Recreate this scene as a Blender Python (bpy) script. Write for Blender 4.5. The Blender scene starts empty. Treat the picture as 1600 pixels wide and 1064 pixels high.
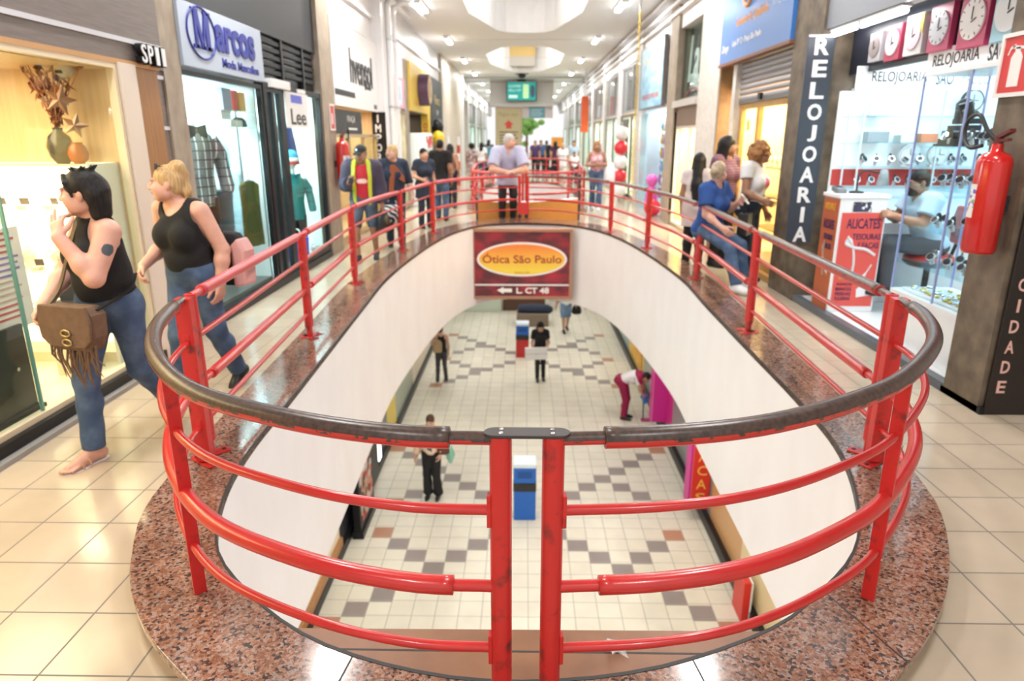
import bpy, bmesh, math, random
import numpy as np
from mathutils import Matrix, Vector
R = math.radians
S = bpy.context.scene
COL = S.collection
random.seed(7)

# ---------------------------------------------------------------- camera, world, light
cam_d = bpy.data.cameras.new('camera'); cam = bpy.data.objects.new('camera', cam_d); COL.objects.link(cam)
cam.location = (0, 0, 1.78); cam.rotation_euler = (R(90-16.55), 0, R(1.03))
cam_d.sensor_fit = 'HORIZONTAL'; cam_d.sensor_width = 36; cam_d.lens = 36*1067/1600
cam_d.dof.use_dof = True; cam_d.dof.focus_distance = 2.05; cam_d.dof.aperture_fstop = 2.8
cam_d.clip_start = .05; cam_d.clip_end = 400
S.camera = cam
W = bpy.data.worlds.new('daylight'); S.world = W; W.use_nodes = True
bg = W.node_tree.nodes['Background']; bg.inputs[0].default_value = (1, .98, .96, 1); bg.inputs[1].default_value = 0.8
S.view_settings.view_transform = 'Standard'; S.view_settings.look = 'None'
S.view_settings.exposure = 0.42; S.view_settings.gamma = 1; S.view_settings.use_curve_mapping = False
S.cycles.max_bounces = 8; S.cycles.diffuse_bounces = 4; S.cycles.glossy_bounces = 4
S.cycles.transmission_bounces = 6; S.cycles.transparent_max_bounces = 12
S.cycles.caustics_reflective = False; S.cycles.caustics_refractive = False
S.cycles.sample_clamp_indirect = 6; S.cycles.use_denoising = True

def area(name, loc, size, power, col=(1, 1, 1), rot=(0, 0, 0), size_y=None):
    d = bpy.data.lights.new(name, 'AREA'); d.energy = power; d.color = col; d.size = size
    if size_y: d.shape = 'RECTANGLE'; d.size_y = size_y
    o = bpy.data.objects.new(name, d); COL.objects.link(o); o.location = loc; o.rotation_euler = rot
    return o

# ---------------------------------------------------------------- materials
MATS = {}
def mat(name, col, rough=.5, metal=0, em=0, emcol=None, noise=None, bump=0, bscale=60, spec=.5, trans=0, alpha=1, coat=0, stretch=None):
    """noise = (scale, colour2, contrast low, high, detail)"""
    if name in MATS: return MATS[name]
    m = bpy.data.materials.new(name); m.use_nodes = True; nt = m.node_tree; b = nt.nodes['Principled BSDF']
    c = tuple(col)+(1,)
    b.inputs['Base Color'].default_value = c; b.inputs['Roughness'].default_value = rough
    b.inputs['Metallic'].default_value = metal; b.inputs['Specular IOR Level'].default_value = spec
    b.inputs['Transmission Weight'].default_value = trans; b.inputs['Alpha'].default_value = alpha
    b.inputs['Coat Weight'].default_value = coat; b.inputs['Coat Roughness'].default_value = .1
    if em:
        b.inputs['Emission Color'].default_value = tuple(emcol or col)+(1,); b.inputs['Emission Strength'].default_value = em
    if noise or bump:
        tc = nt.nodes.new('ShaderNodeTexCoord'); mp = nt.nodes.new('ShaderNodeMapping')
        nt.links.new(tc.outputs['Object'], mp.inputs[0])
        if stretch: mp.inputs['Scale'].default_value = stretch
    if noise:
        n = nt.nodes.new('ShaderNodeTexNoise'); n.inputs['Scale'].default_value = noise[0]
        n.inputs['Detail'].default_value = noise[4] if len(noise) > 4 else 4
        nt.links.new(mp.outputs[0], n.inputs['Vector'])
        rp = nt.nodes.new('ShaderNodeValToRGB'); rp.color_ramp.elements[0].position = noise[2]; rp.color_ramp.elements[1].position = noise[3]
        rp.color_ramp.elements[0].color = c; rp.color_ramp.elements[1].color = tuple(noise[1])+(1,)
        nt.links.new(n.outputs['Fac'], rp.inputs[0]); nt.links.new(rp.outputs[0], b.inputs['Base Color'])
    if bump:
        n2 = nt.nodes.new('ShaderNodeTexNoise'); n2.inputs['Scale'].default_value = bscale; n2.inputs['Detail'].default_value = 3
        nt.links.new(mp.outputs[0], n2.inputs['Vector'])
        bp = nt.nodes.new('ShaderNodeBump'); bp.inputs['Strength'].default_value = bump; bp.inputs['Distance'].default_value = .01
        nt.links.new(n2.outputs['Fac'], bp.inputs['Height']); nt.links.new(bp.outputs[0], b.inputs['Normal'])
    MATS[name] = m
    return m

def grid_mat(name, col, col2, grout, size, gw, off=(0, 0), rough=.2, var=.06):
    m = bpy.data.materials.new(name); m.use_nodes = True; nt = m.node_tree; b = nt.nodes['Principled BSDF']
    N, L = nt.nodes.new, nt.links.new
    tc = N('ShaderNodeTexCoord'); mp = N('ShaderNodeMapping'); L(tc.outputs['Object'], mp.inputs[0])
    mp.inputs['Location'].default_value = (off[0], off[1], 0)
    br = N('ShaderNodeTexBrick'); br.offset = 0; br.squash = 1
    br.inputs['Scale'].default_value = 1/size; br.inputs['Brick Width'].default_value = 1; br.inputs['Row Height'].default_value = 1
    br.inputs['Mortar Size'].default_value = gw/size/2; br.inputs['Mortar Smooth'].default_value = .1; br.inputs['Bias'].default_value = 0
    br.inputs['Color1'].default_value = tuple(col)+(1,); br.inputs['Color2'].default_value = tuple(col2)+(1,); br.inputs['Mortar'].default_value = tuple(grout)+(1,)
    L(mp.outputs[0], br.inputs['Vector'])
    n = N('ShaderNodeTexNoise'); n.inputs['Scale'].default_value = 3; n.inputs['Detail'].default_value = 5; L(tc.outputs['Object'], n.inputs['Vector'])
    mx = N('ShaderNodeMix'); mx.data_type = 'RGBA'; mx.blend_type = 'MULTIPLY'; mx.inputs['Factor'].default_value = var*4
    L(br.outputs['Color'], mx.inputs['A']); L(n.outputs['Fac'], mx.inputs['B']); L(mx.outputs['Result'], b.inputs['Base Color'])
    rg = N('ShaderNodeMapRange'); rg.inputs['To Min'].default_value = rough; rg.inputs['To Max'].default_value = .7
    L(br.outputs['Fac'], rg.inputs['Value']); L(rg.outputs[0], b.inputs['Roughness'])
    bp = N('ShaderNodeBump'); bp.inputs['Strength'].default_value = .4; bp.inputs['Distance'].default_value = .004; bp.invert = True
    L(br.outputs['Fac'], bp.inputs['Height']); L(bp.outputs[0], b.inputs['Normal'])
    MATS[name] = m
    return m

def granite_mat(name):
    m = bpy.data.materials.new(name); m.use_nodes = True; nt = m.node_tree; b = nt.nodes['Principled BSDF']
    N, L = nt.nodes.new, nt.links.new
    tc = N('ShaderNodeTexCoord')
    def ramp(src, stops):
        r = N('ShaderNodeValToRGB'); e = r.color_ramp.elements
        while len(e) < len(stops): e.new(.5)
        for k, (p, c) in enumerate(stops): e[k].position = p; e[k].color = tuple(c)+(1,)
        L(src, r.inputs[0]); return r.outputs[0]
    v = N('ShaderNodeTexVoronoi'); v.inputs['Scale'].default_value = 95; L(tc.outputs['Object'], v.inputs['Vector'])
    sx = N('ShaderNodeSeparateColor'); L(v.outputs['Color'], sx.inputs[0])
    base = ramp(sx.outputs[0], [(0, (.045, .035, .035)), (.13, (.08, .055, .05)), (.2, (.22, .10, .062)), (.6, (.32, .165, .105)), (.8, (.38, .24, .175)), (1, (.32, .27, .25))])
    n = N('ShaderNodeTexNoise'); n.inputs['Scale'].default_value = 140; n.inputs['Detail'].default_value = 5; n.inputs['Roughness'].default_value = .7
    L(tc.outputs['Object'], n.inputs['Vector'])
    dk = ramp(n.outputs['Fac'], [(.36, (.05, .05, .06)), (.47, (1, 1, 1))])
    n3 = N('ShaderNodeTexNoise'); n3.inputs['Scale'].default_value = 6; n3.inputs['Detail'].default_value = 4; L(tc.outputs['Object'], n3.inputs['Vector'])
    bl = ramp(n3.outputs['Fac'], [(.35, (.78, .72, .7)), (.65, (1.05, 1, 1))])
    m1 = N('ShaderNodeMix'); m1.data_type = 'RGBA'; m1.blend_type = 'MULTIPLY'; m1.inputs['Factor'].default_value = .85
    L(base, m1.inputs['A']); L(dk, m1.inputs['B'])
    m2 = N('ShaderNodeMix'); m2.data_type = 'RGBA'; m2.blend_type = 'MULTIPLY'; m2.inputs['Factor'].default_value = 1
    L(m1.outputs['Result'], m2.inputs['A']); L(bl, m2.inputs['B']); L(m2.outputs['Result'], b.inputs['Base Color'])
    b.inputs['Roughness'].default_value = .12
    MATS[name] = m
    return m

def worn_rail_mat(name, cover, red=(.56, .03, .025)):
    """red paint with a dark rubbed hand-worn top; cover = how far down the wear reaches"""
    m = bpy.data.materials.new(name); m.use_nodes = True; nt = m.node_tree; b = nt.nodes['Principled BSDF']
    N, L = nt.nodes.new, nt.links.new
    tc = N('ShaderNodeTexCoord'); ge = N('ShaderNodeNewGeometry'); sp = N('ShaderNodeSeparateXYZ'); L(ge.outputs['True Normal'], sp.inputs[0])
    n = N('ShaderNodeTexNoise'); n.inputs['Scale'].default_value = 22; n.inputs['Detail'].default_value = 6; n.inputs['Roughness'].default_value = .65
    L(tc.outputs['Object'], n.inputs['Vector'])
    a = N('ShaderNodeMath'); a.operation = 'MULTIPLY_ADD'; a.inputs[1].default_value = .9; L(n.outputs['Fac'], a.inputs[0]); L(sp.outputs['Z'], a.inputs[2])
    r = N('ShaderNodeValToRGB'); L(a.outputs[0], r.inputs[0]); e = r.color_ramp.elements
    e[0].position = cover; e[1].position = cover+.03
    e[0].color = (0, 0, 0, 1); e[1].color = (1, 1, 1, 1)
    n2 = N('ShaderNodeTexNoise'); n2.inputs['Scale'].default_value = 60; n2.inputs['Detail'].default_value = 4; L(tc.outputs['Object'], n2.inputs['Vector'])
    r2 = N('ShaderNodeValToRGB'); L(n2.outputs['Fac'], r2.inputs[0]); e = r2.color_ramp.elements
    e[0].position = .3; e[0].color = (.04, .027, .024, 1); e[1].position = .75; e[1].color = (.11, .065, .05, 1)
    mx = N('ShaderNodeMix'); mx.data_type = 'RGBA'; L(r.outputs[0], mx.inputs['Factor']); mx.inputs['A'].default_value = red+(1,); L(r2.outputs[0], mx.inputs['B'])
    L(mx.outputs['Result'], b.inputs['Base Color']); b.inputs['Roughness'].default_value = .3
    MATS[name] = m
    return m

def stripe_mat(name, c1, c2, scale, axis='X', width=.5, rough=.8, c3=None):
    m = bpy.data.materials.new(name); m.use_nodes = True; nt = m.node_tree; b = nt.nodes['Principled BSDF']
    N, L = nt.nodes.new, nt.links.new
    tc = N('ShaderNodeTexCoord')
    def band(ax, w):
        wv = N('ShaderNodeTexWave'); wv.bands_direction = ax; wv.inputs['Scale'].default_value = scale; L(tc.outputs['Object'], wv.inputs['Vector'])
        r = N('ShaderNodeValToRGB'); r.color_ramp.elements[0].position = w; r.color_ramp.elements[1].position = w+.05; L(wv.outputs['Fac'], r.inputs[0]); return r.outputs[0]
    mx = N('ShaderNodeMix'); mx.data_type = 'RGBA'; L(band(axis, width), mx.inputs['Factor']); mx.inputs['A'].default_value = tuple(c1)+(1,); mx.inputs['B'].default_value = tuple(c2)+(1,)
    out = mx.outputs['Result']
    if c3:
        m2 = N('ShaderNodeMix'); m2.data_type = 'RGBA'; L(band('Z', width), m2.inputs['Factor']); L(out, m2.inputs['A']); m2.inputs['B'].default_value = tuple(c3)+(1,); out = m2.outputs['Result']
    L(out, b.inputs['Base Color']); b.inputs['Roughness'].default_value = rough
    MATS[name] = m
    return m

def spot_mat(name, cols, scale=8, rough=.8):
    m = bpy.data.materials.new(name); m.use_nodes = True; nt = m.node_tree; b = nt.nodes['Principled BSDF']
    N, L = nt.nodes.new, nt.links.new
    tc = N('ShaderNodeTexCoord'); v = N('ShaderNodeTexVoronoi'); v.inputs['Scale'].default_value = scale; L(tc.outputs['Object'], v.inputs['Vector'])
    s = N('ShaderNodeSeparateColor'); L(v.outputs['Color'], s.inputs[0]); r = N('ShaderNodeValToRGB'); r.color_ramp.interpolation = 'CONSTANT'
    e = r.color_ramp.elements
    while len(e) < len(cols): e.new(.5)
    for k, c in enumerate(cols): e[k].position = k/len(cols); e[k].color = tuple(c)+(1,)
    L(s.outputs[0], r.inputs[0]); L(r.outputs[0], b.inputs['Base Color']); b.inputs['Roughness'].default_value = rough
    MATS[name] = m
    return m

def glass_mat(name, tint=(.9, 1, .98), refl=.10, fres=.2):
    m = bpy.data.materials.new(name); m.use_nodes = True; nt = m.node_tree; N, L = nt.nodes.new, nt.links.new
    nt.nodes.remove(nt.nodes['Principled BSDF']); out = nt.nodes['Material Output']
    t = N('ShaderNodeBsdfTransparent'); t.inputs[0].default_value = tuple(tint)+(1,)
    g = N('ShaderNodeBsdfGlossy'); g.inputs['Roughness'].default_value = .02
    f = N('ShaderNodeFresnel'); f.inputs[0].default_value = 1.45
    mu = N('ShaderNodeMath'); mu.operation = 'MULTIPLY_ADD'; mu.inputs[1].default_value = fres; mu.inputs[2].default_value = refl*.08; L(f.outputs[0], mu.inputs[0])
    mx = N('ShaderNodeMixShader'); L(mu.outputs[0], mx.inputs[0]); L(t.outputs[0], mx.inputs[1]); L(g.outputs[0], mx.inputs[2]); L(mx.outputs[0], out.inputs[0])
    MATS[name] = m
    return m

RED = mat('red_paint', (.58, .022, .02), .28, noise=(9, (.5, .02, .018), .3, .7), coat=.3)
REDD = mat('red_paint_scuffed', (.56, .022, .02), .35, noise=(14, (.07, .02, .018), .55, .72, 8))
WORN = worn_rail_mat('worn_black_red', .30)
WORN2 = worn_rail_mat('worn_red', 1.12, (.55, .06, .07))
WORN3 = worn_rail_mat('worn_brown_red', .62, (.45, .05, .05))
GRAN = granite_mat('red_granite')
GLASS = glass_mat('shop_glass', (.93, 1, .985), .0, .11)
BLACK = mat('black_paint', (.010, .010, .012), .4, spec=.3)
DARK = mat('dark_grey', (.028, .03, .034), .45, spec=.3)
WHITE = mat('white_plaster', (.82, .81, .80), .6, noise=(5, (.78, .77, .76), .3, .7), bump=.03, bscale=30)
WHITEG = mat('white_gloss', (.85, .85, .86), .25)
STEEL = mat('steel', (.6, .6, .62), .3, 1)
CHROME = mat('chrome', (.75, .75, .77), .12, 1)
STONE = mat('tan_stone', (.27, .215, .16), .6, noise=(6, (.38, .32, .25), .3, .7, 10), bump=.15, bscale=40, stretch=(1.5, 1.5, .8))
STONED = mat('brown_stone', (.085, .065, .046), .65, noise=(7, (.19, .145, .10), .3, .68, 12), bump=.15, bscale=40)
STONEL = mat('pale_stone', (.66, .63, .59), .5, noise=(12, (.56, .52, .47), .4, .7, 6))
CREAM = mat('cream_laminate', (.78, .66, .46), .4)
WOOD = mat('honey_wood', (.42, .2, .07), .4, noise=(10, (.32, .14, .05), .35, .65, 6), stretch=(6, 6, .4))
WOODL = mat('pale_wood', (.62, .42, .2), .4, noise=(8, (.55, .36, .16), .35, .65, 6), stretch=(6, 6, .5))
GREYP = mat('grey_wood_panel', (.155, .125, .11), .45, noise=(9, (.2, .165, .15), .3, .7, 6), stretch=(4, .5, 6))
BROWN = mat('brown_paint', (.26, .115, .05), .4, noise=(7, (.21, .09, .04), .4, .7, 6))
BLUE = mat('blue_plastic', (.01, .12, .5), .35)
REDPL = mat('red_plastic', (.5, .02, .02), .35)
RUBBER = mat('black_rubber', (.02, .018, .018), .5)

# ---------------------------------------------------------------- mesh helpers
class MB:
    def __init__(s, M=None): s.v = []; s.f = []; s.mi = []; s.sm = []; s.M = M
    def add(s, vs, fs, mi=0, smooth=False):
        o = len(s.v)
        for p in vs:
            p = Vector(p)
            s.v.append(tuple(s.M @ p) if s.M else tuple(p))
        for f in fs: s.f.append([i+o for i in f]); s.mi.append(mi); s.sm.append(smooth)
        return s
    def box(s, x0, x1, y0, y1, z0, z1, mi=0):
        return s.add([(x, y, z) for z in (z0, z1) for y in (y0, y1) for x in (x0, x1)],
                     [(0, 2, 3, 1), (4, 5, 7, 6), (0, 1, 5, 4), (2, 6, 7, 3), (0, 4, 6, 2), (1, 3, 7, 5)], mi)
    def boxr(s, c, d, M3, mi=0):
        hx, hy, hz = d[0]/2, d[1]/2, d[2]/2
        c = Vector(c)
        return s.add([c + M3 @ Vector((x, y, z)) for z in (-hz, hz) for y in (-hy, hy) for x in (-hx, hx)],
                     [(0, 2, 3, 1), (4, 5, 7, 6), (0, 1, 5, 4), (2, 6, 7, 3), (0, 4, 6, 2), (1, 3, 7, 5)], mi)
    def tube(s, pts, r, n=12, closed=False, caps=True, mi=0, smooth=True, sect=None, up=None):
        P = [Vector(p) for p in pts]; m = len(P)
        rr = r if isinstance(r, (list, tuple)) else [r]*m
        vs = []; prev = None
        for i in range(m):
            a = P[(i-1) % m] if (closed or i > 0) else P[i]; b = P[(i+1) % m] if (closed or i < m-1) else P[i]
            t = (b-a).normalized()
            if up is not None: nx = Vector(up).cross(t)
            elif prev is None: nx = t.cross(Vector((0, 0, 1)) if abs(t.z) < .9 else Vector((1, 0, 0)))
            else: nx = prev - t*prev.dot(t)
            nx.normalize(); prev = nx; ny = t.cross(nx)
            for k in range(n):
                if sect: q = P[i] + nx*sect[k][0]*rr[i] + ny*sect[k][1]*rr[i]
                else:
                    an = 2*math.pi*k/n; q = P[i] + (nx*math.cos(an) + ny*math.sin(an))*rr[i]
                vs.append(q)
        fs = []
        for i in range(m if closed else m-1):
            j = (i+1) % m
            for k in range(n): fs.append((i*n+k, i*n+(k+1) % n, j*n+(k+1) % n, j*n+k))
        s.add(vs, fs, mi, smooth)
        if caps and not closed:
            s.add(vs[:n], [tuple(reversed(range(n)))], mi); s.add(vs[-n:], [tuple(range(n))], mi)
        return s
    def cyl(s, a, b, r, r2=None, n=16, mi=0, caps=True):
        return s.tube([a, b], [r, r if r2 is None else r2], n, caps=caps, mi=mi)
    def lathe(s, prof, c=(0, 0, 0), n=20, mi=0, smooth=True, ax=None):
        vs = []; c = Vector(c)
        for (r, z) in prof:
            for k in range(n):
                a = 2*math.pi*k/n; q = Vector((r*math.cos(a), r*math.sin(a), z))
                vs.append(c + (ax @ q if ax else q))
        fs = [(i*n+k, i*n+(k+1) % n, (i+1)*n+(k+1) % n, (i+1)*n+k) for i in range(len(prof)-1) for k in range(n)]
        s.add(vs, fs, mi, smooth)
        s.add(vs[:n], [tuple(reversed(range(n)))], mi); s.add(vs[-n:], [tuple(range(n))], mi)
        return s
    def ell(s, c, r, n=14, mi=0, M3=None):
        c = Vector(c); vs = []; m = max(6, n//2)
        for i in range(m+1):
            th = math.pi*i/m
            for k in range(n):
                a = 2*math.pi*k/n; q = Vector((r[0]*math.sin(th)*math.cos(a), r[1]*math.sin(th)*math.sin(a), -r[2]*math.cos(th)))
                vs.append(c + (M3 @ q if M3 else q))
        fs = [(i*n+k, i*n+(k+1) % n, (i+1)*n+(k+1) % n, (i+1)*n+k) for i in range(m) for k in range(n)]
        return s.add(vs, fs, mi, True)
    def prism(s, poly, z0, z1, mi=0, axis='z'):
        n = len(poly)
        f3 = {'z': lambda p, h: (p[0], p[1], h), 'y': lambda p, h: (p[0], h, p[1]), 'x': lambda p, h: (h, p[0], p[1])}[axis]
        vs = [f3(p, z0) for p in poly] + [f3(p, z1) for p in poly]
        fs = [tuple(reversed(range(n))), tuple(range(n, 2*n))] + [(k, (k+1) % n, n+(k+1) % n, n+k) for k in range(n)]
        return s.add(vs, fs, mi)
    def ring(s, inner, outer, z0, z1, mi=0):
        n = len(inner)
        vs = [(p[0], p[1], z0) for p in inner] + [(p[0], p[1], z0) for p in outer] + [(p[0], p[1], z1) for p in inner] + [(p[0], p[1], z1) for p in outer]
        fs = []
        for k in range(n):
            j = (k+1) % n
            fs += [(2*n+k, 3*n+k, 3*n+j, 2*n+j), (k, j, n+j, n+k), (k, 2*n+k, 2*n+j, j), (n+k, n+j, 3*n+j, 3*n+k)]
        return s.add(vs, fs, mi)
    def obj(s, name, mats, parent=None, bevel=0, world=False, kind=None, fixn=True, label=None):
        me = bpy.data.meshes.new(name)
        vv = s.v
        if world and parent is not None:
            L = parent.location; vv = [(a-L.x, b-L.y, c-L.z) for a, b, c in vv]
        me.from_pydata(vv, [], s.f)
        ms = mats if isinstance(mats, (list, tuple)) else [mats]
        for m in ms: me.materials.append(m)
        me.polygons.foreach_set('material_index', s.mi); me.polygons.foreach_set('use_smooth', s.sm)
        if fixn:
            bm = bmesh.new(); bm.from_mesh(me); bmesh.ops.recalc_face_normals(bm, faces=bm.faces); bm.to_mesh(me); bm.free()
        me.update()
        o = bpy.data.objects.new(name, me); COL.objects.link(o)
        if parent is not None: o.parent = parent
        if bevel:
            b = o.modifiers.new('bevel', 'BEVEL'); b.width = bevel; b.segments = 2; b.limit_method = 'ANGLE'; b.angle_limit = R(50)
        if kind: o['kind'] = kind
        if label: o['label'] = label
        return o

def tag(o, label, cat, group=None, kind=None):
    o['label'] = label; o['category'] = cat
    if group: o['group'] = group
    if kind: o['kind'] = kind
    return o
def thing(name, label, cat, loc=(0, 0, 0), rotz=0, group=None, M3=None):
    o = bpy.data.objects.new(name, None); COL.objects.link(o); o.empty_display_size = .1
    o.location = loc
    if M3 is not None: o.rotation_euler = M3.to_euler()
    else: o.rotation_euler = (0, 0, rotz)
    return tag(o, label, cat, group)
def dup(root, loc, rotz=None, label=None, group=None):
    r = root.copy(); COL.objects.link(r); r.location = loc
    if rotz is not None: r.rotation_euler = (0, 0, rotz)
    if label: r['label'] = label
    if group: r['group'] = group
    for ch in root.children:
        c = ch.copy(); COL.objects.link(c); c.parent = r
        for g in ch.children:
            d = g.copy(); COL.objects.link(d); d.parent = c
    return r
def cols(a, b, c): return Matrix((a, b, c)).transposed()
FL = cols((0, 1, 0), (0, 0, 1), (1, 0, 0))       # on the left wall: u = +Y, v = up, w = +X
FR = cols((0, -1, 0), (0, 0, 1), (-1, 0, 0))     # on the right wall
FC = cols((1, 0, 0), (0, 0, 1), (0, -1, 0))      # facing the camera
def txt(body, w, h, loc, mat_, parent, name='lettering', ext=.004, bold=0, M3=None, shear=0):
    """flat text mesh fitted to w x h, centred on loc in the (u, v, w) frame of its parent"""
    c = bpy.data.curves.new('t', 'FONT'); c.body = body; c.size = 1; c.extrude = .5; c.offset = bold; c.shear = shear; c.resolution_u = 3
    o = bpy.data.objects.new('t', c); COL.objects.link(o)
    dg = bpy.context.evaluated_depsgraph_get(); me = bpy.data.meshes.new_from_object(o.evaluated_get(dg))
    bpy.data.objects.remove(o); bpy.data.curves.remove(c)
    n = len(me.vertices); co = np.empty(n*3); me.vertices.foreach_get('co', co); co = co.reshape(-1, 3)
    lo, hi = co.min(0), co.max(0); sc = np.array((w/(hi[0]-lo[0]), h/(hi[1]-lo[1]), ext))
    co = (co-(lo+hi)/2)*sc + np.array((0, 0, ext/2))
    if M3 is not None: co = co @ np.array(M3).T
    co += np.array(loc)
    me.vertices.foreach_set('co', co.ravel()); me.materials.clear(); me.materials.append(mat_); me.update(); me.name = name
    o = bpy.data.objects.new(name, me); COL.objects.link(o); o.parent = parent
    return o
def vtxt(word, size, loc, step, mat_, parent, bold=.02, asp=.75, name='letter', ext=.004):
    for k, ch in enumerate(word):
        if ch != ' ':
            w = size*asp*(.28 if ch in 'I' else .6 if ch == 'J' else 1.0)
            txt(ch, w, size*(1.0 if ch != 'Ç' else 1.22), (loc[0], loc[1]-k*step-(0 if ch != 'Ç' else .11*size), loc[2]), mat_, parent, name, bold=bold, ext=ext)
def spline(P, n=8, closed=False):
    P = [Vector((*p, 0)) if len(p) == 2 else Vector(p) for p in P]; m = len(P); out = []
    for i in range(m if closed else m-1):
        p0 = P[(i-1) % m] if closed or i else P[0]*2-P[1]
        p1, p2 = P[i], P[(i+1) % m]
        p3 = P[(i+2) % m] if closed or i+2 < m else p2*2-p1
        for k in range(n):
            t = k/n
            out.append(.5*((2*p1)+(p2-p0)*t+(2*p0-5*p1+4*p2-p3)*t*t+(3*p1-p0-3*p2+p3)*t**3))
    if not closed: out.append(P[-1])
    return out
def resample(path, step):
    L = [0]
    for a, b in zip(path, path[1:]): L.append(L[-1]+(b-a).length)
    n = max(1, round(L[-1]/step)); out = []; j = 0
    for i in range(n+1):
        d = L[-1]*i/n
        while j < len(L)-2 and L[j+1] < d: j += 1
        t = (d-L[j])/max(1e-9, L[j+1]-L[j]); out.append(path[j].lerp(path[j+1], min(1, t)))
    return out
def plate_with_holes(loops, z, flip=False):
    """flat sheet bounded by loops[0] with the other loops cut out"""
    bm = bmesh.new(); es = []
    for lp in loops:
        vs = [bm.verts.new((p[0], p[1], z)) for p in lp]
        es += [bm.edges.new((vs[i], vs[(i+1) % len(vs)])) for i in range(len(vs))]
    bmesh.ops.triangle_fill(bm, use_beauty=True, edges=es)
    bm.verts.index_update()
    v = [tuple(x.co) for x in bm.verts]; f = [[x.index for x in fc.verts] for fc in bm.faces]; bm.free()
    return v, f
# ================================================================ the setting
inner_pts = [(0, 1.79), (-.36, 1.83), (-.73, 1.97), (-1.045, 2.21), (-1.31, 2.52), (-1.475, 2.99), (-1.545, 3.5), (-1.57, 4.2), (-1.62, 5.5), (-1.68, 7.0), (-1.72, 8.3),
             (-1.66, 9.8), (-1.52, 11.4), (-1.28, 12.8), (-.85, 13.8), (-.3, 14.12), (.25, 14.14), (.85, 13.88), (1.36, 13.1), (1.66, 12.0), (1.86, 10.4), (1.97, 8.5),
             (1.92, 7), (1.88, 5.6), (1.85, 4.4), (1.80, 3.64), (1.65, 3.05), (1.42, 2.56), (1.08, 2.2), (.83, 2.02), (.42, 1.85)]
outer_pts = [(0, 1.38), (-.5, 1.43), (-.85, 1.61), (-1.1, 1.8), (-1.32, 1.99), (-1.53, 2.25), (-1.66, 2.5), (-1.78, 2.8), (-1.84, 3.2), (-1.92, 4.3), (-2.01, 6.0), (-2.12, 7.9),
             (-2.07, 9.8), (-1.93, 11.6), (-1.66, 13.2), (-1.1, 14.35), (-.35, 14.9), (.3, 14.92), (1.1, 14.4), (1.72, 13.3), (2.05, 11.7), (2.27, 10), (2.33, 8.4),
             (2.25, 6.5), (2.19, 5), (2.12, 3.8), (2.03, 3.15), (1.93, 2.8), (1.72, 2.4), (1.49, 2.1), (1.24, 1.86), (.9, 1.62), (.5, 1.43)]
inner = resample(spline(inner_pts, 10, True) + [Vector((0, 1.79, 0))], .08)[:-1]
outer = resample(spline(outer_pts, 10, True) + [Vector((0, 1.38, 0))], .08)[:-1]
def same_angle(inn, out, n=240):
    """both loops sampled by the same number of points"""
    def rs(lp):
        p = lp + [lp[0]]; L = [0]
        for a, b in zip(p, p[1:]): L.append(L[-1]+(b-a).length)
        o = []; j = 0
        for i in range(n):
            d = L[-1]*i/n
            while L[j+1] < d: j += 1
            o.append(p[j].lerp(p[j+1], (d-L[j])/(L[j+1]-L[j])))
        return o
    return rs(inn), rs(out)
inner, outer = same_angle(inner, outer)
back_of = same_angle([Vector((p.x*1.0+(p.x-.1)*.08, p.y + (.1 if p.y > 8 else -.1)*(1 if (p.y > 13 or p.y < 3) else 0), 0)) for p in inner], outer)[0]
# the second opening behind, same form
def shifted(lp, dy, sx, sy): return [Vector((p.x*sx, dy+(p.y-1.4)*sy, 0)) for p in lp]
inner2 = shifted(inner, 15.9, .78, .92); outer2 = shifted(outer, 15.9, .78, .92)
XL, XR, Y0, Y1 = -4.9, 5.4, -3.5, 66
FLOOR = grid_mat('floor_tiles_cream', (.60, .495, .375), (.56, .46, .345), (.21, .185, .16), .322, .008, (.06, .03), .16)
rect = [(XL, Y0), (XR, Y0), (XR, Y1), (XL, Y1)]
mid = [a.lerp(b, .5) for a, b in zip(inner, outer)]; mid2 = [a.lerp(b, .5) for a, b in zip(inner2, outer2)]
v, f = plate_with_holes([rect, mid, mid2], 0)
MB().add(v, f).obj('floor', FLOOR, kind='structure')
v, f = plate_with_holes([rect, inner, inner2], -1.5)
MB().add(v, f).obj('ceiling_lower', WHITE, kind='structure')
FASC = mat('white_fascia', (.90, .865, .87), .45, noise=(2.5, (.87, .825, .825), .35, .65, 4), stretch=(1, 1, .6))
for k, (inn, out) in enumerate(((inner, outer), (inner2, outer2))):
    thick = [a.lerp(b, .25) for a, b in zip(inn, out)]
    MB().ring(inn, thick, -1.5, .062).obj(f'wall_opening_{k+1}', FASC, kind='structure')
CURB = mat('curb_riser_paint', (.55, .36, .22), .5)
def curb(inn, out, label, z=.1, seams=()):
    t = thing('granite_curb', label, 'curb', (0, sum(p.y for p in inn)/len(inn), 0))
    ou = [a.lerp(b, -.03) for a, b in zip(inn, out)]
    MB().ring([a.lerp(b, -.03) for a, b in zip(inn, out)], out, z-.035, z).obj('coping', GRAN, t, .004, True)
    MB().ring([a.lerp(b, .3) for a, b in zip(inn, out)], [a.lerp(b, .93) for a, b in zip(inn, out)], 0, z-.035).obj('riser', CURB, t, 0, True)
    MB().ring(ou, [a.lerp(b, .004) for a, b in zip(inn, out)], z-.036, z+.002).obj('edge_strip', RUBBER, t, 0, True)
    for i in seams:
        a, b = inn[i], out[i]; d = (b-a); d.normalize(); n = Vector((-d.y, d.x, 0))*.003
        m = MB(); m.add([a+n+Vector((0, 0, z+.0006)), a-n+Vector((0, 0, z+.0006)), b-n+Vector((0, 0, z+.0006)), b+n+Vector((0, 0, z+.0006))], [(0, 1, 2, 3)])
        m.obj('joint', RUBBER, t, 0, True)
    return t
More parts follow.
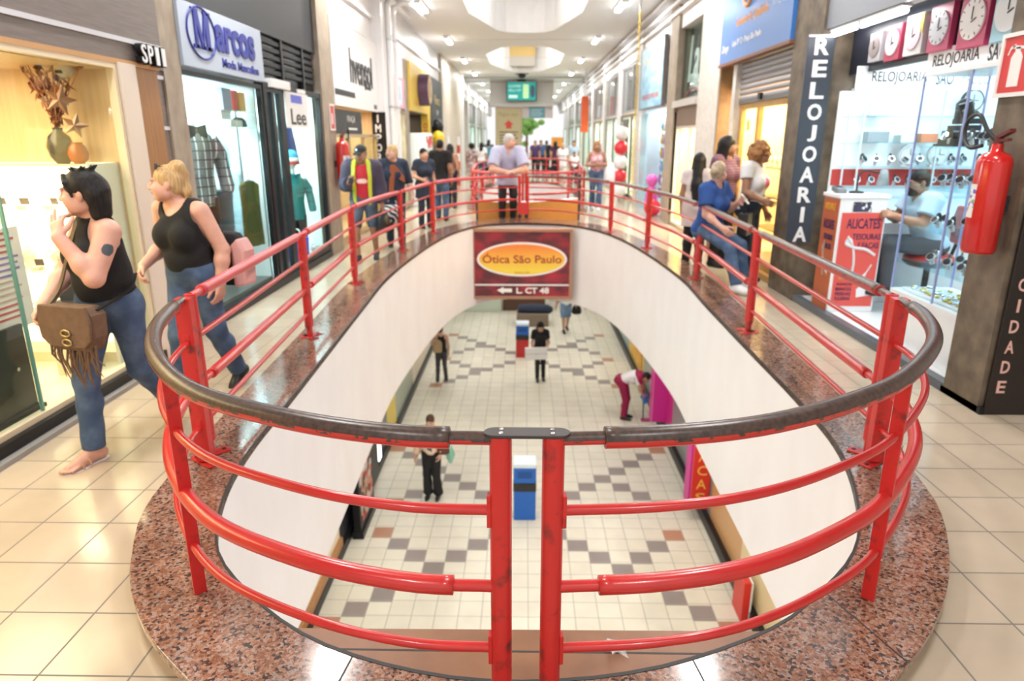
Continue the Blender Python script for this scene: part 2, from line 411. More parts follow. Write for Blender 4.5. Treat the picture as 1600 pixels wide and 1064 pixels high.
nearest = lambda lp, x, y: min(range(len(lp)), key=lambda i: (lp[i].x-x)**2+(lp[i].y-y)**2)
curb(inner, outer, 'red granite curb around the opening in front, under the red railing', .1,
     [nearest(inner, -.6, 1.9), nearest(inner, 1.2, 2.3), nearest(inner, 1.85, 3.6), nearest(inner, -1.6, 5.0), nearest(inner, 1.88, 6.5), nearest(inner, .6, 1.9), nearest(inner, -1.7, 8), nearest(inner, 1.95, 9)])
curb(inner2, outer2, 'granite curb around the second opening behind the man in the pale shirt', .1)

# brown sheet lying over the front end of the opening
t = thing('cover_board', 'brown painted cover board laid across the opening at the railing gate', 'board', (0, 1.95, .03))
front = [p for p in inner if p.y < 2.12]
front = sorted(front, key=lambda p: p.x)
poly = [(p.x*1.0, p.y-.06) for p in front]
MB().prism([(p.x*.99, p.y+.004) for p in front if p.y < 1.97] + [(.74, 1.985), (-.74, 1.985)], .035, .05).obj('near_panel', BROWN, t, .002, True)
MB().prism([(-.74, 1.99), (.74, 1.99), (1.02, 2.115), (-1.0, 2.10)], .025, .044).obj('far_panel', BROWN, t, .002, True)
MB().box(-.74, .74, 1.983, 1.992, .038, .0505).obj('seam', RUBBER, t, 0, True)
film = MB()
random.seed(3)
fp = [(random.uniform(-.05, .05), random.uniform(-.05, .05), random.uniform(.0, .03)) for _ in range(14)]
film.add([(.33+p[0], 1.99+p[1], .055+p[2]) for p in fp], [(i, (i+3) % 14, (i+5) % 14) for i in range(14)])
tag(film.obj('plastic_scrap', mat('clear_film', (.9, .9, .9), .1, alpha=.25)), 'crumpled scrap of clear plastic film lying on the brown board', 'litter')

# upper ceiling with the recessed openings
def octo(x, y0, y1, c=.85, cy=2.2):
    P = [(-x, y0+cy), (-x, y1-cy*1.5), (-x+.55, y1-.55), (-x+.8, y1-.12), (-x+1.1, y1), (x-1.1, y1), (x-.8, y1-.12), (x-.55, y1-.55), (x, y1-cy*1.5), (x, y0+cy), (x-.6, y0+.3), (x-1.0, y0), (-x+1.0, y0), (-x+.6, y0+.3)]
    return [Vector((*p, 0)) for p in P]
CEIL = mat('ceiling_paint', (.86, .87, .89), .55)
holes = [octo(1.34, 10.8, 20.9), octo(1.38, 23.8, 32.6)]
v, f = plate_with_holes([[(-3.2, Y0), (3.3, Y0), (3.3, Y1), (-3.2, Y1)]] + holes, 4.6)
MB().add(v, f).obj('ceiling', CEIL, kind='structure')
for k, h in enumerate(holes):
    MB().ring(h, [Vector((p.x*1.08, p.y+(.1 if p.y > sum(q.y for q in h)/len(h) else -.1), 0)) for p in h], 4.604, 6.0).obj(f'wall_recess_{k+1}', WHITE, kind='structure')
MB().box(-2.2, 2.2, 9, 35, 6.0, 6.1).obj('ceiling_recess', CEIL, kind='structure')
for k, y in enumerate((8.5, 15.2, 22.2, 27.0, 34)):
    MB().box(-3.2, 3.3, y, y+.02, 4.592, 4.6).obj(f'trim_{k+1}', mat('ceiling_joint', (.45, .44, .43), .7), kind='structure')

# walls above the shops, outer shells
UPW = mat('upper_wall_white', (.82, .82, .84), .45)
MB().box(-3.3, -3.05, 11.3, Y1, 3.62, 4.6).obj('wall_left', UPW, kind='structure')
MB().box(3.1, 3.35, 7.9, Y1, 3.85, 4.6).obj('wall_right', UPW, kind='structure')
MB().box(3.1, 3.35, Y0, 7.9, 3.2, 4.6).obj('wall_right_near', mat('grey_wall', (.25, .26, .29), .5), kind='structure')
MB().box(-3.3, -3.06, Y0, 11.3, 2.95, 4.6).obj('wall_left_near', DARK, kind='structure')
SHOPW = mat('shop_wall_white', (.8, .8, .78), .5)
MB().box(-5.0, -4.9, Y0, Y1, -.05, 4.6).obj('wall_back_left', SHOPW, kind='structure')
MB().box(5.4, 5.5, Y0, Y1, -.05, 4.6).obj('wall_back_right', SHOPW, kind='structure')
# ledges running along the upper walls
for k, (x, z, w) in enumerate(((3.05, 4.15, .10), (3.03, 4.32, .14), (3.0, 4.5, .2))):
    MB().box(x-w/2, x+.2, 7.9, Y1, z-.03, z+.03).obj(f'trim_{k+10}', UPW, kind='structure')
MB().box(-3.1, -2.98, 11.3, Y1, 4.0, 4.06).obj('trim_14', UPW, kind='structure')

# lower hall
LT = .32
LOW = [grid_mat('lower_tile_cream', (.78, .745, .63), (.74, .70, .58), (.36, .35, .32), LT, .010, (.88, .13), .45),
       grid_mat('lower_tile_grey', (.27, .23, .215), (.30, .255, .24), (.36, .35, .32), LT, .010, (.88, .13), .45),
       grid_mat('lower_tile_rust', (.5, .25, .15), (.45, .22, .13), (.36, .35, .32), LT, .010, (.88, .13), .45)]
right = [(5, 2), (6, 1), (7, 0), (8, 1), (9, 2), (4, 3), (9, -2), (10, -3), (5, 7), (6, 8), (7, 9), (8, 10), (9, 11), (8, 8), (9, 7), (10, 12),
         (5, 30), (6, 29), (7, 28), (8, 27), (9, 26), (5, 35), (6, 36), (7, 37), (8, 38), (9, 39), (7, 29), (8, 30), (9, 31), (8, 35), (9, 34), (7, 36), (4, 31), (4, 34)]
rust = {(10, 3), (11, -4), (11, 13), (10, 6), (10, 32), (10, 40), (10, 25), (-5, 3+0)} - {(-5, 3)}
for dj in (55, 83):
    right += [(i, j+dj) for i, j in right if j < 13]
grey = set(right) | {(5-i, j) for i, j in right}
rustall = rust | {(5-i, j) for i, j in rust}
m = MB()
X0 = -.72-.16; YB = 8.95-.16
for j in range(-14, 150):
    for i in range(-7, 14):
        x = X0+i*LT; y = YB+j*LT
        m.add([(x, y, -4.5), (x+LT, y, -4.5), (x+LT, y+LT, -4.5), (x, y+LT, -4.5)], [(0, 1, 2, 3)], 1 if (i, j) in grey else 2 if (i, j) in rustall else 0)
m.obj('floor_lower', LOW, kind='structure')

# framed shop sign on the far side of the opening
t = thing('hanging_sign', 'dark red framed sign with a yellow oval on the far white wall of the opening', 'sign', (-.045, 13.60, -.655), 0, None, FC)
WFR = mat('sign_wood_frame', (.38, .19, .11), .45)
DRED = mat('sign_dark_red', (.10, .012, .016), .3, noise=(2.2, (.42, .015, .03), .42, .68, 3), stretch=(1, 1.8, 1))
MB().box(-.96, .96, -.66, .66, .0, .05).obj('panel', DRED, t)
m = MB()
for a in ((-1.01, -.95, -.71, .71), (.95, 1.01, -.71, .71), (-.95, .95, .65, .71), (-.95, .95, -.71, -.65)): m.box(a[0], a[1], a[2], a[3], -.08, .08)
m.obj('frame', WFR, t, .006)
el = lambda a, b, n=48, e=1.0: [(a*math.copysign(abs(math.cos(q))**e, math.cos(q)), .10+b*math.copysign(abs(math.sin(q))**e, math.sin(q))) for q in np.linspace(0, 2*math.pi, n+1)[:-1]]
SWH = mat('sign_cream_white', (.85, .80, .76), .4)
MB().prism(el(.90, .345), .05, .056).obj('oval_border', SWH, t)
OVAL = mat('sign_oval', (.85, .55, .05), .4)
nt = OVAL.node_tree; tc = nt.nodes.new('ShaderNodeTexCoord'); sp = nt.nodes.new('ShaderNodeSeparateXYZ'); nt.links.new(tc.outputs['Object'], sp.inputs[0])
mr = nt.nodes.new('ShaderNodeMapRange'); mr.inputs['From Min'].default_value = -.12; mr.inputs['From Max'].default_value = .36; nt.links.new(sp.outputs['Y'], mr.inputs['Value'])
rp = nt.nodes.new('ShaderNodeValToRGB'); rp.color_ramp.elements[0].color = (.85, .62, .06, 1); rp.color_ramp.elements[1].color = (.80, .22, .035, 1); nt.links.new(mr.outputs[0], rp.inputs[0]); nt.links.new(rp.outputs[0], nt.nodes['Principled BSDF'].inputs['Base Color'])
MB().prism(el(.855, .305), .056, .060).obj('oval', OVAL, t)
txt('Ótica São Paulo', 1.58, .20, (0, .125, .060), mat('sign_letter_red', (.35, .025, .012), .5), t, 'lettering', .004, .012)
txt('Galeria SP', .3, .035, (0, -.165, .060), mat('sign_letter_red', (.35, .025, .012), .5), t, 'lettering', .003, .0)
MB().box(-.95, .95, -.435, -.405, .05, .056).obj('divider_line', SWH, t)
MB().prism([(-.50, -.53), (-.37, -.46), (-.37, -.495), (-.2, -.495), (-.2, -.57), (-.37, -.57), (-.37, -.605)], .05, .056).obj('arrow', SWH, t)
txt('L. CT 48', .66, .125, (.22, -.535, .05), SWH, t, 'lettering', .006, .03)
# ================================================================ the red railing
RZ = (.995, .775, .525, .31)          # top rail, thin rail, thick rail, thin rail
def pathz(p, z): return [Vector((q.x, q.y, z)) for q in p]
def trim_path(p, a, b):
    """cut lengths a, b off the two ends of a path"""
    p = [q.copy() for q in p]
    def cut(p, d):
        while len(p) > 2 and (p[1]-p[0]).length <= d: d -= (p[1]-p[0]).length; p.pop(0)
        if d > 0 and (p[1]-p[0]).length > d: p[0] = p[0].lerp(p[1], d/(p[1]-p[0]).length)
        return p
    p = cut(p, a) if a else p
    p.reverse(); p = cut(p, b) if b else p; p.reverse()
    return p
def post(par, P, d, z0, z1, plate, rad=.031, square=False, flip=1):
    o = Vector((P.x, P.y, 0)); ang = math.atan2(d.y, d.x)
    m = MB()
    if square:
        s = [(1.2, 1.15), (-1.2, 1.15), (-1.2, -1.15), (1.2, -1.15)]
        m.tube([o+Vector((0, 0, z0+.02)), o+Vector((0, 0, z1))], rad, 4, sect=s, smooth=False, up=(d.x, d.y, 0))
    else:
        m.tube([o+Vector((0, 0, z0+.09)), o+Vector((0, 0, z1))], rad, 20)
        m.cyl(o+Vector((0, 0, z0)), o+Vector((0, 0, z0+.1)), rad*.62)
    ob = m.obj('post', REDD, par, .003 if square else 0, True)
    if plate:
        M3 = Matrix.Rotation(ang+plate, 3, 'Z')
        b = MB(); b.boxr(o+Vector((0, 0, z0+.005)), (.19, .075, .01), M3)
        bp = b.obj('base_plate', REDD, par, .004, True)
        for sx in (-1, 1):
            h = MB(); c = o+M3 @ Vector((sx*.07, 0, 0)); h.cyl(c+Vector((0, 0, z0+.009)), c+Vector((0, 0, z0+.014)), .011, n=10)
            hb = h.obj('bolt', DARK, bp, 0, False)
            for v_ in hb.data.vertices: v_.co -= Vector(par.location)
def panel(path, label, top, zb=.1, endA=True, endB=True, sleeve=.14, bars=(), squareA=False, squareB=False, rt=.031, seg=.06, plates=(.8, -.8), post_r=.031, detail=True):
    c = path[len(path)//2]
    par = thing('railing_panel', label, 'railing', (c.x, c.y, zb), 0, 'sections of the red railing')
    path = resample(path, seg)
    for kind, z in zip(('handrail', 'thin_rail', 'thick_rail', 'thin_rail'), RZ):
        z = z+zb-.1
        p = pathz(path, z)
        m = MB()
        if kind in ('handrail', 'thick_rail'):
            r = rt if kind == 'handrail' else rt*.92
            a, b = (sleeve, sleeve)
            core = trim_path(p, a, b)
            n = 20 if detail else 10
            m.tube([core[0].lerp(core[1], -.02)]+core+[core[-1].lerp(core[-2], -.02)], [r*.86]+[r]*len(core)+[r*.86], n, caps=True)
            m.tube(p[:1]+trim_path(p, 0, 0)[1:4] if len(p) > 6 else p[:2], r*.62, n)
            m.tube(p[-4:] if len(p) > 6 else p[-2:], r*.62, n)
            m.obj(kind, top if kind == 'handrail' else RED, par, 0, True)
        else:
            m.tube(p, rt*.5, 12 if detail else 8); m.obj(kind, RED, par, 0, True)
            if detail:
                for e, q in ((p[0], p[1]), (p[-1], p[-2])):
                    d = (q-e).normalized(); k = MB(); M3 = Matrix.Rotation(math.atan2(d.y, d.x), 3, 'Z')
                    k.boxr(e+d*(post_r+.002), (.012, .03, .10), M3); k.obj('bracket', REDD, par, .002, True)
    for e, q, on, sq, pl in ((path[0], path[1], endA, squareA, plates[0]), (path[-1], path[-2], endB, squareB, plates[1])):
        if on: post(par, e, (q-e).normalized(), zb, RZ[0]+zb-.1+.012, pl, post_r, sq)
    for s in bars:
        i = min(range(len(path)), key=lambda k: (path[k].x-s[0])**2+(path[k].y-s[1])**2)
        q = path[i]; d = (path[i+1]-path[i-1]).normalized(); ang = math.atan2(d.y, d.x)
        b = MB(); b.boxr((q.x, q.y, (zb+RZ[0]+zb-.1-.02)/2), (.016, .046, RZ[0]-.12), Matrix.Rotation(ang, 3, 'Z')); b.obj('support_bar', REDD, par, .002, True)
        for z in (.74, .28):
            k = MB(); nrm = Vector((d.y, -d.x, 0)); k.cyl(Vector((q.x, q.y, z+zb-.1))+nrm*.023, Vector((q.x, q.y, z+zb-.1))+nrm*.028, .006, n=8); k.obj('rivet', STEEL, par, 0, True)
    return par
frontL = spline([(-.062, 1.705), (-.345, 1.722), (-.68, 1.825), (-1.06, 2.04), (-1.35, 2.37), (-1.56, 2.75), (-1.68, 3.12), (-1.712, 3.32)], 8)
frontR = spline([(.083, 1.705), (.41, 1.735), (.70, 1.815), (1.0, 1.98), (1.30, 2.22), (1.65, 2.66), (1.84, 3.08), (1.888, 3.38)], 8)
panel(frontL, 'curved railing section with worn black handrail, nearest the two women in black', WORN, squareB=True, bars=[(-1.27, 2.22)], plates=(0, .8))
panel(frontR, 'curved railing section with worn black handrail, nearest the large fire extinguisher', WORN, squareB=True, bars=[(1.35, 2.22)], plates=(0, -.8))
t = thing('joining_plate', 'dark joining plate with four rivets across the two gate posts', 'plate', (.01, 1.705, 1.01))
m = MB(); st = [(-.085+.033*math.cos(a), .03*math.sin(a)) for a in np.linspace(math.pi/2, 3*math.pi/2, 10)] + [(.085+.033*math.cos(a), .03*math.sin(a)) for a in np.linspace(-math.pi/2, math.pi/2, 10)]
m.prism(st, -.003, .006); m.obj('plate', mat('worn_metal_plate', (.06, .05, .05), .35, .4), t, .002)
for x in (-.078, .062):
    for y in (-.013, .013):
        MB().lathe([(.006, .006), (.0065, .009), (.003, .0095), (.0028, .007)], (x+.008, y, 0), 12).obj('rivet', CHROME, t)
Lp = [(-1.722, 3.40), (-1.884, 5.76), (-2.027, 8.02)]; Rp = [(1.897, 3.46), (2.021, 5.975), (2.143, 8.405)]
def straight(a, b, g=.036):
    a, b = Vector((*a, 0)), Vector((*b, 0)); d = (b-a).normalized()*g
    return [a+d*.4, (a+b)/2, b-d]
panel(straight(Lp[0], Lp[1]), 'straight railing section beside the blonde woman in the black tank top', WORN2, zb=.1, plates=(-.8, .8))
panel(straight(Lp[1], Lp[2]), 'straight railing section before the glass door of the jeans shop', WORN2, plates=(-.8, .8))
panel(straight(Rp[0], Rp[1]), 'straight railing section in front of the red pliers counter', WORN3, plates=(.8, -.8))
panel(straight(Rp[1], Rp[2]), 'railing section that the woman in the blue shirt sits behind', WORN3, plates=(.8, -.8))
def gapped(P, g=.036, n=8):
    return trim_path(spline(P, n), g, g)
backL = [(-2.027, 8.02), (-1.99, 9.3), (-1.885, 10.48), (-1.80, 11.5), (-1.67, 12.56), (-1.40, 13.45), (-.95, 14.2), (-.45, 14.62), (-.07, 14.70)]
backR = [(2.143, 8.405), (2.09, 9.6), (1.94, 10.8), (1.81, 11.8), (1.60, 12.8), (1.33, 13.6), (.95, 14.25), (.5, 14.62), (.03, 14.70)]
sl = lambda B, i, j: trim_path(spline(B, 8)[i*8:j*8+1], .036, .036)
panel(sl(backL, 0, 2), 'railing section beside the young man in the black cap', WORN2, detail=False, plates=(-.8, .8))
panel(sl(backL, 2, 4), 'railing section beside the woman with the rust scarf', WORN2, detail=False, plates=(-.8, .8))
panel(sl(backL, 4, 8), 'curved railing section that the man in the pale shirt leans on', WORN2, detail=False, plates=(-.8, .3))
panel(sl(backR, 0, 2), 'railing section behind the woman with long dark hair', WORN3, detail=False, plates=(.8, -.8))
panel(sl(backR, 2, 4), 'short railing section with its posts before the yellow chain', WORN3, detail=False, plates=(.8, -.8))
panel(sl(backR, 4, 8), 'curved railing section in front of the woman in the floral top', WORN3, detail=False, plates=(.8, .3))
t = thing('gate_latch', 'red gate latch box low between two posts by the leaning man', 'latch', (-.02, 14.66, .12))
MB().box(-.11, .09, -.05, .0, .1, .34).obj('latch_box', RED, t, .004)
for x in (-.08, .06): MB().cyl((x, -.06, .06), (x, .02, .06), .045, n=14).obj('caster', RUBBER, t)
# second railing behind
o2 = [a.lerp(b, .5) for a, b in zip(inner2, outer2)]
n2 = len(o2)
idx = [nearest(o2, 0, 16), nearest(o2, -1.3, 18.0), nearest(o2, -1.5, 22), nearest(o2, -1.3, 26.5), nearest(o2, 0, 28.5), nearest(o2, 1.3, 26.5), nearest(o2, 1.65, 22), nearest(o2, 1.45, 18.0)]
names = ['second opening railing section behind the leaning man', 'second opening railing beside the man in the black shirt', 'far railing section beside the woman in the patterned dress', 'farthest railing section before the cream pillar panel',
         'farthest railing section before the shoppers in dark clothes', 'far railing section beside the woman in white', 'second opening railing section beside the woman in the floral top', 'second opening railing section behind the orange panel']
for k in range(8):
    a, b = idx[k], idx[(k+1) % 8]
    pts = [o2[i % n2] for i in (range(a, b+1) if b > a else range(a, b+n2+1))]
    pts = trim_path(pts, .04, .04)
    panel(pts, names[k], WORN2, detail=False, seg=.2, plates=(0, 0), post_r=.03, bars=[(pts[len(pts)//2].x, pts[len(pts)//2].y)])
# low wooden bench-like panel between the two openings
t = thing('wooden_barrier', 'low orange wooden panel with dark edges behind the leaning man', 'panel', (.05, 15.45, 0))
ORW = mat('orange_wood', (.55, .25, .06), .35, noise=(6, (.5, .21, .045), .3, .7), stretch=(2, 1, 6))
MB().prism([(-1.1, .42), (-.6, .40), (0, .40), (.6, .43), (1.15, .48), (1.15, 0), (-1.1, 0)], -.02, .02, axis='y').obj('front_board', ORW, t, .004)
MB().box(-1.13, -1.09, -.03, .3, 0, .5).obj('edge_post', DARK, t); MB().box(1.14, 1.18, -.03, .3, 0, 1.0).obj('edge_post', DARK, t)
MB().prism([(-1.1, .42), (-.6, .40), (0, .40), (.6, .43), (1.15, .48), (1.15, .45), (.6, .40), (0, .37), (-.6, .37), (-1.1, .39)], .02, .3, axis='y').obj('top_ledge', WHITEG, t)
# ================================================================ shops on the left
def struct(m, name, mats, bevel=0): return m.obj(name, mats, None, bevel, kind='structure')
def room(tagn, x_in, x_out, y0, y1, z1, wm, fm=None, power=0, col=(1, 1, 1), floor_z=.12, parts=True):
    """back wall, far and near partitions, soffit and a raised floor of one shop"""
    a, b = min(x_in, x_out), max(x_in, x_out); s = 1 if x_in > x_out else -1
    struct(MB().box(min(x_out, x_out+s*.04), max(x_out, x_out+s*.04), y0, y1, 0, z1), f'wall_shop_{tagn}', wm)
    if parts:
        struct(MB().box(a, b, y1-.03, y1, 0, z1), f'wall_far_side_{tagn}', wm); struct(MB().box(a, b, y0, y0+.03, 0, z1), f'wall_near_side_{tagn}', wm)
    struct(MB().box(a, b, y0, y1, z1, z1+.04), f'ceiling_shop_{tagn}', wm)
    if floor_z: struct(MB().box(a, b, y0, y1, 0, floor_z), f'floor_shop_{tagn}', fm or wm)
    if power: area('shop_light', ((a+b)/2-.1*s, (y0+y1)/2, z1-.03), b-a-.3, power, col, (0, 0, 0), (y1-y0)*.8)
def window(n, x, y0, y1, z0, z1, fm, bars=(), t=.05, hb=(), glass=GLASS, d=.06):
    """a framed pane in the plane x"""
    m = MB().box(x-d/2, x+d/2, y0, y0+t, z0, z1).box(x-d/2, x+d/2, y1-t, y1, z0, z1).box(x-d/2, x+d/2, y0+t, y1-t, z0, z0+t).box(x-d/2, x+d/2, y0+t, y1-t, z1-t, z1)
    for b in bars: m.box(x-d/2, x+d/2, b-t/2, b+t/2, z0+t, z1-t)
    for h in hb: m.box(x-d/2, x+d/2, y0+t, y1-t, h-t/2, h+t/2)
    o = struct(m, f'window_{n}', fm)
    g = MB().box(x-.004, x+.004, y0+t, y1-t, z0+t, z1-t).obj('pane', glass, o)
    return o
def board(name, label, cat, F, c, w, h, th, face, edge=None, group=None, bev=.004):
    t = thing(name, label, cat, c, 0, group, F)
    MB().box(-w/2, w/2, -h/2, h/2, 0, th).obj('panel', face, t, bev)
    if edge:
        m = MB(); e = .025
        m.box(-w/2-e, w/2+e, -h/2-e, -h/2, 0, th+.008).box(-w/2-e, w/2+e, h/2, h/2+e, 0, th+.008).box(-w/2-e, -w/2, -h/2, h/2, 0, th+.008).box(w/2, w/2+e, -h/2, h/2, 0, th+.008)
        m.obj('frame', edge, t)
    return t
def extinguisher(loc, F, label, s=1.0, loop=1):
    """wall extinguisher; u right, v up, w out of the wall, origin at the middle of the cylinder's back"""
    t = thing('fire_extinguisher', label, 'fire extinguisher', loc, 0, None, F)
    AX = Matrix(((1, 0, 0), (0, 0, 1), (0, -1, 0)))
    r = .085*s; h = .27*s
    rp = mat('extinguisher_red', (.55, .012, .01), .2, coat=.5)
    MB().lathe([(.02*s, -h), (r*.9, -h), (r, -h+.02*s), (r, h*.80), (r*.95, h*.88), (r*.75, h*.96), (.03*s, h*1.02), (.028*s, h*1.16)], (0, 0, r+.02), 28, ax=AX).obj('cylinder', rp, t)
    m = MB().cyl((0, h*1.12, r+.02), (0, h*1.3, r+.02), .022*s, n=12); m.boxr((.035*s, h*1.33, r+.02), (.13*s, .018*s, .03*s), Matrix.Rotation(.35, 3, 'Z')); m.boxr((.03*s, h*1.22, r+.02), (.11*s, .014*s, .025*s), Matrix.Rotation(.1, 3, 'Z'))
    m.obj('valve_handle', mat('dark_red_handle', (.12, .015, .015), .4), t)
    pts = spline([(0, h*1.2, r+.03), (-.07*s*loop, h*1.42, r+.05), (-.16*s*loop, h*1.72, r+.05), (-.25*s*loop, h*1.62, r+.05), (-.26*s*loop, h*1.3, r+.05), (-.17*s*loop, h*1.08, r+.07), (-.09*s*loop, h*1.12, r+.05)], 6)
    MB().tube(pts, .011*s, 10).obj('hose', RUBBER, t)
    lab = MB(); n = 8
    for k in range(n):
        a0, a1 = -1.25+1.5*k/n, -1.25+1.5*(k+1)/n
        P = [(r*1.004*math.sin(a), z, r+.02+r*1.004*math.cos(a)) for z in (-h*.28, h*.38) for a in (a0, a1)]
        lab.add(P, [(0, 1, 3, 2)], 0, True)
    lb = lab.obj('label_sticker', spot_mat('sticker_print', [(.75, .75, .72), (.8, .8, .78), (.2, .4, .2), (.75, .75, .72), (.2, .12, .5), (.8, .8, .78)], 45), t)
    MB().box(-.03, .03, -.05, .05, 0, .03).obj('wall_bracket', DARK, t)
    return t

# ---- jewellery shop, nearest
HEAD = struct(MB().box(-3.3, -3.0, -1.0, 6.02, 2.31, 3.6), 'wall_header_jewellery', GREYP)
for k, (z0, z1, y1) in enumerate(((2.462, 2.495, 6.0), (2.895, 2.93, 6.0), (2.30, 2.335, 5.92))):
    struct(MB().box(-3.02, -2.985, -1.0, y1, z0, z1), f'trim_{20+k}', (mat('pale_stripe', (.6, .6, .64), .3), mat('pale_stripe', (.6, .6, .64), .3), mat('orange_edge', (.55, .3, .12), .4))[k])
LAM = mat('cream_wood_panel', (.70, .52, .30), .4, noise=(7, (.62, .44, .23), .3, .7, 6), stretch=(5, 5, .3))
room('jewellery', -3.06, -4.3, .6, 5.32, 2.26, LAM, mat('cream_platform', (.78, .70, .55), .25)  , 80, (1, .82, .55), .12)
struct(MB().box(-3.06, -2.95, -1, 5.34, 0, .10), 'trim_24', BLACK)
struct(MB().box(-3.05, -2.90, -1, 5.3, .0, .03), 'trim_25', mat('grey_sill', (.3, .29, .28), .3))
GLASSG = glass_mat('clear_front_glass', (.96, 1, .97), .0, .07)
window(1, -3.02, 1.2, 5.30, .10, 2.30, CREAM, bars=(), t=.035, glass=GLASSG)
struct(MB().box(-3.03, -3.01, 3.93, 3.945, .12, 2.27), 'trim_26', mat('glass_edge_green', (.15, .34, .28), .2))
struct(MB().box(-3.2, -2.97, 5.31, 5.53, 0, 2.31), 'trim_27', mat('ivory_post', (.74, .64, .54), .35))
struct(MB().box(-3.2, -3.0, 5.53, 5.90, 0, 2.31), 'trim_28', mat('orange_wood_post', (.36, .17, .06), .4, noise=(8, (.29, .13, .04), .35, .65, 6), stretch=(5, 5, .4)))
struct(MB().box(-3.25, -3.02, 5.90, 6.06, 0, 2.31), 'trim_29', GREYP)
for k, z in enumerate((2.24, 1.84, 1.44)): struct(MB().box(-3.02, -3.01, 5.90, 6.06, z, z+.03), f'trim_{30+k}', mat('pale_stripe', (.6, .6, .64), .3))
struct(MB().box(-3.4, -3.0, 6.02, 6.33, 0, 4.6), 'trim_33', STONE)
t = thing('shop_number', 'black shop number with white faced letters at the end of the grey header', 'sign', (-2.98, 5.76, 2.40), 0, None, FL)
for k, ch in enumerate('SP11'):
    txt(ch, .06 if ch == '1' else .085, .15, (-.15+k*.098, 0, .0), BLACK, t, 'letter_back', .05, .02)
    txt(ch, .05 if ch == '1' else .07, .135, (-.15+k*.098, 0, .05), WHITEG, t, 'letter', .006, .01 if ch != '1' else -.012)
# display cabinet on the far side wall
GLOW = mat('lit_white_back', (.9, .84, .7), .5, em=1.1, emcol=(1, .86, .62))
t = thing('display_cabinet', 'brightly lit jewellery cabinet with glass shelves behind the shop window', 'cabinet', (-3.45, 5.1, .12))
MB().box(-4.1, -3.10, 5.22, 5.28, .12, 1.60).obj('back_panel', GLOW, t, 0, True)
for z in (.42, .82, 1.27, 1.585):
    MB().box(-4.1, -3.10, 4.90, 5.22, z, z+.012).obj('shelf', glass_mat('shelf_glass', (.9, .97, .93), .3) if z < 1.5 else mat('cream_shelf', (.85, .75, .55), .3), t, 0, True)
MB().box(-3.10, -3.075, 4.9, 5.28, .12, 1.6).obj('side_panel', mat('ivory_side', (.8, .74, .62), .3), t, 0, True)
MB().box(-4.1, -3.1, 4.95, 5.22, .12, .2).obj('base', CREAM, t, 0, True)
area('cabinet_light', (-3.55, 5.0, 1.55), .8, 9, (1, .86, .62), (0, 0, 0), .15)
random.seed(11)
bustp = thing('necklace_bust', 'white necklace bust on the lit cabinet shelf', 'jewellery stand', (0, 0, 0), 0, 'necklace busts in the lit cabinet')
MB().lathe([(.045, 0), (.05, .01), (.03, .03), (.05, .08), (.045, .12), (.018, .15), (.018, .17)], n=14).obj('bust', mat('bust_white', (.8, .76, .68), .5), bustp)
MB().tube([(.046*math.cos(a), -.02+.045*math.sin(a)-.02, .13-.035*(math.sin(a) < 0)*abs(math.sin(a))) for a in np.linspace(0, 2*math.pi, 18)], .003, 6).obj('chain', mat('gold', (.7, .45, .12), .25, 1), bustp)
boxp = thing('ring_box', 'small open ring box on the lit cabinet shelf', 'jewellery box', (0, 0, 0), 0, 'ring boxes in the lit cabinet')
MB().box(-.03, .03, -.03, .03, 0, .03).obj('box_base', mat('box_cream', (.75, .68, .55), .5), boxp, .003)
l = MB(); l.boxr((0, .035, .055), (.06, .012, .05), Matrix.Rotation(.2, 3, 'X')); l.obj('lid', mat('box_dark', (.12, .1, .09), .4), boxp, .002)
first = {}
def place(proto, loc, rz, label):
    if proto.name not in first:
        first[proto.name] = 1; proto.location = loc; proto.rotation_euler = (0, 0, rz); proto['label'] = label; return proto
    return dup(proto, loc, rz, label)
shelfn = {1.282: 'upper', .832: 'middle', .432: 'lower'}
for z in (1.282, .832, .432):
    for k in range(4): place(bustp, (-3.95+.21*k+random.uniform(-.02, .02), 5.08, z), random.uniform(-.3, .3), f'white necklace bust on the {shelfn[z]} shelf of the lit jewellery cabinet')
    for k in range(5): place(boxp, (-3.98+.18*k+random.uniform(-.02, .02), 4.96, z), random.uniform(-.3, .3), f'small ring box on the {shelfn[z]} shelf of the lit jewellery cabinet')
# necklaces on the laminate wall, vase with dried leaves, stars
t = thing('flower_vase', 'dark oval vase with dried orange leaves on top of the jewellery cabinet', 'vase', (-3.36, 5.08, 1.597))
MB().lathe([(.04, 0), (.075, .05), (.09, .12), (.07, .19), (.03, .23), (.035, .25)], n=18).obj('vase', mat('vase_dark', (.012, .011, .010), .25), t)
st = MB(); lf = MB(); random.seed(5)
ORL = mat('dried_orange_leaf', (.30, .10, .025), .6, noise=(20, (.2, .06, .015), .3, .7)); TWIG = mat('dried_twig', (.42, .2, .12), .7)
for k in range(34):
    a = random.uniform(0, 6.28); L_ = random.uniform(.2, .55); sp = random.uniform(.1, .55)
    P = [(0, 0, .22), (math.cos(a)*sp*L_*.4, math.sin(a)*sp*.2*L_, .22+L_*.5), (math.cos(a)*sp*L_, math.sin(a)*sp*.35*L_, .22+L_)]
    st.tube(spline(P, 4), .004, 5)
    for q in range(4):
        c = Vector(P[1]).lerp(Vector(P[2]), random.uniform(-.6, .9)); M3 = Matrix.Rotation(random.uniform(0, 6), 3, 'Z') @ Matrix.Rotation(random.uniform(.3, 1.4), 3, 'X')
        s_ = random.uniform(.02, .05)
        lf.add([c+M3 @ Vector(v_)*s_ for v_ in ((0, -1.2, 0), (.7, 0, .15), (0, 1.3, 0), (-.7, 0, .15))], [(0, 1, 2), (0, 2, 3)])
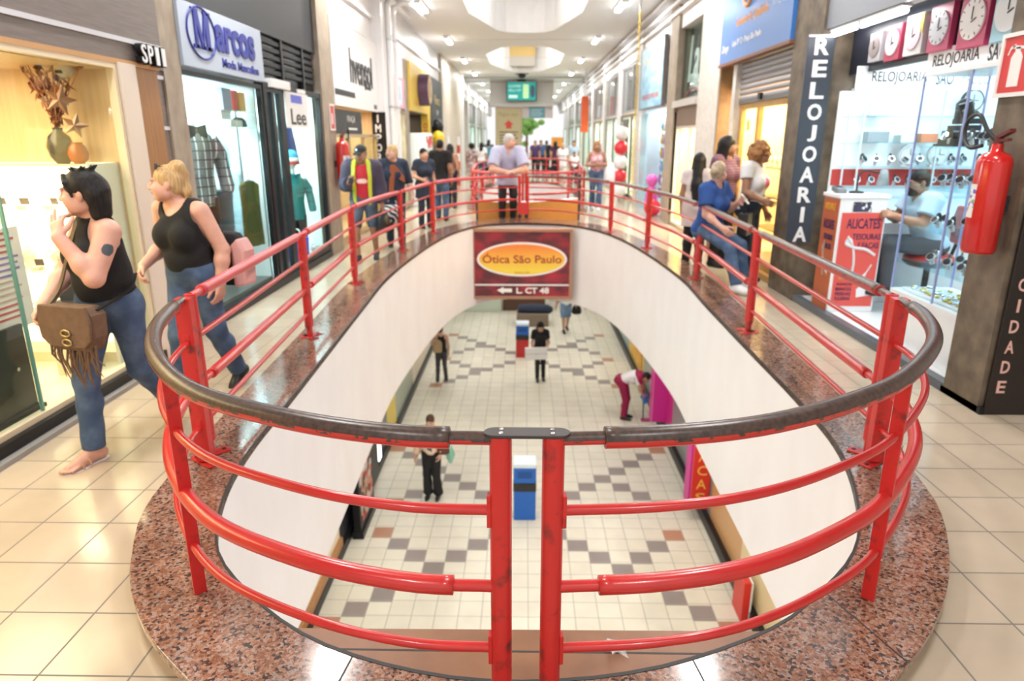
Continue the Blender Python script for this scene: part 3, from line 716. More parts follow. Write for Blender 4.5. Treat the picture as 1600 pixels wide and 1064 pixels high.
st.obj('stems', TWIG, t); o = lf.obj('leaves', ORL, t); o['kind'] = 'stuff'
p2 = thing('orange_pot', 'round orange glazed pot beside the dark vase in the jewellery window', 'pot', (-3.24, 5.08, 1.597))
MB().lathe([(.03, 0), (.06, .03), (.07, .07), (.055, .12), (.035, .14), (.04, .15)], n=18).obj('pot', mat('pot_orange', (.32, .075, .012), .25), p2)
def star(label, c, s, mt):
    pts = [((s if k % 2 == 0 else s*.42)*math.sin(k*math.pi/5), (s if k % 2 == 0 else s*.42)*math.cos(k*math.pi/5)) for k in range(10)]
    m = MB(); n = 10
    m.add([(p[0], 0, p[1]) for p in pts]+[(0, -s*.25, 0), (0, s*.25, 0)], [(k, (k+1) % n, 10) for k in range(n)]+[((k+1) % n, k, 11) for k in range(n)])
    o = m.obj('star_ornament', mt); o.location = c; o.rotation_euler = (0, .3, .3); tag(o, label, 'ornament'); return o
STARM = mat('bronze_star', (.28, .15, .09), .35, .4)
star('brown star ornament hanging above the dried leaves in the jewellery window', (-3.24, 4.98, 2.03), .11, STARM)
star('dark star ornament leaning beside the orange pot', (-3.10, 4.88, 1.86), .09, STARM)
for k, (y, z, lab) in enumerate(((2.9, 1.75, 'gold necklace on a dark stand nearest the picture edge'), (3.35, 1.62, 'gold necklace on a dark stand above the white price panel'))):
    t = thing('necklace_stand', lab, 'jewellery stand', (-3.5, y, z-.55))
    MB().box(-.08, .08, -.06, .06, 0, .28).obj('pedestal', CREAM, t); MB().lathe([(.06, .28), (.09, .33), (.085, .42), (.03, .5), (.03, .54)], n=16).obj('bust', BLACK, t)
    MB().tube([(.075*math.cos(a), .075*math.sin(a)*.9, .44-.06*max(0, -math.sin(a-1.2))) for a in np.linspace(0, 6.28, 20)], .006, 6).obj('chain', mat('gold', (.7, .45, .12), .25, 1), t)
t = thing('display_plinth', 'black display cabinet low in the jewellery window by the picture edge', 'cabinet', (-3.26, 3.78, .12))
MB().box(-.16, .16, -.35, .24, .0, .56).obj('body', mat('dark_olive_lacquer', (.03, .027, .02), .3), t, .004); MB().box(-.19, .19, -.38, .27, 0, .03).obj('base', BLACK, t, .003)
MB().cyl((.165, .12, .3), (.172, .12, .3), .012).obj('lock', CHROME, t); MB().box(.161, .168, -.28, -.26, .15, .25).obj('hinge', mat('gold', (.7, .45, .12), .25, 1), t)
t = thing('price_list', 'white printed panel with rows of red and blue lines behind the glass', 'poster', (-3.12, 3.93, .93))
MB().box(-.01, .0, -.33, .24, -.28, .33).obj('sheet', mat('paper_white', (.85, .8, .74), .6), t)
for k in range(15):
    z = .30-.036*k; MB().box(0, .002, -.30, .2-.1*random.random(), z-.007, z+.007).obj('printed_line', (mat('print_red', (.55, .12, .1), .6), mat('print_blue', (.25, .2, .45), .6), mat('print_tan', (.6, .42, .35), .6))[(k//4) % 3], t)
t = thing('black_case', 'open black jewellery case standing on the platform under the lowest shelf', 'case', (-3.28, 4.75, .62))
m = MB(); m.boxr((0, 0, .12), (.16, .03, .24), Matrix.Rotation(-.35, 3, 'Y')); m.obj('lid', BLACK, t, .004); MB().box(-.09, .09, -.1, .1, 0, .035).obj('tray', DARK, t, .004)
MB().box(-.1, .1, -.12, .12, -.5, -.0).obj('pedestal', CREAM, t)
t = thing('downlight', 'round recessed downlight in the jewellery window soffit', 'ceiling light', (-3.3, 4.25, 2.262))
MB().lathe([(.075, 0), (.075, -.012), (.05, -.012), (.05, -.006)], n=20).obj('trim_ring', WHITEG, t); MB().lathe([(.05, -.007), (.05, -.009), (.001, -.009)], n=20).obj('lens', TUBE0 if 'TUBE0' in globals() else mat('warm_lamp', (1, .9, .7), .5, em=9, emcol=(1, .88, .65)), t)
t = thing('dome_camera', 'small cream dome camera in the corner of the jewellery window', 'camera', (-3.25, 5.1, 2.26))
MB().lathe([(.07, 0), (.07, -.03), (.055, -.05), (.03, -.075), (.001, -.08)], n=18).obj('dome', mat('dome_cream', (.6, .52, .36), .2), t)
MB().box(-.02, .02, -.075, -.05, -.05, -.03).obj('lens', DARK, t)

# ---- clothes shop with white and blue sign
CLW = mat('cool_white_wall', (.62, .70, .72), .3)
room('clothes', -3.12, -4.5, 6.33, 8.3, 2.36, CLW, mat('dark_platform', (.05, .05, .05), .3), 120, (.92, 1, 1), .14)
window(2, -3.06, 6.33, 8.30, .05, 2.36, BLACK, t=.045)
struct(MB().box(-3.2, -3.0, 6.33, 10.6, 0, .09), 'trim_34', BLACK)
BLS = mat('pale_blue_board', (.42, .49, .60), .35)
t = board('shop_sign', 'white and blue shop sign with an oval around its first letter', 'sign', FL, (-3.03, 7.30, 2.655), 1.93, .54, .06, BLS)
BLT = mat('royal_blue_letter', (.008, .016, .26), .45)
def serif_M(cx, cy, w, h, parent):
    m = MB(); a = w/2
    m.boxr((cx-a*.66, cy, .066), (w*.14, h, .012), Matrix.Identity(3)); m.boxr((cx+a*.66, cy, .066), (w*.22, h, .012), Matrix.Identity(3))
    m.prism([(cx-a*.76, cy+h/2), (cx-a*.36, cy+h/2), (cx+a*.12, cy-h/2), (cx-a*.12, cy-h/2)], .06, .073); m.prism([(cx+a*.4, cy+h/2), (cx+a*.62, cy+h/2), (cx+a*.1, cy-h/2), (cx-a*.08, cy-h/2)], .06, .073)
    for x, y, ww in ((-.66, .46, .36), (.7, .46, .4), (-.66, -.46, .36), (.66, -.46, .42)): m.boxr((cx+a*x, cy+h*y, .066), (w*ww, h*.09, .012), Matrix.Identity(3))
    m.obj('letter', BLT, parent)
serif_M(-.55, .07, .36, .33, t)
m = MB(); m.tube([(-.55+.29*math.cos(a), .04+.22*math.sin(a), .066) for a in np.linspace(0, 2*math.pi, 40)[:-1]], .009, 8, closed=True); m.obj('oval_ring', BLT, t)
txt('arcos', .98, .25, (.23, .045, .06), BLT, t, 'lettering', .012, .035)
txt('Moda Masculina', .95, .085, (.32, -.17, .06), BLT, t, 'lettering', .006, .02)

PLAID = stripe_mat('plaid_cloth', (.15, .15, .155), (.8, .8, .8), 3.4, 'X', .93, .85, (.03, .03, .03)); PALE = mat('pale_shirt', (.75, .78, .78), .8, bump=.3, bscale=25)
def shirt_form(label, loc, rz, m1, m2, s=1.0, group='dressed torsos in the clothes shop window', legs=True):
    t = thing('torso_mannequin', label, 'mannequin', loc, rz, group)
    b = MB(); n = 20; vs = []
    prof = [(.17, .11, 0), (.175, .115, .12), (.165, .11, .26), (.19, .12, .42), (.205, .12, .52), (.19, .10, .60), (.10, .08, .655), (.06, .06, .67)]
    for rx, ry, z in prof: vs += [(rx*s*math.cos(2*math.pi*k/n), ry*s*math.sin(2*math.pi*k/n), (z+.55)*s) for k in range(n)]
    b.add(vs, [(i*n+k, i*n+(k+1) % n, (i+1)*n+(k+1) % n, (i+1)*n+k) for i in range(len(prof)-1) for k in range(n)], 0, True)
    b.obj('shirt', m1, t)
    for sx in (-1, 1):
        a = MB(); a.tube(spline([(sx*.17*s, 0, 1.12*s), (sx*.25*s, -.01, .98*s), (sx*.275*s, -.03, .8*s), (sx*.27*s, -.07, .66*s)], 4), [.075*s]*5+[.06*s]*7+[.05*s], 12); a.obj('sleeve', m1, t)
    c = MB()
    for sx in (-1, 1): c.prism([(sx*.005, 1.22*s), (sx*.09*s, 1.24*s), (sx*.10*s, 1.13*s), (sx*.03*s, 1.12*s)], -.10*s, -.075*s, axis='y')
    c.obj('collar', m2, t); MB().cyl((0, 0, 1.2*s), (0, 0, 1.30*s), .05*s).obj('neck', mat('mannequin_white', (.8, .8, .8), .35), t)
    if legs:
        for sx in (-1, 1):
            g = MB(); g.tube([(sx*.085*s, 0, .62*s), (sx*.09*s, 0, .3*s), (sx*.09*s, 0, .02)], [.095*s, .085*s, .07*s], 14); g.obj('trouser_leg', BLACK, t)
    else: MB().lathe([(.12, 0), (.12, .015), (.015, .025), (.015, .56*s)], n=16).obj('stand', CHROME, t)
    return t
shirt_form('mannequin in a dark plaid shirt with white stripes', (-3.50, 7.40, .40), R(60), PLAID, BLACK, 1.22)
shirt_form('mannequin in a pale grey shirt beside the dark plaid one', (-3.78, 7.86, .38), R(60), PALE, PALE, 1.22)
t = thing('wall_shelf', 'glass wall shelf of boxes above the plaid shirt', 'shelf', (-3.22, 7.86, 2.06))
MB().box(-.14, .1, -.38, .36, -.012, 0).obj('shelf_board', glass_mat('shelf_glass', (.9, .97, .93), .3), t); MB().box(-.14, .1, -.38, .36, -.18, -.168).obj('shelf_board', glass_mat('shelf_glass', (.9, .97, .93), .3), t)
for k, (y, w, h, c, lab) in enumerate(((6.52, .22, .22, (.3, .32, .45), 'grey box with a pink ring on the glass shelf'), (6.75, .10, .21, (.6, .08, .05), 'narrow red box on the glass shelf'), (6.92, .18, .2, (.75, .4, .06), 'orange and yellow box on the glass shelf'))):
    o = MB().box(-.08, .08, -w/2, w/2, 0, h).obj('gift_box', mat(f'giftbox{k}', c, .4), None, .003); o.location = (-3.24, y+1.10, 2.061); tag(o, lab, 'box', 'boxes on the glass shelf')
for k, (y, c, lab) in enumerate(((6.55, (.7, .68, .62), 'folded cream shirt on the second glass shelf'), (6.72, (.6, .6, .6), 'folded grey shirt on the second glass shelf'), (6.92, (.05, .1, .09), 'dark green cap on the second glass shelf'))):
    o = (MB().box(-.1, .1, -.075, .075, 0, .07) if k < 2 else MB().lathe([(.09, 0), (.09, .02), (.08, .07), (.05, .1), (.001, .11)], n=16)).obj('folded_shirt' if k < 2 else 'cap', mat(f'fold{k}', c, .8), None, .01 if k < 2 else 0); o.location = (-3.24, y+1.13, 1.893); tag(o, lab, 'clothes')
for k, (y, x, c, lab) in enumerate(((6.85, -3.9, (.02, .02, .02), 'black trousers hanging low under the plaid shirt'), (7.35, -3.95, (.25, .03, .05), 'dark red garment hanging in the clothes window'), (8.05, -3.20, (.06, .07, .012), 'olive green garment hanging in the clothes window'), (8.17, -3.78, (.5, .55, .55), 'grey spotted garment hanging by the window frame'), (6.62, -3.28, (.12, .12, .12), 'charcoal garment hanging beside the stone column'))):
    t = thing('hanging_garment', lab, 'clothes', (x, y, .55), R(70))
    m = MB(); n = 16; vs = []
    for z, w in ((.75, .05), (.70, .16), (.45, .15), (.0, .17)):
        vs += [(w*math.cos(2*math.pi*q/n), .045*math.sin(2*math.pi*q/n)*(1+.4*math.sin(q*2.3)), z) for q in range(n)]
    m.add(vs, [(i*n+q, i*n+(q+1) % n, (i+1)*n+(q+1) % n, (i+1)*n+q) for i in range(3) for q in range(n)], 0, True); m.obj('cloth', mat(f'garment{k}', c, .85), t)
    MB().tube([(-.14, 0, .70), (0, 0, .77), (.14, 0, .70)], .006, 6).obj('hanger', CHROME, t); MB().tube([(0, 0, .77), (0, 0, 1.815)], .003, 6).obj('hang_wire', CHROME, t)
t = board('notice_card', 'white hanging card inside the clothes shop near its doorway', 'sign', FL, (-3.35, 7.98, 2.10), .28, .36, .01, WHITEG)
t = board('mirror_panel', 'blue tinted mirror panel on the clothes shop far wall', 'mirror', FC, (-3.75, 8.25, 1.25), .8, 1.9, .01, mat('blue_mirror', (.45, .62, .68), .06, .7))

# ---- dark bay with the jeans shop door
struct(MB().box(-3.5, -3.12, 8.3, 10.65, 2.42, 4.6), 'wall_dark_bay', mat('dark_glass_clad', (.010, .011, .014), .2, spec=.2))
m = MB()
for k in range(6): m.box(-3.125, -3.085, 8.36, 10.6, 2.52+.085*k, 2.57+.085*k)
struct(m, 'trim_40', mat('louvre_grey', (.028, .029, .033), .5, spec=.2))
for k, y in enumerate((8.32, 9.2, 10.05)): struct(MB().box(-3.14, -3.07, y, y+.06, 2.42, 4.6), f'trim_{41+k}', BLACK)
room('jeans', -3.14, -4.6, 8.34, 10.62, 2.42, mat('bright_cool_wall', (.74, .82, .83), .35), mat('white_floor', (.7, .74, .76), .2), 130, (.9, 1, 1), .1)
window(3, -3.05, 8.32, 8.95, .04, 2.40, BLACK, t=.1, bars=(8.62,))
window(4, -3.05, 8.95, 10.62, .10, 2.40, BLACK, t=.07)
t = board('blank_sign', 'blank white light box above the jeans shop door', 'sign', FL, (-3.06, 8.82, 2.40), .66, .10, .09, WHITEG)
t = board('small_plate', 'small white plate above the jeans shop window', 'sign', FL, (-3.03, 9.72, 2.37), .34, .05, .02, WHITEG)
t = board('brand_card', 'white card with a blue patch and black lettering on the jeans shop window', 'sign', FL, (-3.015, 9.48, 2.12), .95, .44, .008, WHITEG)
txt('Lee', .62, .2, (.02, -.08, .008), BLACK, t, 'lettering', .004, .012)
MB().box(-.25, .2, .09, .19, .008, .011).obj('blue_patch', mat('patch_blue', (.12, .14, .6), .5), t)
shirt_form('child sized mannequin in a teal polo shirt in the jeans window', (-3.32, 9.95, .12), R(50), mat('teal_polo', (.01, .19, .19), .75), mat('teal_polo', (.01, .19, .19), .75), .95, None, True)
t = thing('cap_on_head', 'blue, white and red cap on a white display head', 'cap', (-3.32, 9.95, 1.36))
MB().ell((0, 0, .10), (.085, .1, .12), 18).obj('head_form', mat('mannequin_white', (.8, .8, .8), .35), t)
MB().lathe([(.115, .12), (.12, .15), (.105, .21), (.06, .25), (.001, .26)], n=20).obj('crown', mat('cap_blue', (.02, .25, .45), .6), t)
MB().lathe([(.119, .10), (.124, .12), (.122, .145), (.114, .148)], n=20).obj('band', mat('cap_white', (.8, .8, .8), .6), t)
m = MB(); m.lathe([(.118, .05), (.122, .10)], n=20); m.obj('red_band', mat('cap_red', (.5, .06, .05), .6), t)
for k, (y, z, w, h, c, lab) in enumerate(((9.3, 1.45, .35, .55, (.66, .78, .80), 'pale blue shirt hanging behind the lettered card'), (10.1, 1.55, .42, .42, (.02, .04, .22), 'navy cloth folded to a point above the teal polo'), (9.2, .42, .4, .42, (.8, .82, .84), 'white shirt hanging low in the jeans window'))):
    t = thing('hanging_shirt', lab, 'clothes', (-3.35 if k < 2 else -3.75, y, z), R(80))
    m = MB()
    if k == 1: m.prism([(-w/2, 0), (w/2, -.15), (.05, h), (-w/2, h*.9)], -.02, .02, axis='y')
    else: m.prism([(-w/2, 0), (w/2, 0), (w/2, h*.55), (w*.8, h*.5), (w*.85, h*.7), (w*.3, h), (-w*.3, h), (-w*.85, h*.7), (-w*.8, h*.5), (-w/2, h*.55)], -.025, .025, axis='y')
    m.obj('cloth', mat(f'hshirt{k}', c, .8), t, .01); MB().tube([(0, 0, h*.9), (0, 0, 2.425-z)], .003, 6).obj('hang_wire', CHROME, t)
t = thing('wall_rack', 'white slatted display rack of folded clothes deep in the jeans shop', 'rack', (-4.4, 9.6, .1))
MB().box(-.1, .15, -.8, .8, 0, 2.0).obj('back', mat('rack_white', (.82, .86, .87), .3), t)
for k in range(6): MB().box(.15, .4, -.8, .8, .3+.3*k, .315+.3*k).obj('shelf', glass_mat('shelf_glass', (.9, .97, .93), .3), t)
random.seed(21); pc = [(.1, .15, .4), (.7, .7, .7), (.05, .05, .06), (.5, .45, .35), (.2, .3, .35)]
fold = MB().box(-.11, .11, -.14, .14, 0, .16).obj('folded_jeans', mat('fold_a0', pc[0], .85), None, .02)
nf = 0
for k in range(5):
    for q in range(3):
        o = fold if nf == 0 else fold.copy()
        if nf: COL.objects.link(o); o.data = fold.data.copy(); o.data.materials[0] = mat(f'fold_a{nf % 5}', pc[nf % 5], .85)
        o.location = (-4.13, 9.1+.45*q, .1+.3*(k+1)+.016); tag(o, f'pile of {["blue", "white", "black", "sand", "grey blue"][nf % 5]} folded clothes on the {["lowest", "second", "middle", "fourth", "top"][k]} rack shelf', 'clothes', 'folded clothes on the rack'); nf += 1
t = thing('blue_bag', 'bright blue carrier bag low in the jeans window', 'bag', (-3.2, 9.55, .1))
MB().prism([(-.14, 0), (.14, 0), (.16, .34), (-.16, .34)], -.06, .06, axis='y').obj('bag', mat('bag_blue', (.02, .05, .55), .5), t, .01); MB().tube(spline([(-.06, 0, .34), (-.04, 0, .44), (.04, 0, .44), (.06, 0, .34)], 4), .007, 6).obj('handle', WHITEG, t)
for k in range(6):
    o = MB().prism([(-.05, 0), (.06, 0), (.06, .05), (.0, .10), (-.05, .11)], -.045, .045, axis='y').obj('white_shoe', mat('shoe_white', (.8, .8, .82), .4), None, .012); o.location = (-3.2-.12*(k % 2), 10.0+.11*k, .101); o.rotation_euler = (0, 0, .5*k)
    tag(o, f'{["white shoe", "white trainer"][k % 2]} on the floor of the jeans window, {["nearest the bag", "second from the bag", "third from the bag", "fourth from the bag", "fifth from the bag", "farthest from the bag"][k]}', 'shoe', 'shoes in the jeans window')

# ---- column, its extinguisher and the white sign
struct(MB().box(-3.5, -3.0, 10.65, 11.3, 0, 4.6), 'trim_45', STONE)
t = board('extinguisher_sign', 'small red extinguisher sign on the stone column by the capped man', 'sign', FL, (-2.998, 11.1, 2.08), .22, .34, .006, mat('sign_red', (.6, .03, .03), .4), mat('sign_white', (.8, .78, .76), .4))
MB().box(-.03, .03, -.1, .06, .006, .009).obj('symbol', mat('sign_white', (.8, .78, .76), .4), t)
extinguisher((-3.0, 11.12, 1.38), FL, 'red fire extinguisher on the column behind the capped man', 1.25, -1)
t = board('white_shop_sign', 'large white shop sign with thick black lettering', 'sign', FL, (-3.04, 12.95, 2.92), 3.3, 1.30, .06, WHITEG)
txt('hvensol', 1.75, .56, (.30, .04, .06), BLACK, t, 'lettering', .012, .012)
txt('jewell', .5, .1, (.75, -.25, .06), BLACK, t, 'lettering', .01, .02)
MB().box(-1.62, -.3, -.48, -.39, .06, .064).obj('dark_bar', DARK, t); MB().box(1.25, 1.5, -.6, -.52, .06, .064).obj('dark_mark', DARK, t)
struct(MB().box(-3.3, -3.07, 11.3, 14.6, 3.57, 3.85), 'trim_46', mat('grey_band', (.3, .32, .36), .3))
room('importer', -3.12, -4.4, 11.3, 14.6, 2.26, LAM, None, 45, (1, .86, .66), .1)
t = board('dark_notice', 'dark panel with pale writing below the large white sign', 'sign', FL, (-3.08, 12.35, 2.03), 2.0, .40, .03, DARK)
txt('PRAÇA', .55, .13, (.2, .05, .03), WHITEG, t, 'lettering', .003); MB().box(-.15, .6, -.12, -.09, .03, .033).obj('underline', WHITEG, t)
window(5, -3.06, 11.32, 14.55, .1, 1.84, mat('brass_frame', (.45, .32, .16), .3, .3), bars=(12.3, 13.4), t=.06)
struct(MB().box(-3.4, -2.84, 14.6, 15.3, 0, 4.6), 'trim_47', UPW)
t = board('column_sign', 'tall black column sign with white vertical letters, beside the scarf woman', 'sign', FC, (-3.0, 14.598, 1.25), .32, 2.05, .02, BLACK)
vtxt('IMPORTADOS', .155, (0, .90, .02), .19, WHITEG, t)
for k, (x, y, lab) in enumerate(((-2.78, 15.05, 'white pipe running up the column to the ceiling'), (-2.72, 15.35, 'second white pipe, bending over at the ceiling'))):
    t = thing('wall_pipe', lab, 'pipe', (x, y, 0))
    MB().tube(spline([(x, y, .0), (x, y, 2.2), (x, y, 4.1), (x+.03*k, y+.05, 4.35), (x+.25*k+.02, y+.5, 4.5), (x+.3*k+.02, y+2.5, 4.52)], 5), .05, 12).obj('pipe', WHITEG, t, 0, True)
    for z in (1.0, 2.4, 3.7): MB().lathe([(.055, -.02), (.058, 0), (.055, .02)], (x, y, z), 14).obj('clamp', STEEL, t, 0, True)

struct(MB().box(-3.3, -3.04, 15.3, 25.7, 2.48, 3.62), 'wall_header_left', UPW); struct(MB().box(-3.3, -3.045, 11.3, 14.6, 2.28, 3.57), 'wall_header_white', UPW)
# ---- pink, yellow and black signs
room('pink', -3.1, -4.4, 15.3, 18.2, 2.42, mat('cream_shop', (.85, .76, .62), .5), None, 75, (1, .92, .8), .05)
t = board('pink_sign', 'pink shop sign with a pale blue square', 'sign', FL, (-3.03, 16.9, 2.80), 1.9, .70, .06, mat('pink_board', (.66, .34, .42), .4))
MB().box(-.35, .55, -.28, .28, .06, .065).obj('square', mat('pale_blue', (.55, .68, .8), .4), t)
txt('B', .3, .36, (.1, 0, .065), mat('mid_blue', (.2, .4, .65), .5), t)
window(6, -3.06, 15.35, 18.15, .05, 2.42, STONE, t=.06)
struct(MB().box(-3.3, -3.0, 18.15, 18.6, 0, 3.65), 'trim_48', STONE)
YEL = mat('yellow_board', (.74, .50, .06), .4)
t = board('yellow_sign', 'yellow shop sign with a round purple rimmed emblem', 'sign', FL, (-3.0, 20.45, 3.05), 3.75, 1.2, .06, YEL)
m = MB(); m.cyl((-.25, 0, .06), (-.25, 0, .34), .42, n=36); m.obj('emblem_drum', mat('emblem_purple', (.09, .04, .1), .4), t)
m = MB(); m.cyl((-.25, 0, .34), (-.25, 0, .36), .36, n=36); m.obj('emblem_face', mat('emblem_tan', (.7, .5, .25), .5), t)
txt('K', .32, .4, (-.25, 0, .36), mat('emblem_purple', (.09, .04, .1), .4), t)
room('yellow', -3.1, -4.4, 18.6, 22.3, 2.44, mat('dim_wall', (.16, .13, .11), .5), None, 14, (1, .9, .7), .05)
struct(MB().box(-3.15, -2.95, 21.75, 22.35, 0, 2.45), 'trim_49', YEL)
t = board('red_letter_strip', 'yellow post with red vertical letters', 'sign', FC, (-3.03, 21.748, 1.7), .2, 1.2, .006, YEL); vtxt('OTICA', .16, (0, .42, .006), .2, mat('letter_red', (.5, .04, .02), .5), t)
t = thing('drinks_cooler', 'white and green display cooler under the yellow sign', 'cooler', (-2.86, 19.6, .0))
MB().box(-.25, .22, -.7, .7, 0, 1.9).obj('body', mat('cooler_white', (.75, .8, .78), .3, em=.25), t, .02); MB().box(.22, .24, -.6, .6, 1.5, 1.82).obj('header', spot_mat('cooler_print', [(.85, .85, .85), (.1, .5, .2), (.85, .85, .85), (.7, .1, .1)], 4), t)
MB().box(.22, .235, -.62, .62, .2, 1.45).obj('door', spot_mat('cooler_goods', [(.6, .75, .65), (.8, .85, .8), (.3, .5, .4), (.7, .75, .5)], 8, .2), t)
t = board('black_sign', 'black shop sign with gold lettering beyond the yellow one', 'sign', FL, (-3.0, 24.05, 2.87), 3.2, 1.5, .06, DARK)
txt('Vivara', 1.5, .3, (.1, .1, .06), mat('gold_letter', (.6, .42, .15), .4), t); txt('SP', .4, .16, (.1, -.3, .06), WHITEG, t)
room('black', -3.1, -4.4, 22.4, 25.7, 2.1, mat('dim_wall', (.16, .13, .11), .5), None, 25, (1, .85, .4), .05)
t = thing('yellow_balloon', 'yellow balloon under the black shop sign', 'balloon', (-2.8, 23.0, 1.75)); MB().ell((0, 0, 0), (.2, .2, .25), 18).obj('balloon', mat('balloon_yellow', (.8, .55, .02), .3), t); MB().tube([(0, 0, -.25), (.02, 0, -1.7)], .004, 6).obj('string', WHITEG, t)
t = thing('black_balloon', 'black balloon above the yellow balloon', 'balloon', (-2.85, 23.3, 2.1)); MB().ell((0, 0, 0), (.2, .2, .25), 18).obj('balloon', BLACK, t); MB().tube([(0, 0, -.25), (.02, 0, -2.05)], .004, 6).obj('string', WHITEG, t)
struct(MB().box(-3.4, -2.95, 25.7, 33, 0, 4.6), 'wall_beige_left', mat('beige_stone', (.56, .49, .40), .5, noise=(6, (.5, .43, .35), .35, .65)))
t = board('paper_notice', 'white paper notice on the beige wall', 'notice', FL, (-2.948, 27.5, 1.55), .8, .55, .01, WHITEG)
struct(MB().box(-3.2, -2.85, 33, 33.5, 0, 4.6), 'trim_50', UPW)
t = thing('marker_post', 'red and white striped post before the beige wall', 'post', (-2.55, 27.2, 0))
for k in range(6): MB().cyl((0, 0, .3*k), (0, 0, .3*k+.3), .06, n=12).obj('band', (mat('sign_red', (.6, .03, .03), .4), WHITEG)[k % 2], t)
# ================================================================ shops on the right
# ---- near column with extinguisher, its sign and the black vertical sign
struct(MB().box(3.05, 3.75, 4.33, 4.72, 0, 4.6), 'trim_60', STONED)
struct(MB().box(3.12, 5.4, -1, 4.32, 2.9, 4.6), 'wall_header_right', mat('grey_wall', (.25, .26, .29), .5))
t = board('extinguisher_sign', 'red sign with a white extinguisher symbol on the brown column', 'sign', FR, (3.048, 4.60, 2.215), .27, .33, .008, mat('sign_red', (.6, .03, .03), .4), mat('sign_white', (.8, .78, .76), .4))
m = MB(); SW = mat('sign_white', (.8, .78, .76), .4)
m.prism([(-.05, -.13), (.05, -.13), (.05, .04), (.03, .07), (-.03, .07), (-.05, .04)], .008, .011); m.box(-.022, .022, .07, .10, .008, .011); m.prism([(-.05, .115), (.06, .10), (.06, .085), (-.05, .095)], .008, .011)
m.prism([(-.09, .06), (-.08, .06), (-.065, .09), (-.03, .105), (-.03, .12), (-.07, .105)], .008, .011); m.obj('symbol', SW, t)
extinguisher((3.048, 4.45, 1.38), FR, 'large red fire extinguisher hanging on the brown stone column', 1.16, 1)
t = board('column_sign', 'tall black sign with pink vertical letters at the picture edge', 'sign', FC, (3.31, 4.322, 1.2), .46, 2.4, .025, mat('dark_brown_sign', (.02, .014, .012), .25))
vtxt('PUBLICIDADE', .085, (-.155, .375, .025), .1375, mat('pink_letter', (.75, .45, .40), .5), t, asp=.66, bold=.015)
struct(MB().box(3.05, 5.4, 4.30, 4.75, -.0, .05), 'trim_61', BLACK)
struct(MB().box(3.6, 5.4, 4.33, 4.72, 0, 3.0), 'wall_watch_near', SHOPW)

# ---- watch repair shop, open front
WW = mat('cool_bright_wall', (.80, .88, .90), .3)
struct(MB().box(3.12, 5.4, 4.72, 7.65, 2.92, 2.96), 'ceiling_shop_watch', WW)
struct(MB().box(5.0, 5.06, 4.72, 7.65, 0, 2.95), 'wall_back_watch', WW); struct(MB().box(3.45, 5.05, 7.62, 7.66, 0, 2.95), 'wall_far_side_watch', WW)
struct(MB().box(3.12, 5.0, 4.72, 7.65, 0, .06), 'floor_shop_watch', mat('white_floor', (.7, .74, .76), .2))
struct(MB().box(3.05, 3.13, 4.72, 7.65, 0, .07), 'trim_62', mat('dark_blue_sill', (.08, .1, .12), .3))
area('watch_shop_light', (4.2, 6.2, 2.9), 1.4, 50, (.90, .98, 1), (0, 0, 0), 2.6)
struct(MB().box(3.08, 3.2, 4.72, 7.66, 2.84, 4.6), 'wall_header_watch', mat('slate_header', (.20, .215, .245), .4))
struct(MB().box(3.36, 3.42, 4.72, 7.64, 2.40, 2.92), 'wall_dark_header', mat('dark_navy', (.012, .016, .03), .3))
t = thing('tube_light_sign', 'long bright fluorescent tube under the slate header', 'light', (3.14, 7.0, 2.835))
MB().box(-.04, .04, -.78, .62, -.02, .0).obj('housing', WHITEG, t)
MB().cyl((-.0, -.76, -.045), (0, -.05, -.045), .028, n=12).obj('tube', mat('fluorescent_tube', (1, 1, 1), .5, em=14, emcol=(1, .99, .97)), t); MB().cyl((0, .02, -.045), (0, .6, -.045), .028, n=12).obj('tube', mat('fluorescent_tube', (1, 1, 1), .5), t)
MB().box(-.035, .035, -.05, .02, -.08, -.01).obj('connector', STEEL, t)
struct(MB().box(3.30, 3.36, 4.75, 7.3, 2.885, 2.905), 'trim_63', mat('cream_rail', (.6, .56, .42), .4))
# framed wall clocks in a row
CLK = [(7.05, .22, (.62, .62, .66), (.35, .3, .3)), (6.72, .26, (.5, .06, .12), (.75, .75, .78)), (6.38, .28, (.75, .75, .78), (.8, .6, .7)), (6.0, .30, (.5, .06, .16), (.7, .75, .85)), (5.57, .34, (.5, .05, .14), (.85, .83, .84)), (5.17, .34, (.35, .62, .75), (.8, .85, .9))]
names = ['small grey framed clock, first from the black letter sign', 'red framed clock with a pink mark, second from the black letter sign', 'white boxed clock with a yellow tag, third in the row', 'crimson framed clock with a pale blue face, fourth in the row', 'large crimson framed clock with a white face, fifth in the row', 'pale blue framed clock next to the stone column']
for k, (y, s, fc, dc) in enumerate(CLK):
    t = thing('boxed_clock', names[k], 'clock', (3.358, y, 2.60+.02*(k > 1)), 0, None, FR)
    MB().box(-s/2, s/2, -s*.58, s*.58, 0, .05).obj('box_frame', mat(f'clockframe{k}', fc, .3), t, .004)
    MB().cyl((0, .0, .05), (0, 0, .062), s*.42, n=32).obj('dial', mat(f'clockdial{k}', dc, .3), t)
    m = MB(); m.boxr((0, s*.12, .065), (.008, s*.26, .004), Matrix.Identity(3)); m.boxr((s*.08, -.01, .066), (s*.18, .008, .004), Matrix.Rotation(.4, 3, 'Z')); m.obj('hands', BLACK, t)
    for q in range(12):
        a = q*math.pi/6; MB().boxr((s*.36*math.sin(a), s*.36*math.cos(a), .063), (.006, .022, .003), Matrix.Rotation(-a, 3, 'Z')).obj('hour_mark', DARK, t) if k in (3, 4) else None
    if k == 2: MB().box(s*.3, s*.5, .0, s*.55, .05, .056).obj('price_tag', mat('tag_yellow', (.55, .5, .08), .5), t)
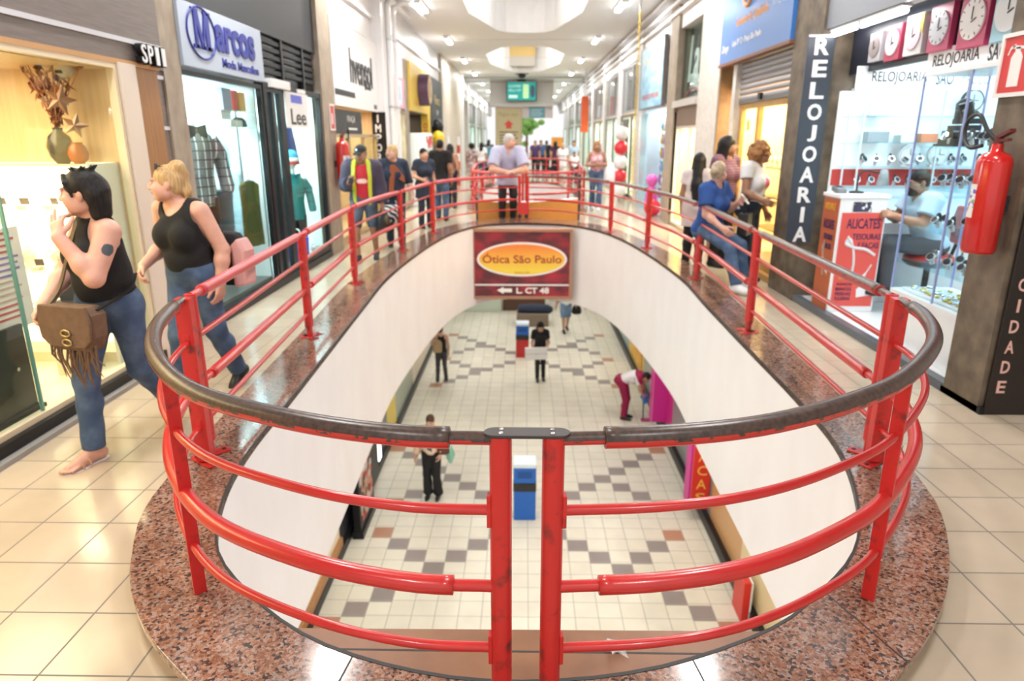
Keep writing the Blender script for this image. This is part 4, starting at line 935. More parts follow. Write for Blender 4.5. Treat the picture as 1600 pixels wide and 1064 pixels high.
# white strip sign in front, parallel to the corridor; valance sign across the back cabinet
BL2 = mat('black_letter', (.02, .02, .025), .5)
t = board('strip_sign', 'white strip sign with black capitals hanging nearest the stone column', 'sign', FR, (3.352, 5.50, 2.37), 1.34, .205, .006, WHITEG)
txt('RELOJOARIA', .60, .115, (-.28, -.005, .006), BL2, t, 'lettering', .002, .012); txt('SÃO', .2, .14, (.22, .01, .006), BL2, t, 'lettering', .002, .012); txt('PAULO', .30, .115, (.50, -.005, .006), BL2, t, 'lettering', .002, .012)
# glass cabinet facing the camera at the far side
t = board('valance_sign', 'white valance with black capitals above the glass shelves of the watch shop', 'sign', FC, (4.10, 7.25, 2.34), 1.68, .22, .02, mat('lit_valance', (.9, .93, .95), .4, em=.08, emcol=(.9, .97, 1)))
txt('RELOJOARIA', .54, .125, (-.42, .0, .02), BL2, t, 'lettering', .002, .008); txt('SÃO', .17, .15, (.02, .012, .02), BL2, t, 'lettering', .002, .008); txt('PAULO', .27, .125, (.32, 0, .02), mat('grey_letter', (.35, .37, .4), .5), t, 'lettering', .002, .008)
SHG = glass_mat('cool_shelf_glass', (.86, .97, 1), .3)
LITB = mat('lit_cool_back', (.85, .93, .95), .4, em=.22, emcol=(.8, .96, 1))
t = thing('glass_cabinet', 'tall lit glass cabinet of watches and clocks behind the repairman', 'cabinet', (4.1, 7.2, .06))
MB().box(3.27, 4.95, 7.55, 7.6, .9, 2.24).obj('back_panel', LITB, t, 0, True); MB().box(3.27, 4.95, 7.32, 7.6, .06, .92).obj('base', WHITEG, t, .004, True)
for z in (1.17, 1.27, 1.48, 1.72, 1.98): MB().box(3.29, 4.93, 7.33, 7.55, z, z+.01).obj('shelf', SHG, t, 0, True)
for x in (3.27, 3.42, 4.2, 4.93): MB().box(x, x+.015, 7.31, 7.325, .92, 2.25).obj('stile', mat('cabinet_alu', (.7, .8, .85), .3, .3), t, 0, True)
MB().box(3.27, 4.95, 7.53, 7.55, 1.29, 1.46).obj('red_felt_band', mat('felt_red', (.6, .06, .05), .7), t, 0, True)
random.seed(31)
wp = None
def watch(loc, rz, label, dial):
    global wp
    if wp is None:
        t = thing('wrist_watch', label, 'watch', (0, 0, 0), 0, 'watches on display in the watch shop')
        MB().cyl((0, 0, .012), (0, -.012, .05), .014, n=12).obj('stand', mat('watch_stand', (.8, .8, .82), .4), t)
        MB().lathe([(.026, 0), (.03, .006), (.026, .012)], (0, -.03, .06), 16, ax=Matrix.Rotation(R(60), 3, 'X')).obj('case', CHROME, t)
        MB().lathe([(.022, .012), (.001, .0125)], (0, -.03, .06), 16, ax=Matrix.Rotation(R(60), 3, 'X')).obj('dial', mat('watch_dial_dark', (.03, .03, .04), .2), t)
        MB().tube([(0, -.03+.032*math.sin(a)*.4+.02, .06+.038*math.cos(a)) for a in np.linspace(-2.3, 2.3, 14)], .01, 4, sect=[(1, .25), (-1, .25), (-1, -.25), (1, -.25)], smooth=False).obj('strap', mat('watch_strap', (.07, .06, .06), .5), t)
        wp = t
    else: t = dup(wp, loc, rz, label)
    t.location = loc; t.rotation_euler = (0, 0, rz); t.scale = (1.25,)*3
for k in range(11): watch((3.48+.13*k, 7.43+random.uniform(-.03, .03), 1.281), random.uniform(-.5, .5), 'watch on the red felt shelf of the lit cabinet behind the repairman', 0)
for k in range(9): watch((3.50+.15*k, 7.43+random.uniform(-.03, .03), 1.491), random.uniform(-.5, .5), 'watch on the shelf above the red felt in the lit cabinet', 0)
for k, (x, z, c, w, h, lab) in enumerate(((3.62, 1.73, (.3, .4, .45), .22, .11, 'grey blue box on the third shelf of the lit cabinet'), (3.92, 1.73, (.7, .8, .8), .14, .08, 'pale box on the third shelf of the lit cabinet'), (4.14, 1.73, (.75, .25, .12), .17, .09, 'orange box on the third shelf of the lit cabinet'), (4.42, 1.73, (.12, .22, .35), .16, .12, 'dark blue box on the third shelf of the lit cabinet'), (3.6, 1.99, (.75, .85, .86), .2, .14, 'white box on the top shelf of the lit cabinet'))):
    o = MB().box(-w/2, w/2, -.08, .08, 0, h).obj('watch_box', mat(f'wbox{k}', c, .4), None, .004); o.location = (x, 7.44, z); tag(o, lab, 'box')
for k, (x, z, lab) in enumerate(((4.0, 1.46, 'silver table clock on the shelf above the red felt'), (4.3, 1.46, 'round pale table clock beside the silver one'), (4.55, 1.99, 'dark table clock on the top shelf of the lit cabinet'))):
    t = thing('table_clock', lab, 'clock', (x, 7.46, z+.03))
    m = MB(); m.cyl((0, 0, .12), (0, -.04, .12), .11, n=28); m.obj('case', (CHROME, WHITEG, DARK)[k], t); MB().cyl((0, -.04, .12), (0, -.044, .12), .095, n=28).obj('dial', mat('clock_pale', (.75, .82, .84), .3), t)
    MB().box(-.08, .08, -.04, .02, 0, .02).obj('foot', (CHROME, WHITEG, DARK)[k], t); m = MB(); m.boxr((0, -.047, .15), (.006, .002, .06), Matrix.Identity(3)); m.boxr((.025, -.047, .12), (.05, .002, .006), Matrix.Identity(3)); m.obj('hands', BLACK, t)
# near glass showcase between the corridor and the repairman
t = thing('glass_showcase', 'glass showcase of watches beside the brown stone column', 'showcase', (3.4, 5.2, .06))
MB().box(3.22, 3.75, 4.76, 5.95, .06, .52).obj('base', mat('showcase_white', (.78, .82, .85), .3), t, .004, True)
for z in (.75, 1.05, 1.38, 1.7): MB().box(3.24, 3.72, 4.78, 5.93, z, z+.01).obj('shelf', SHG, t, 0, True)
CG = glass_mat('showcase_glass', (.94, .985, 1), 0, .04)
MB().box(3.22, 3.226, 4.76, 5.95, .52, 2.25).obj('front_glass', CG, t, 0, True); MB().box(3.226, 3.75, 5.944, 5.95, .52, 2.25).obj('side_glass', CG, t, 0, True)
for a, b in ((3.22, 5.935), (3.735, 5.935), (3.22, 5.32)): MB().box(a, a+.014, b, b+.014, .52, 2.25).obj('corner_strip', mat('violet_glass_edge', (.38, .42, .72), .3), t, 0, True)
MB().box(3.22, 3.75, 4.76, 5.95, 2.25, 2.28).obj('top', WHITEG, t, 0, True)
lv = {.762: 'lowest', 1.062: 'second', 1.392: 'third', 1.712: 'top'}
for z in (.762, 1.062, 1.392, 1.712):
    for k in range(8): watch((3.36+.16*(k % 2)+random.uniform(-.02, .02), 4.92+.125*k, z), R(-70)+random.uniform(-.4, .4), f'watch on the {lv[z]} shelf of the showcase beside the brown column', 0)
t = thing('watch_tree', 'dark tiered watch stand leaning on the top showcase shelf', 'watch stand', (3.42, 5.7, 1.712))
MB().box(-.1, .1, -.14, .14, 0, .02).obj('base', DARK, t); m = MB()
for k in range(4): m.box(-.08+.03*k, .1, -.12, .12, .02+.05*k, .06+.05*k)
m.obj('steps', DARK, t); MB().cyl((.06, 0, .22), (.02, 0, .33), .05, n=18).obj('large_dial', BLACK, t)
t = thing('watch_roll', 'dark hanging watch display roll inside the showcase', 'display', (3.5, 5.80, 1.98)); MB().lathe([(.05, -.09), (.065, -.06), (.065, .06), (.04, .09), (.01, .1)], n=18).obj('roll', mat('roll_dark', (.06, .055, .06), .4), t); MB().cyl((0, 0, .09), (0, 0, .27), .006, n=6).obj('hook', CHROME, t)
GOLDW = mat('gold', (.7, .45, .12), .25, 1)
t = thing('charm_tray', 'tray of gold and silver trinkets in the bottom of the showcase', 'tray', (3.42, 5.4, .525))
MB().box(-.15, .15, -.45, .45, 0, .02).obj('tray', WHITEG, t); m = MB(); random.seed(8)
for k in range(60): m.ell((random.uniform(-.13, .13), random.uniform(-.42, .42), .03), (.02, .02, .012), 8, k % 2)
o = m.obj('trinkets', [GOLDW, CHROME], t); o['kind'] = 'stuff'

# counter with the printed front
RP = mat('poster_red', (.72, .09, .07), .4); OP = mat('poster_orange', (.42, .10, .035), .4)
t = thing('service_counter', 'red and orange printed service counter at the corner of the watch shop', 'counter', (3.12, 6.90, .06)); t.scale = (.92, .60, 1.17)
MB().box(0, .50, 0, .62, 0, .98).obj('body', WHITEG, t, .004); MB().box(-.02, .52, -.02, .64, .98, 1.01).obj('counter_top', WHITEG, t, .003)
def plane_txt(s, w, h, u, v, mt, par, side):
    M3 = FC if side == 'F' else FR
    if side == 'F': return txt(s, w, h, (.25+u, -.016, .5+v), mt, par, 'lettering', .003, .01, FC)
    return txt(s, w, h, (-.016, .31-u, .5+v), mt, par, 'lettering', .003, .01, FR)
MB().box(.03, .48, -.012, 0, .05, .86).obj('front_poster', RP, t, 0); MB().box(-.012, 0, .03, .60, .0, .97).obj('side_poster', OP, t, 0)
DKL = mat('dark_violet_letter', (.06, .02, .09), .5); OY = mat('gold_print', (.75, .38, .05), .5); SIL = mat('silver_print', (.72, .68, .70), .4)
plane_txt('ALICATES', .36, .085, .02, .27, DKL, t, 'F'); plane_txt('TESOURAS', .30, .05, .07, .16, DKL, t, 'F'); plane_txt('E FACAS', .22, .05, .10, .085, DKL, t, 'F')
plane_txt('SERVIÇOS', .22, .035, -.06, -.20, OY, t, 'F')
for k, s_ in enumerate(('ALIANÇAS', 'BRINCOS', 'PRESILHAS', 'PULSEIRAS')): plane_txt(s_, .17, .028, -.10, -.255-.042*k, DKL, t, 'F')
plane_txt('AMOLAM-SE', .4, .06, 0, .40, OY, t, 'S'); plane_txt('ALICATES', .42, .08, .02, .25, DKL, t, 'S'); plane_txt('TESOURAS', .34, .05, .05, .14, DKL, t, 'S'); plane_txt('E FACAS', .28, .05, .06, .06, DKL, t, 'S')
m = MB()   # printed pliers
m.tube(spline([(.12, -.015, .66), (.17, -.015, .60), (.20, -.015, .54), (.22, -.015, .42), (.21, -.015, .30)], 5), .014, 6); m.tube(spline([(.10, -.015, .60), (.2, -.015, .565), (.33, -.015, .55), (.44, -.015, .50)], 5), .014, 6); m.ell((.14, -.014, .61), (.045, .006, .04), 12)
m.obj('printed_pliers', SIL, t); m = MB(); m.tube(spline([(.42, -.014, .42), (.36, -.014, .33), (.30, -.014, .27)], 4), [.008]*4+[.016]*5, 6); m.obj('printed_knife', SIL, t)
m = MB(); m.tube(spline([(-.014, .42, .56), (-.014, .36, .46), (-.014, .22, .36), (-.014, .12, .32)], 4), .014, 6); m.tube(spline([(-.014, .36, .6), (-.014, .36, .46), (-.014, .28, .30)], 4), .014, 6); m.obj('printed_pliers', mat('dull_silver_print', (.42, .28, .2), .4), t)
MB().prism([(.30, .13), (.46, .15), (.46, .20), (.34, .24), (.29, .2)], -.016, -.012, axis='y').obj('printed_case', mat('print_white', (.8, .8, .82), .5), t)
t2 = MB().box(.14, .34, -.014, 0, .87, .95); o = t2.obj('logo_patch', spot_mat('logo_print', [(.05, .05, .1), (.8, .8, .8), (.5, .25, .05), (.05, .05, .1)], 30), t)
t = thing('desk_lamp', 'small grey desk lamp bent over the service counter', 'lamp', (3.36, 7.12, 1.242))
MB().lathe([(.07, 0), (.07, .015), (.012, .025), (.01, .04)], n=18).obj('base', DARK, t)
MB().tube(spline([(0, 0, .03), (-.0, 0, .16), (.06, 0, .22), (.18, 0, .20), (.23, -.02, .20)], 5), .009, 8).obj('arm', DARK, t)
MB().lathe([(.03, .06), (.035, .05), (.06, -.09), (.055, -.09), (.03, .04)], (.24, -.02, .17), 18).obj('lamp_shade', mat('shade_grey', (.30, .38, .42), .4), t)
t = thing('card_reader', 'small grey payment terminal on the counter corner', 'terminal', (3.19, 7.13, 1.242)); m = MB(); m.boxr((0, 0, .03), (.09, .16, .05), Matrix.Rotation(.2, 3, 'X')); m.obj('body', mat('terminal_grey', (.16, .17, .18), .4), t, .006); m = MB(); m.boxr((0, .03, .062), (.065, .06, .004), Matrix.Rotation(.2, 3, 'X')); m.obj('screen', BLACK, t)
# stool
t = thing('stool', 'round red topped swivel chair under the seated repairman', 'chair', (4.13, 7.0, .06))
RV = mat('red_vinyl', (.55, .05, .04), .35)
MB().lathe([(.001, .585), (.20, .585), (.235, .555), (.235, .525), (.001, .515)], n=28).obj('seat', RV, t); MB().lathe([(.235, .525), (.24, .505), (.19, .465), (.05, .455)], n=28).obj('seat_shell', BLACK, t)
MB().cyl((0, 0, .06), (0, 0, .47), .03).obj('column', BLACK, t)
for k in range(5):
    a = k*2*math.pi/5; b = MB(); b.tube([(0, 0, .1), (.26*math.cos(a), .26*math.sin(a), .05)], [.025, .016], 8); b.obj('leg', BLACK, t); MB().ell((.26*math.cos(a), .26*math.sin(a), .03), (.028, .028, .028), 10).obj('caster', BLACK, t)
m = MB(); m.prism([(-.16, .62), (.16, .62), (.18, .9), (.1, 1.0), (-.1, 1.0), (-.18, .9)], -.025, .025); bk = MB(Matrix.Translation((.27, .02, .08)) @ Matrix.Rotation(R(75), 4, 'Z')); bk.prism([(-.16, .60), (.16, .60), (.18, .85), (.1, .98), (-.1, .98), (-.18, .85)], -.03, .03, axis='y'); bk.obj('backrest', RV, t, .02)
MB().tube([(0.05, .0, .50), (.22, .02, .52), (.27, .02, .70)], .018, 8).obj('back_support', BLACK, t)

# ---- column with the tall vertical shop name
struct(MB().box(3.05, 3.45, 7.66, 8.45, 0, 4.6), 'trim_64', STONED)
t = board('column_sign', 'tall dark blue sign with large white vertical capitals', 'sign', FC, (3.03, 7.645, 1.725), .275, 2.13, .03, mat('navy_slate_sign', (.045, .055, .075), .35))
vtxt('RELOJOARIA', .165, (.01, .95, .03), .213, WHITEG, t, asp=.9, bold=.03)
MB().box(-.135, .135, 1.04, 1.06, .03, .035).obj('top_edge', WHITEG, t)

# ---- blue signed jeweller with the half open shutter
HW = mat('honey_frame', (.58, .32, .08), .35, noise=(8, (.5, .26, .06), .35, .65))
room('bluesign', 3.25, 4.5, 8.45, 11.6, 2.5, mat('honey_wall', (.82, .62, .34), .4), None, 140, (1, .87, .62), .1)
t = board('blue_shop_sign', 'large blue shop sign with an orange ring emblem', 'sign', FR, (3.09, 9.96, 3.34), 2.95, .98, .08, mat('sign_blue', (.045, .165, .46), .35), None)
MB().box(-1.5, 1.5, -.53, -.49, -.02, .09).obj('lower_edge', mat('rust_edge', (.22, .09, .05), .5), t)
ORT = mat('orange_letter', (.72, .33, .10), .5)
for dx in (0, .13): MB().tube([(-.25+dx+.15*math.cos(a), .27+dx*.6+.11*math.sin(a), .085) for a in np.linspace(0, 6.283, 25)[:-1]], .028, 8, closed=True).obj('emblem_ring', ORT, t)
txt('Garantia de Qualidade', 1.35, .14, (-.05, .0, .08), ORT, t, 'lettering', .004, .01)
txt('Loja SP 12 - Praça São Paulo', 1.25, .10, (-.2, -.27, .08), SW, t, 'lettering', .004, .008); txt('VIVENZA', .55, .12, (1.05, .03, .08), mat('pale_letter', (.5, .6, .78), .5), t, 'lettering', .003)
txt('Zunga', .36, .13, (-1.2, -.3, .08), SW, t, 'lettering', .004, .01, None, .3)
t = thing('roller_shutter', 'half raised grey roller shutter under the blue sign', 'shutter', (3.16, 9.55, 2.3))
m = MB()
for k in range(7): m.tube([(0, -1.1, .02+.075*k), (0, 1.13, .02+.075*k)], .036, 10, sect=[(math.cos(a)*.5, math.sin(a)) for a in np.linspace(0, 6.283, 11)[:-1]])
o = m.obj('slats', mat('shutter_grey', (.30, .30, .32), .4, .3), t); MB().box(-.02, .03, -1.1, 1.13, -.05, 0).obj('bottom_bar', mat('shutter_dark', (.15, .15, .16), .4, .3), t); MB().box(-.05, -.01, .1, .2, -.03, .05).obj('lock', BLACK, t)
struct(MB().box(3.08, 3.3, 10.7, 10.86, 0, 2.85), 'trim_65', STONEL)
window(10, 3.2, 8.45, 10.68, .08, 2.28, HW, bars=(9.85,), t=.11)
struct(MB().box(3.1, 3.3, 8.45, 10.7, 0, .08), 'trim_66', HW)
t = board('yellow_sticker', 'small yellow and green round sticker on the honey framed window', 'sticker', FR, (3.165, 10.2, 1.95), .14, .14, .003, mat('sticker_yellow', (.6, .6, .1), .5))
t = thing('jewellery_rack', 'warm lit rack of jewellery boards behind the honey framed window', 'rack', (3.9, 9.3, .1))
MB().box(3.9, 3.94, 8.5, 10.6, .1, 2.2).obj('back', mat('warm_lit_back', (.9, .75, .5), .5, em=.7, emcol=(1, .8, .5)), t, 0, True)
for z in (.5, .95, 1.35): MB().box(3.5, 3.9, 8.5, 10.6, z, z+.015).obj('shelf', HW, t, 0, True)
for k in range(10):
    b = dup(bustp, (3.62, 8.7+.2*k, .966 if k < 6 else 1.366), R(-80), f'white necklace bust on the {"middle" if k < 6 else "upper"} shelf behind the honey framed window', 'busts behind the honey framed window')
for k, y in enumerate((8.95, 9.5)):
    t = board('price_card', f'{"small" if k else "larger"} grey printed card hanging in the honey framed window', 'card', FR, (3.55, y, 1.85), .2, .3, .006, spot_mat('card_print', [(.7, .68, .6), (.3, .3, .3), (.75, .72, .66)], 30)); MB().box(-.005, .005, .15, .6, 0, .004).obj('string', WHITEG, t)
for k, (y, x) in enumerate(((8.75, 3.57), (9.0, 3.57), (8.87, 3.72))):
    t = thing('trophy_cup', f'small gold trophy cup low in the honey framed window, {["nearest the blue letter column", "farther along", "behind the other two"][k]}', 'trophy', (x, y, .966 if k < 2 else .966)); MB().lathe([(.04, 0), (.04, .03), (.012, .05), (.012, .1), (.05, .14), (.06, .22), (.05, .22), (.02, .12)], n=16).obj('cup', GOLDW, t); MB().box(-.045, .045, -.045, .045, -.0, .03).obj('plinth', BLACK, t)

struct(MB().box(3.13, 3.4, 8.45, 11.52, 2.85, 3.85), 'wall_header_blue', UPW); struct(MB().box(3.1, 3.4, 15.6, 19.2, 2.5, 3.85), 'wall_header_toys', UPW)
# ---- pale column and the dark neon window
struct(MB().box(3.05, 3.5, 11.52, 12.85, 0, 4.6), 'trim_67', STONEL)
struct(MB().box(3.06, 3.5, 11.47, 11.52, 0, 2.84), 'trim_68', mat('ochre_reveal', (.26, .16, .07), .5, noise=(8, (.2, .12, .055), .35, .65)))
struct(MB().box(3.3, 3.4, 12.85, 14.8, 2.5, 4.1), 'wall_neon', mat('neon_back', (.10, .095, .10), .15))
window(11, 3.2, 12.85, 14.85, 2.48, 4.0, mat('brown_alu', (.16, .13, .1), .4), t=.06)
t = thing('script_sign', 'white script lettering inside the dark upper window', 'sign', (3.26, 13.9, 3.2), 0, None, FR)
txt('La', .8, .85, (-.3, .05, 0), WHITEG, t, 'lettering', .02, .01, None, .2); txt('Moda', .8, .28, (-.1, -.42, 0), WHITEG, t, 'lettering', .02, .01, None, .2); MB().tube(spline([(-.8, -.65, .02), (-.2, -.5, .02), (.6, -.62, .02)], 6), .02, 8).obj('red_swash', mat('swash_red', (.6, .08, .08), .4), t)
struct(MB().box(3.0, 3.3, 12.85, 14.8, 2.36, 2.48), 'trim_69', mat('pale_grey_beam', (.5, .48, .46), .4))
room('warm', 3.2, 4.5, 12.85, 14.8, 2.3, mat('honey_wall', (.82, .62, .34), .4), None, 130, (1, .9, .66), .1)
window(12, 3.14, 12.9, 14.75, .05, 2.0, STONEL, bars=(13.6,), t=.06)
struct(MB().box(3.1, 3.3, 12.9, 14.75, 2.0, 2.36), 'trim_70', mat('brown_fascia', (.17, .10, .07), .4))
struct(MB().box(3.05, 3.45, 14.8, 15.6, 0, 4.6), 'trim_71', STONE)
t = board('column_sign', 'narrow black column sign with small white vertical capitals', 'sign', FC, (3.16, 14.798, 1.25), .18, 2.05, .02, BLACK)
vtxt('ALIANÇAS DE OURO', .10, (0, .93, .02), .122, WHITEG, t, asp=.9)
room('toys', 3.2, 4.6, 15.6, 19.2, 2.45, mat('toy_wall', (.75, .80, .84), .4), None, 95, (.96, 1, 1), .05)
t = board('pale_blue_sign', 'pale blue sky patterned shop sign with small red lettering', 'sign', FR, (3.07, 17.4, 3.18), 3.0, 1.40, .08, mat('sky_board', (.16, .42, .68), .35, noise=(2.2, (.42, .66, .78), .35, .65, 5), stretch=(.6, 2.5, 1)), mat('sign_edge', (.12, .1, .09), .4))
txt('Papelaria', 1.5, .28, (-.2, .35, .08), mat('yellow_letter', (.65, .62, .4), .5), t, 'lettering', .003); txt('PRESENTES E PAPELARIA', 2.2, .12, (0, -.45, .08), mat('letter_red', (.5, .04, .02), .5), t, 'lettering', .003)
t = thing('toy_wall_display', 'tall display of colourful toys and stationery under the pale blue sign', 'display', (3.6, 17.2, .05))
MB().box(3.7, 3.8, 15.8, 19.0, .05, 2.3).obj('panel', WHITEG, t, 0, True)
TOYC = [(.7, .1, .3), (.8, .6, .05), (.1, .5, .2), (.35, .15, .6), (.05, .4, .7), (.85, .85, .85), (.8, .3, .05), (.85, .5, .65)]
random.seed(17); tp = []
for k, c in enumerate(TOYC):
    t = thing('toy_pack', '', 'toy', (0, 0, 0), 0, 'toy packs under the pale blue sign'); MB().box(-.05, .05, -.14, .14, -.16, .1).obj('box', mat(f'toy{k}', c, .4), t, .01); MB().ell((-.06, 0, -.03), (.03, .09, .09), 10).obj('blister', mat(f'toyb{k}', TOYC[(k+3) % 8], .3), t); MB().box(-.05, -.04, -.1, .1, .1, .16).obj('card', WHITEG, t); tp.append(t)
cn = ['pink', 'yellow', 'green', 'purple', 'blue', 'white', 'orange', 'rose']
used = set()
for r in range(6):
    for q in range(8):
        k = random.randrange(8); lab = f'{cn[k]} toy pack hanging in the {["lowest", "second lowest", "third", "fourth", "fifth", "top"][r]} row of the toy display'
        loc = (3.62, 16.0+.37*q, .4+.34*r)
        if k not in used: tp[k].location = loc; tp[k]['label'] = lab; used.add(k)
        else: dup(tp[k], loc, None, lab)
for k, (x, y, z, c, lab) in enumerate(((3.0, 16.3, .18, (.75, .03, .05), 'glossy red ball on the floor before the toy display'), (3.05, 16.8, .5, (.7, .12, .45), 'pink inflatable figure before the toy display'), (3.35, 16.1, 2.0, (.75, .5, .02), 'yellow and red parrot toy hanging at the toy shop entrance'))):
    t = thing(('ball', 'inflatable_toy', 'parrot_toy')[k], lab, 'toy', (x, y, 0 if k < 2 else z))
    if k == 0: MB().ell((0, 0, .2), (.2, .2, .2), 20).obj('ball', mat('toy_red', c, .15), t)
    elif k == 1: MB().ell((0, 0, .35), (.15, .15, .35), 16).obj('body', mat('toy_pink', c, .25), t); MB().ell((0, 0, .8), (.14, .14, .15), 16).obj('head', mat('toy_pink', c, .25), t)
    else: MB().ell((0, 0, 0), (.09, .1, .2), 14).obj('body', mat('toy_yellow', c, .5), t); MB().ell((0, -.02, .2), (.08, .08, .08), 12).obj('head', mat('toy_red', (.75, .03, .05), .15), t); MB().prism([(-.05, -.15), (.05, -.15), (.02, -.4), (-.02, -.4)], -.02, .02, axis='y').obj('tail', mat('toy_green', (.05, .4, .1), .5), t); MB().tube([(0, 0, .27), (0, 0, .45)], .004, 6).obj('string', WHITEG, t)
t = board('cyan_door_panel', 'pale cyan glass door panel beside the toy display', 'door', FR, (3.12, 18.6, 1.18), .9, 2.36, .04, mat('cyan_panel', (.35, .62, .75), .25))
t = thing('hanging_chain', 'yellow barrier chain hanging from the ceiling to the railing', 'chain', (2.45, 16.0, 0))
m = MB(); 
for k in range(46):
    M = Matrix.Translation((0, 0, .55+.085*k)) @ Matrix.Rotation(R(90)*(k % 2), 4, 'Z'); c = MB(M); c.tube([(.022*math.cos(a), 0, .05*math.sin(a)) for a in np.linspace(0, 6.283, 11)[:-1]], .010, 6, closed=True); m.v_off = len(m.v); o_ = len(m.v); m.v += c.v; m.f += [[i+o_ for i in f_] for f_ in c.f]; m.mi += c.mi; m.sm += c.sm
m.obj('links', mat('chain_yellow', (.62, .42, .05), .4), t); MB().box(-.02, .02, -.02, .02, 4.4, 4.6).obj('ceiling_hook', STEEL, t)

# ---- farther shops, both sides: bays of bright windows between pale columns
random.seed(41)
FARC = [(.55, .68, .72), (.85, .75, .55), (.82, .86, .88), (.9, .82, .62), (.65, .8, .75), (.85, .85, .85)]
n = 80
for k, (y0, y1) in enumerate(((19.2, 23.4), (23.4, 27.8), (27.8, 32.5), (32.5, 38), (38, 44), (44, 51), (51, 58))):
    for side, X in (('r', 3.05), ('l', -3.0)):
        if side == 'l' and y0 < 33: continue
        s = 1 if X > 0 else -1
        struct(MB().box(*sorted((X, X+s*.4)), y0, y0+.5, 0, 4.6), f'trim_{n}', UPW if k % 2 else STONEL); n += 1
        c = FARC[(k+(s > 0)) % 6]
        room(f'far_{k}{"right" if s > 0 else "left"}', X+s*.15, X+s*1.4, y0+.5, y1, 2.5, mat(f'farwall{(k+(s>0)) % 6}', c, .5), None, 70, (1, .97, .9), .05, False)
        window(20+2*k+(s > 0), X+s*.1, y0+.5, y1, .05, 2.45, mat('brown_alu', (.16, .13, .1), .4), bars=(y0+.5+(y1-y0-.5)*.4,), t=.07)
        window(40+2*k+(s > 0), X+s*.12, y0+.5, y1, 2.5, 3.85, mat('grey_alu', (.4, .4, .4), .4, .3), bars=((y0+y1)/2,), t=.06, glass=mat('dull_upper_glass', (.16, .165, .17), .1))
t = board('red_banner', 'orange red vertical banner hanging at a far shop', 'banner', FC, (2.62, 31.5, 2.75), .32, 1.5, .02, mat('banner_red', (.75, .12, .03), .5)); MB().box(-.03, .03, .75, 1.9, 0, .02).obj('hanger', STEEL, t)
t = board('orange_stand', 'orange lit stand beside the far shops', 'stand', FC, (1.70, 37.5, 1.1), .6, 1.4, .2, mat('stand_orange', (.8, .3, .04), .5)); MB().box(-.4, .4, -1.1, -.8, -.1, .3).obj('foot', DARK, t)
t = board('black_door_panel', 'dark door panel with pale numbers behind the woman in the floral top', 'door', FR, (3.02, 21.6, 1.15), 1.5, 2.3, .04, mat('dark_door', (.07, .06, .055), .3)); txt('85', .4, .25, (.3, .55, .04), mat('tan_letter', (.6, .5, .35), .5), t)
t = thing('balloon_column', 'column of white and red balloons beside the dark door', 'balloon column', (2.75, 20.3, 0))
for k in range(5): MB().ell((0, 0, .3+.4*k), (.2, .2, .2), 16).obj('balloon', (WHITEG, mat('toy_red', (.75, .03, .05), .15))[k % 2], t)
MB().cyl((0, 0, 0), (0, 0, 2.2), .015).obj('pole', STEEL, t)

# ---- middle of the gallery far away: bulkhead, screen, sign, cream panel
struct(MB().box(-1.80, 1.45, 37.0, 38.0, 3.3, 4.6), 'wall_bulkhead', mat('bulkhead_paint', (.62, .60, .59), .6))
struct(MB().box(-1.52, -.15, 37.1, 38.0, 0, 3.35), 'wall_pillar_far', UPW)
struct(MB().box(-.15, 1.45, 37.3, 37.6, 2.75, 3.3), 'wall_pink_bulkhead', mat('pale_pink', (.66, .58, .60), .5))
struct(MB().box(-3.0, 3.0, 36.3, 36.36, 4.42, 4.46), 'trim_150', mat('grey_conduit', (.3, .3, .3), .5)); struct(MB().box(-3.0, 3.0, 34.6, 34.66, 4.5, 4.54), 'trim_151', mat('grey_conduit', (.3, .3, .3), .5))
t = board('direction_panel', 'cream information panel with a red upward arrow on the far pillar', 'sign', FC, (-.84, 37.08, 1.85), 1.32, 2.75, .02, mat('cream_panel', (.50, .42, .25), .5), mat('panel_edge', (.4, .22, .12), .5))
m = MB(); m.prism([(0, .80), (-.25, .57), (-.14, .57), (-.14, .38), (.14, .38), (.14, .57), (.25, .57)], .02, .03); m.obj('arrow', mat('arrow_red', (.6, .05, .03), .5), t)
txt('Pague aqui', 1.0, .26, (0, 1.06, .02), mat('olive_letter', (.3, .25, .12), .6), t, 'lettering', .003)
for k in range(7): MB().box(-.48, .48-.08*(k % 2), .17-.15*k, .23-.15*k, .02, .025).obj('printed_line', mat('brown_print', (.13, .1, .07), .6), t)
t = thing('television', 'wall screen with a teal picture hanging from the bulkhead', 'television', (-.18, 36.7, 4.02), 0, None, FC)
MB().box(-.76, .76, -.47, .47, 0, .08).obj('bezel', BLACK, t, .005); MB().box(-.72, .72, -.43, .43, .08, .084).obj('screen', mat('screen_teal', (.01, .22, .20), .3, em=.42, emcol=(.02, .5, .44)), t)
txt('COMPRE', .62, .13, (-.33, .24, .085), mat('screen_white', (.6, .8, .78), .5, em=.45), t, 'lettering', .002); txt('PELO APP', .62, .11, (-.33, .04, .085), mat('screen_white', (.6, .8, .78), .5, em=.45), t, 'lettering', .002); MB().box(-.64, -.2, -.32, -.18, .085, .088).obj('screen_button', mat('screen_white', (.6, .8, .78), .5, em=.45), t)
MB().box(.08, .36, -.33, .33, .085, .09).obj('phone_image', mat('screen_lime', (.5, .8, .4), .4, em=.4, emcol=(.6, .9, .5)), t); MB().ell((.56, .0, .086), (.12, .3, .003), 16).obj('figure_image', mat('screen_shadow', (.10, .14, .25), .5), t)
m = MB(); m.cyl((0, .40, -.0), (0, .5, -.0), .04); m.box(-.22, .22, .47, .56, -.31, .08); m.obj('mount', DARK, t)
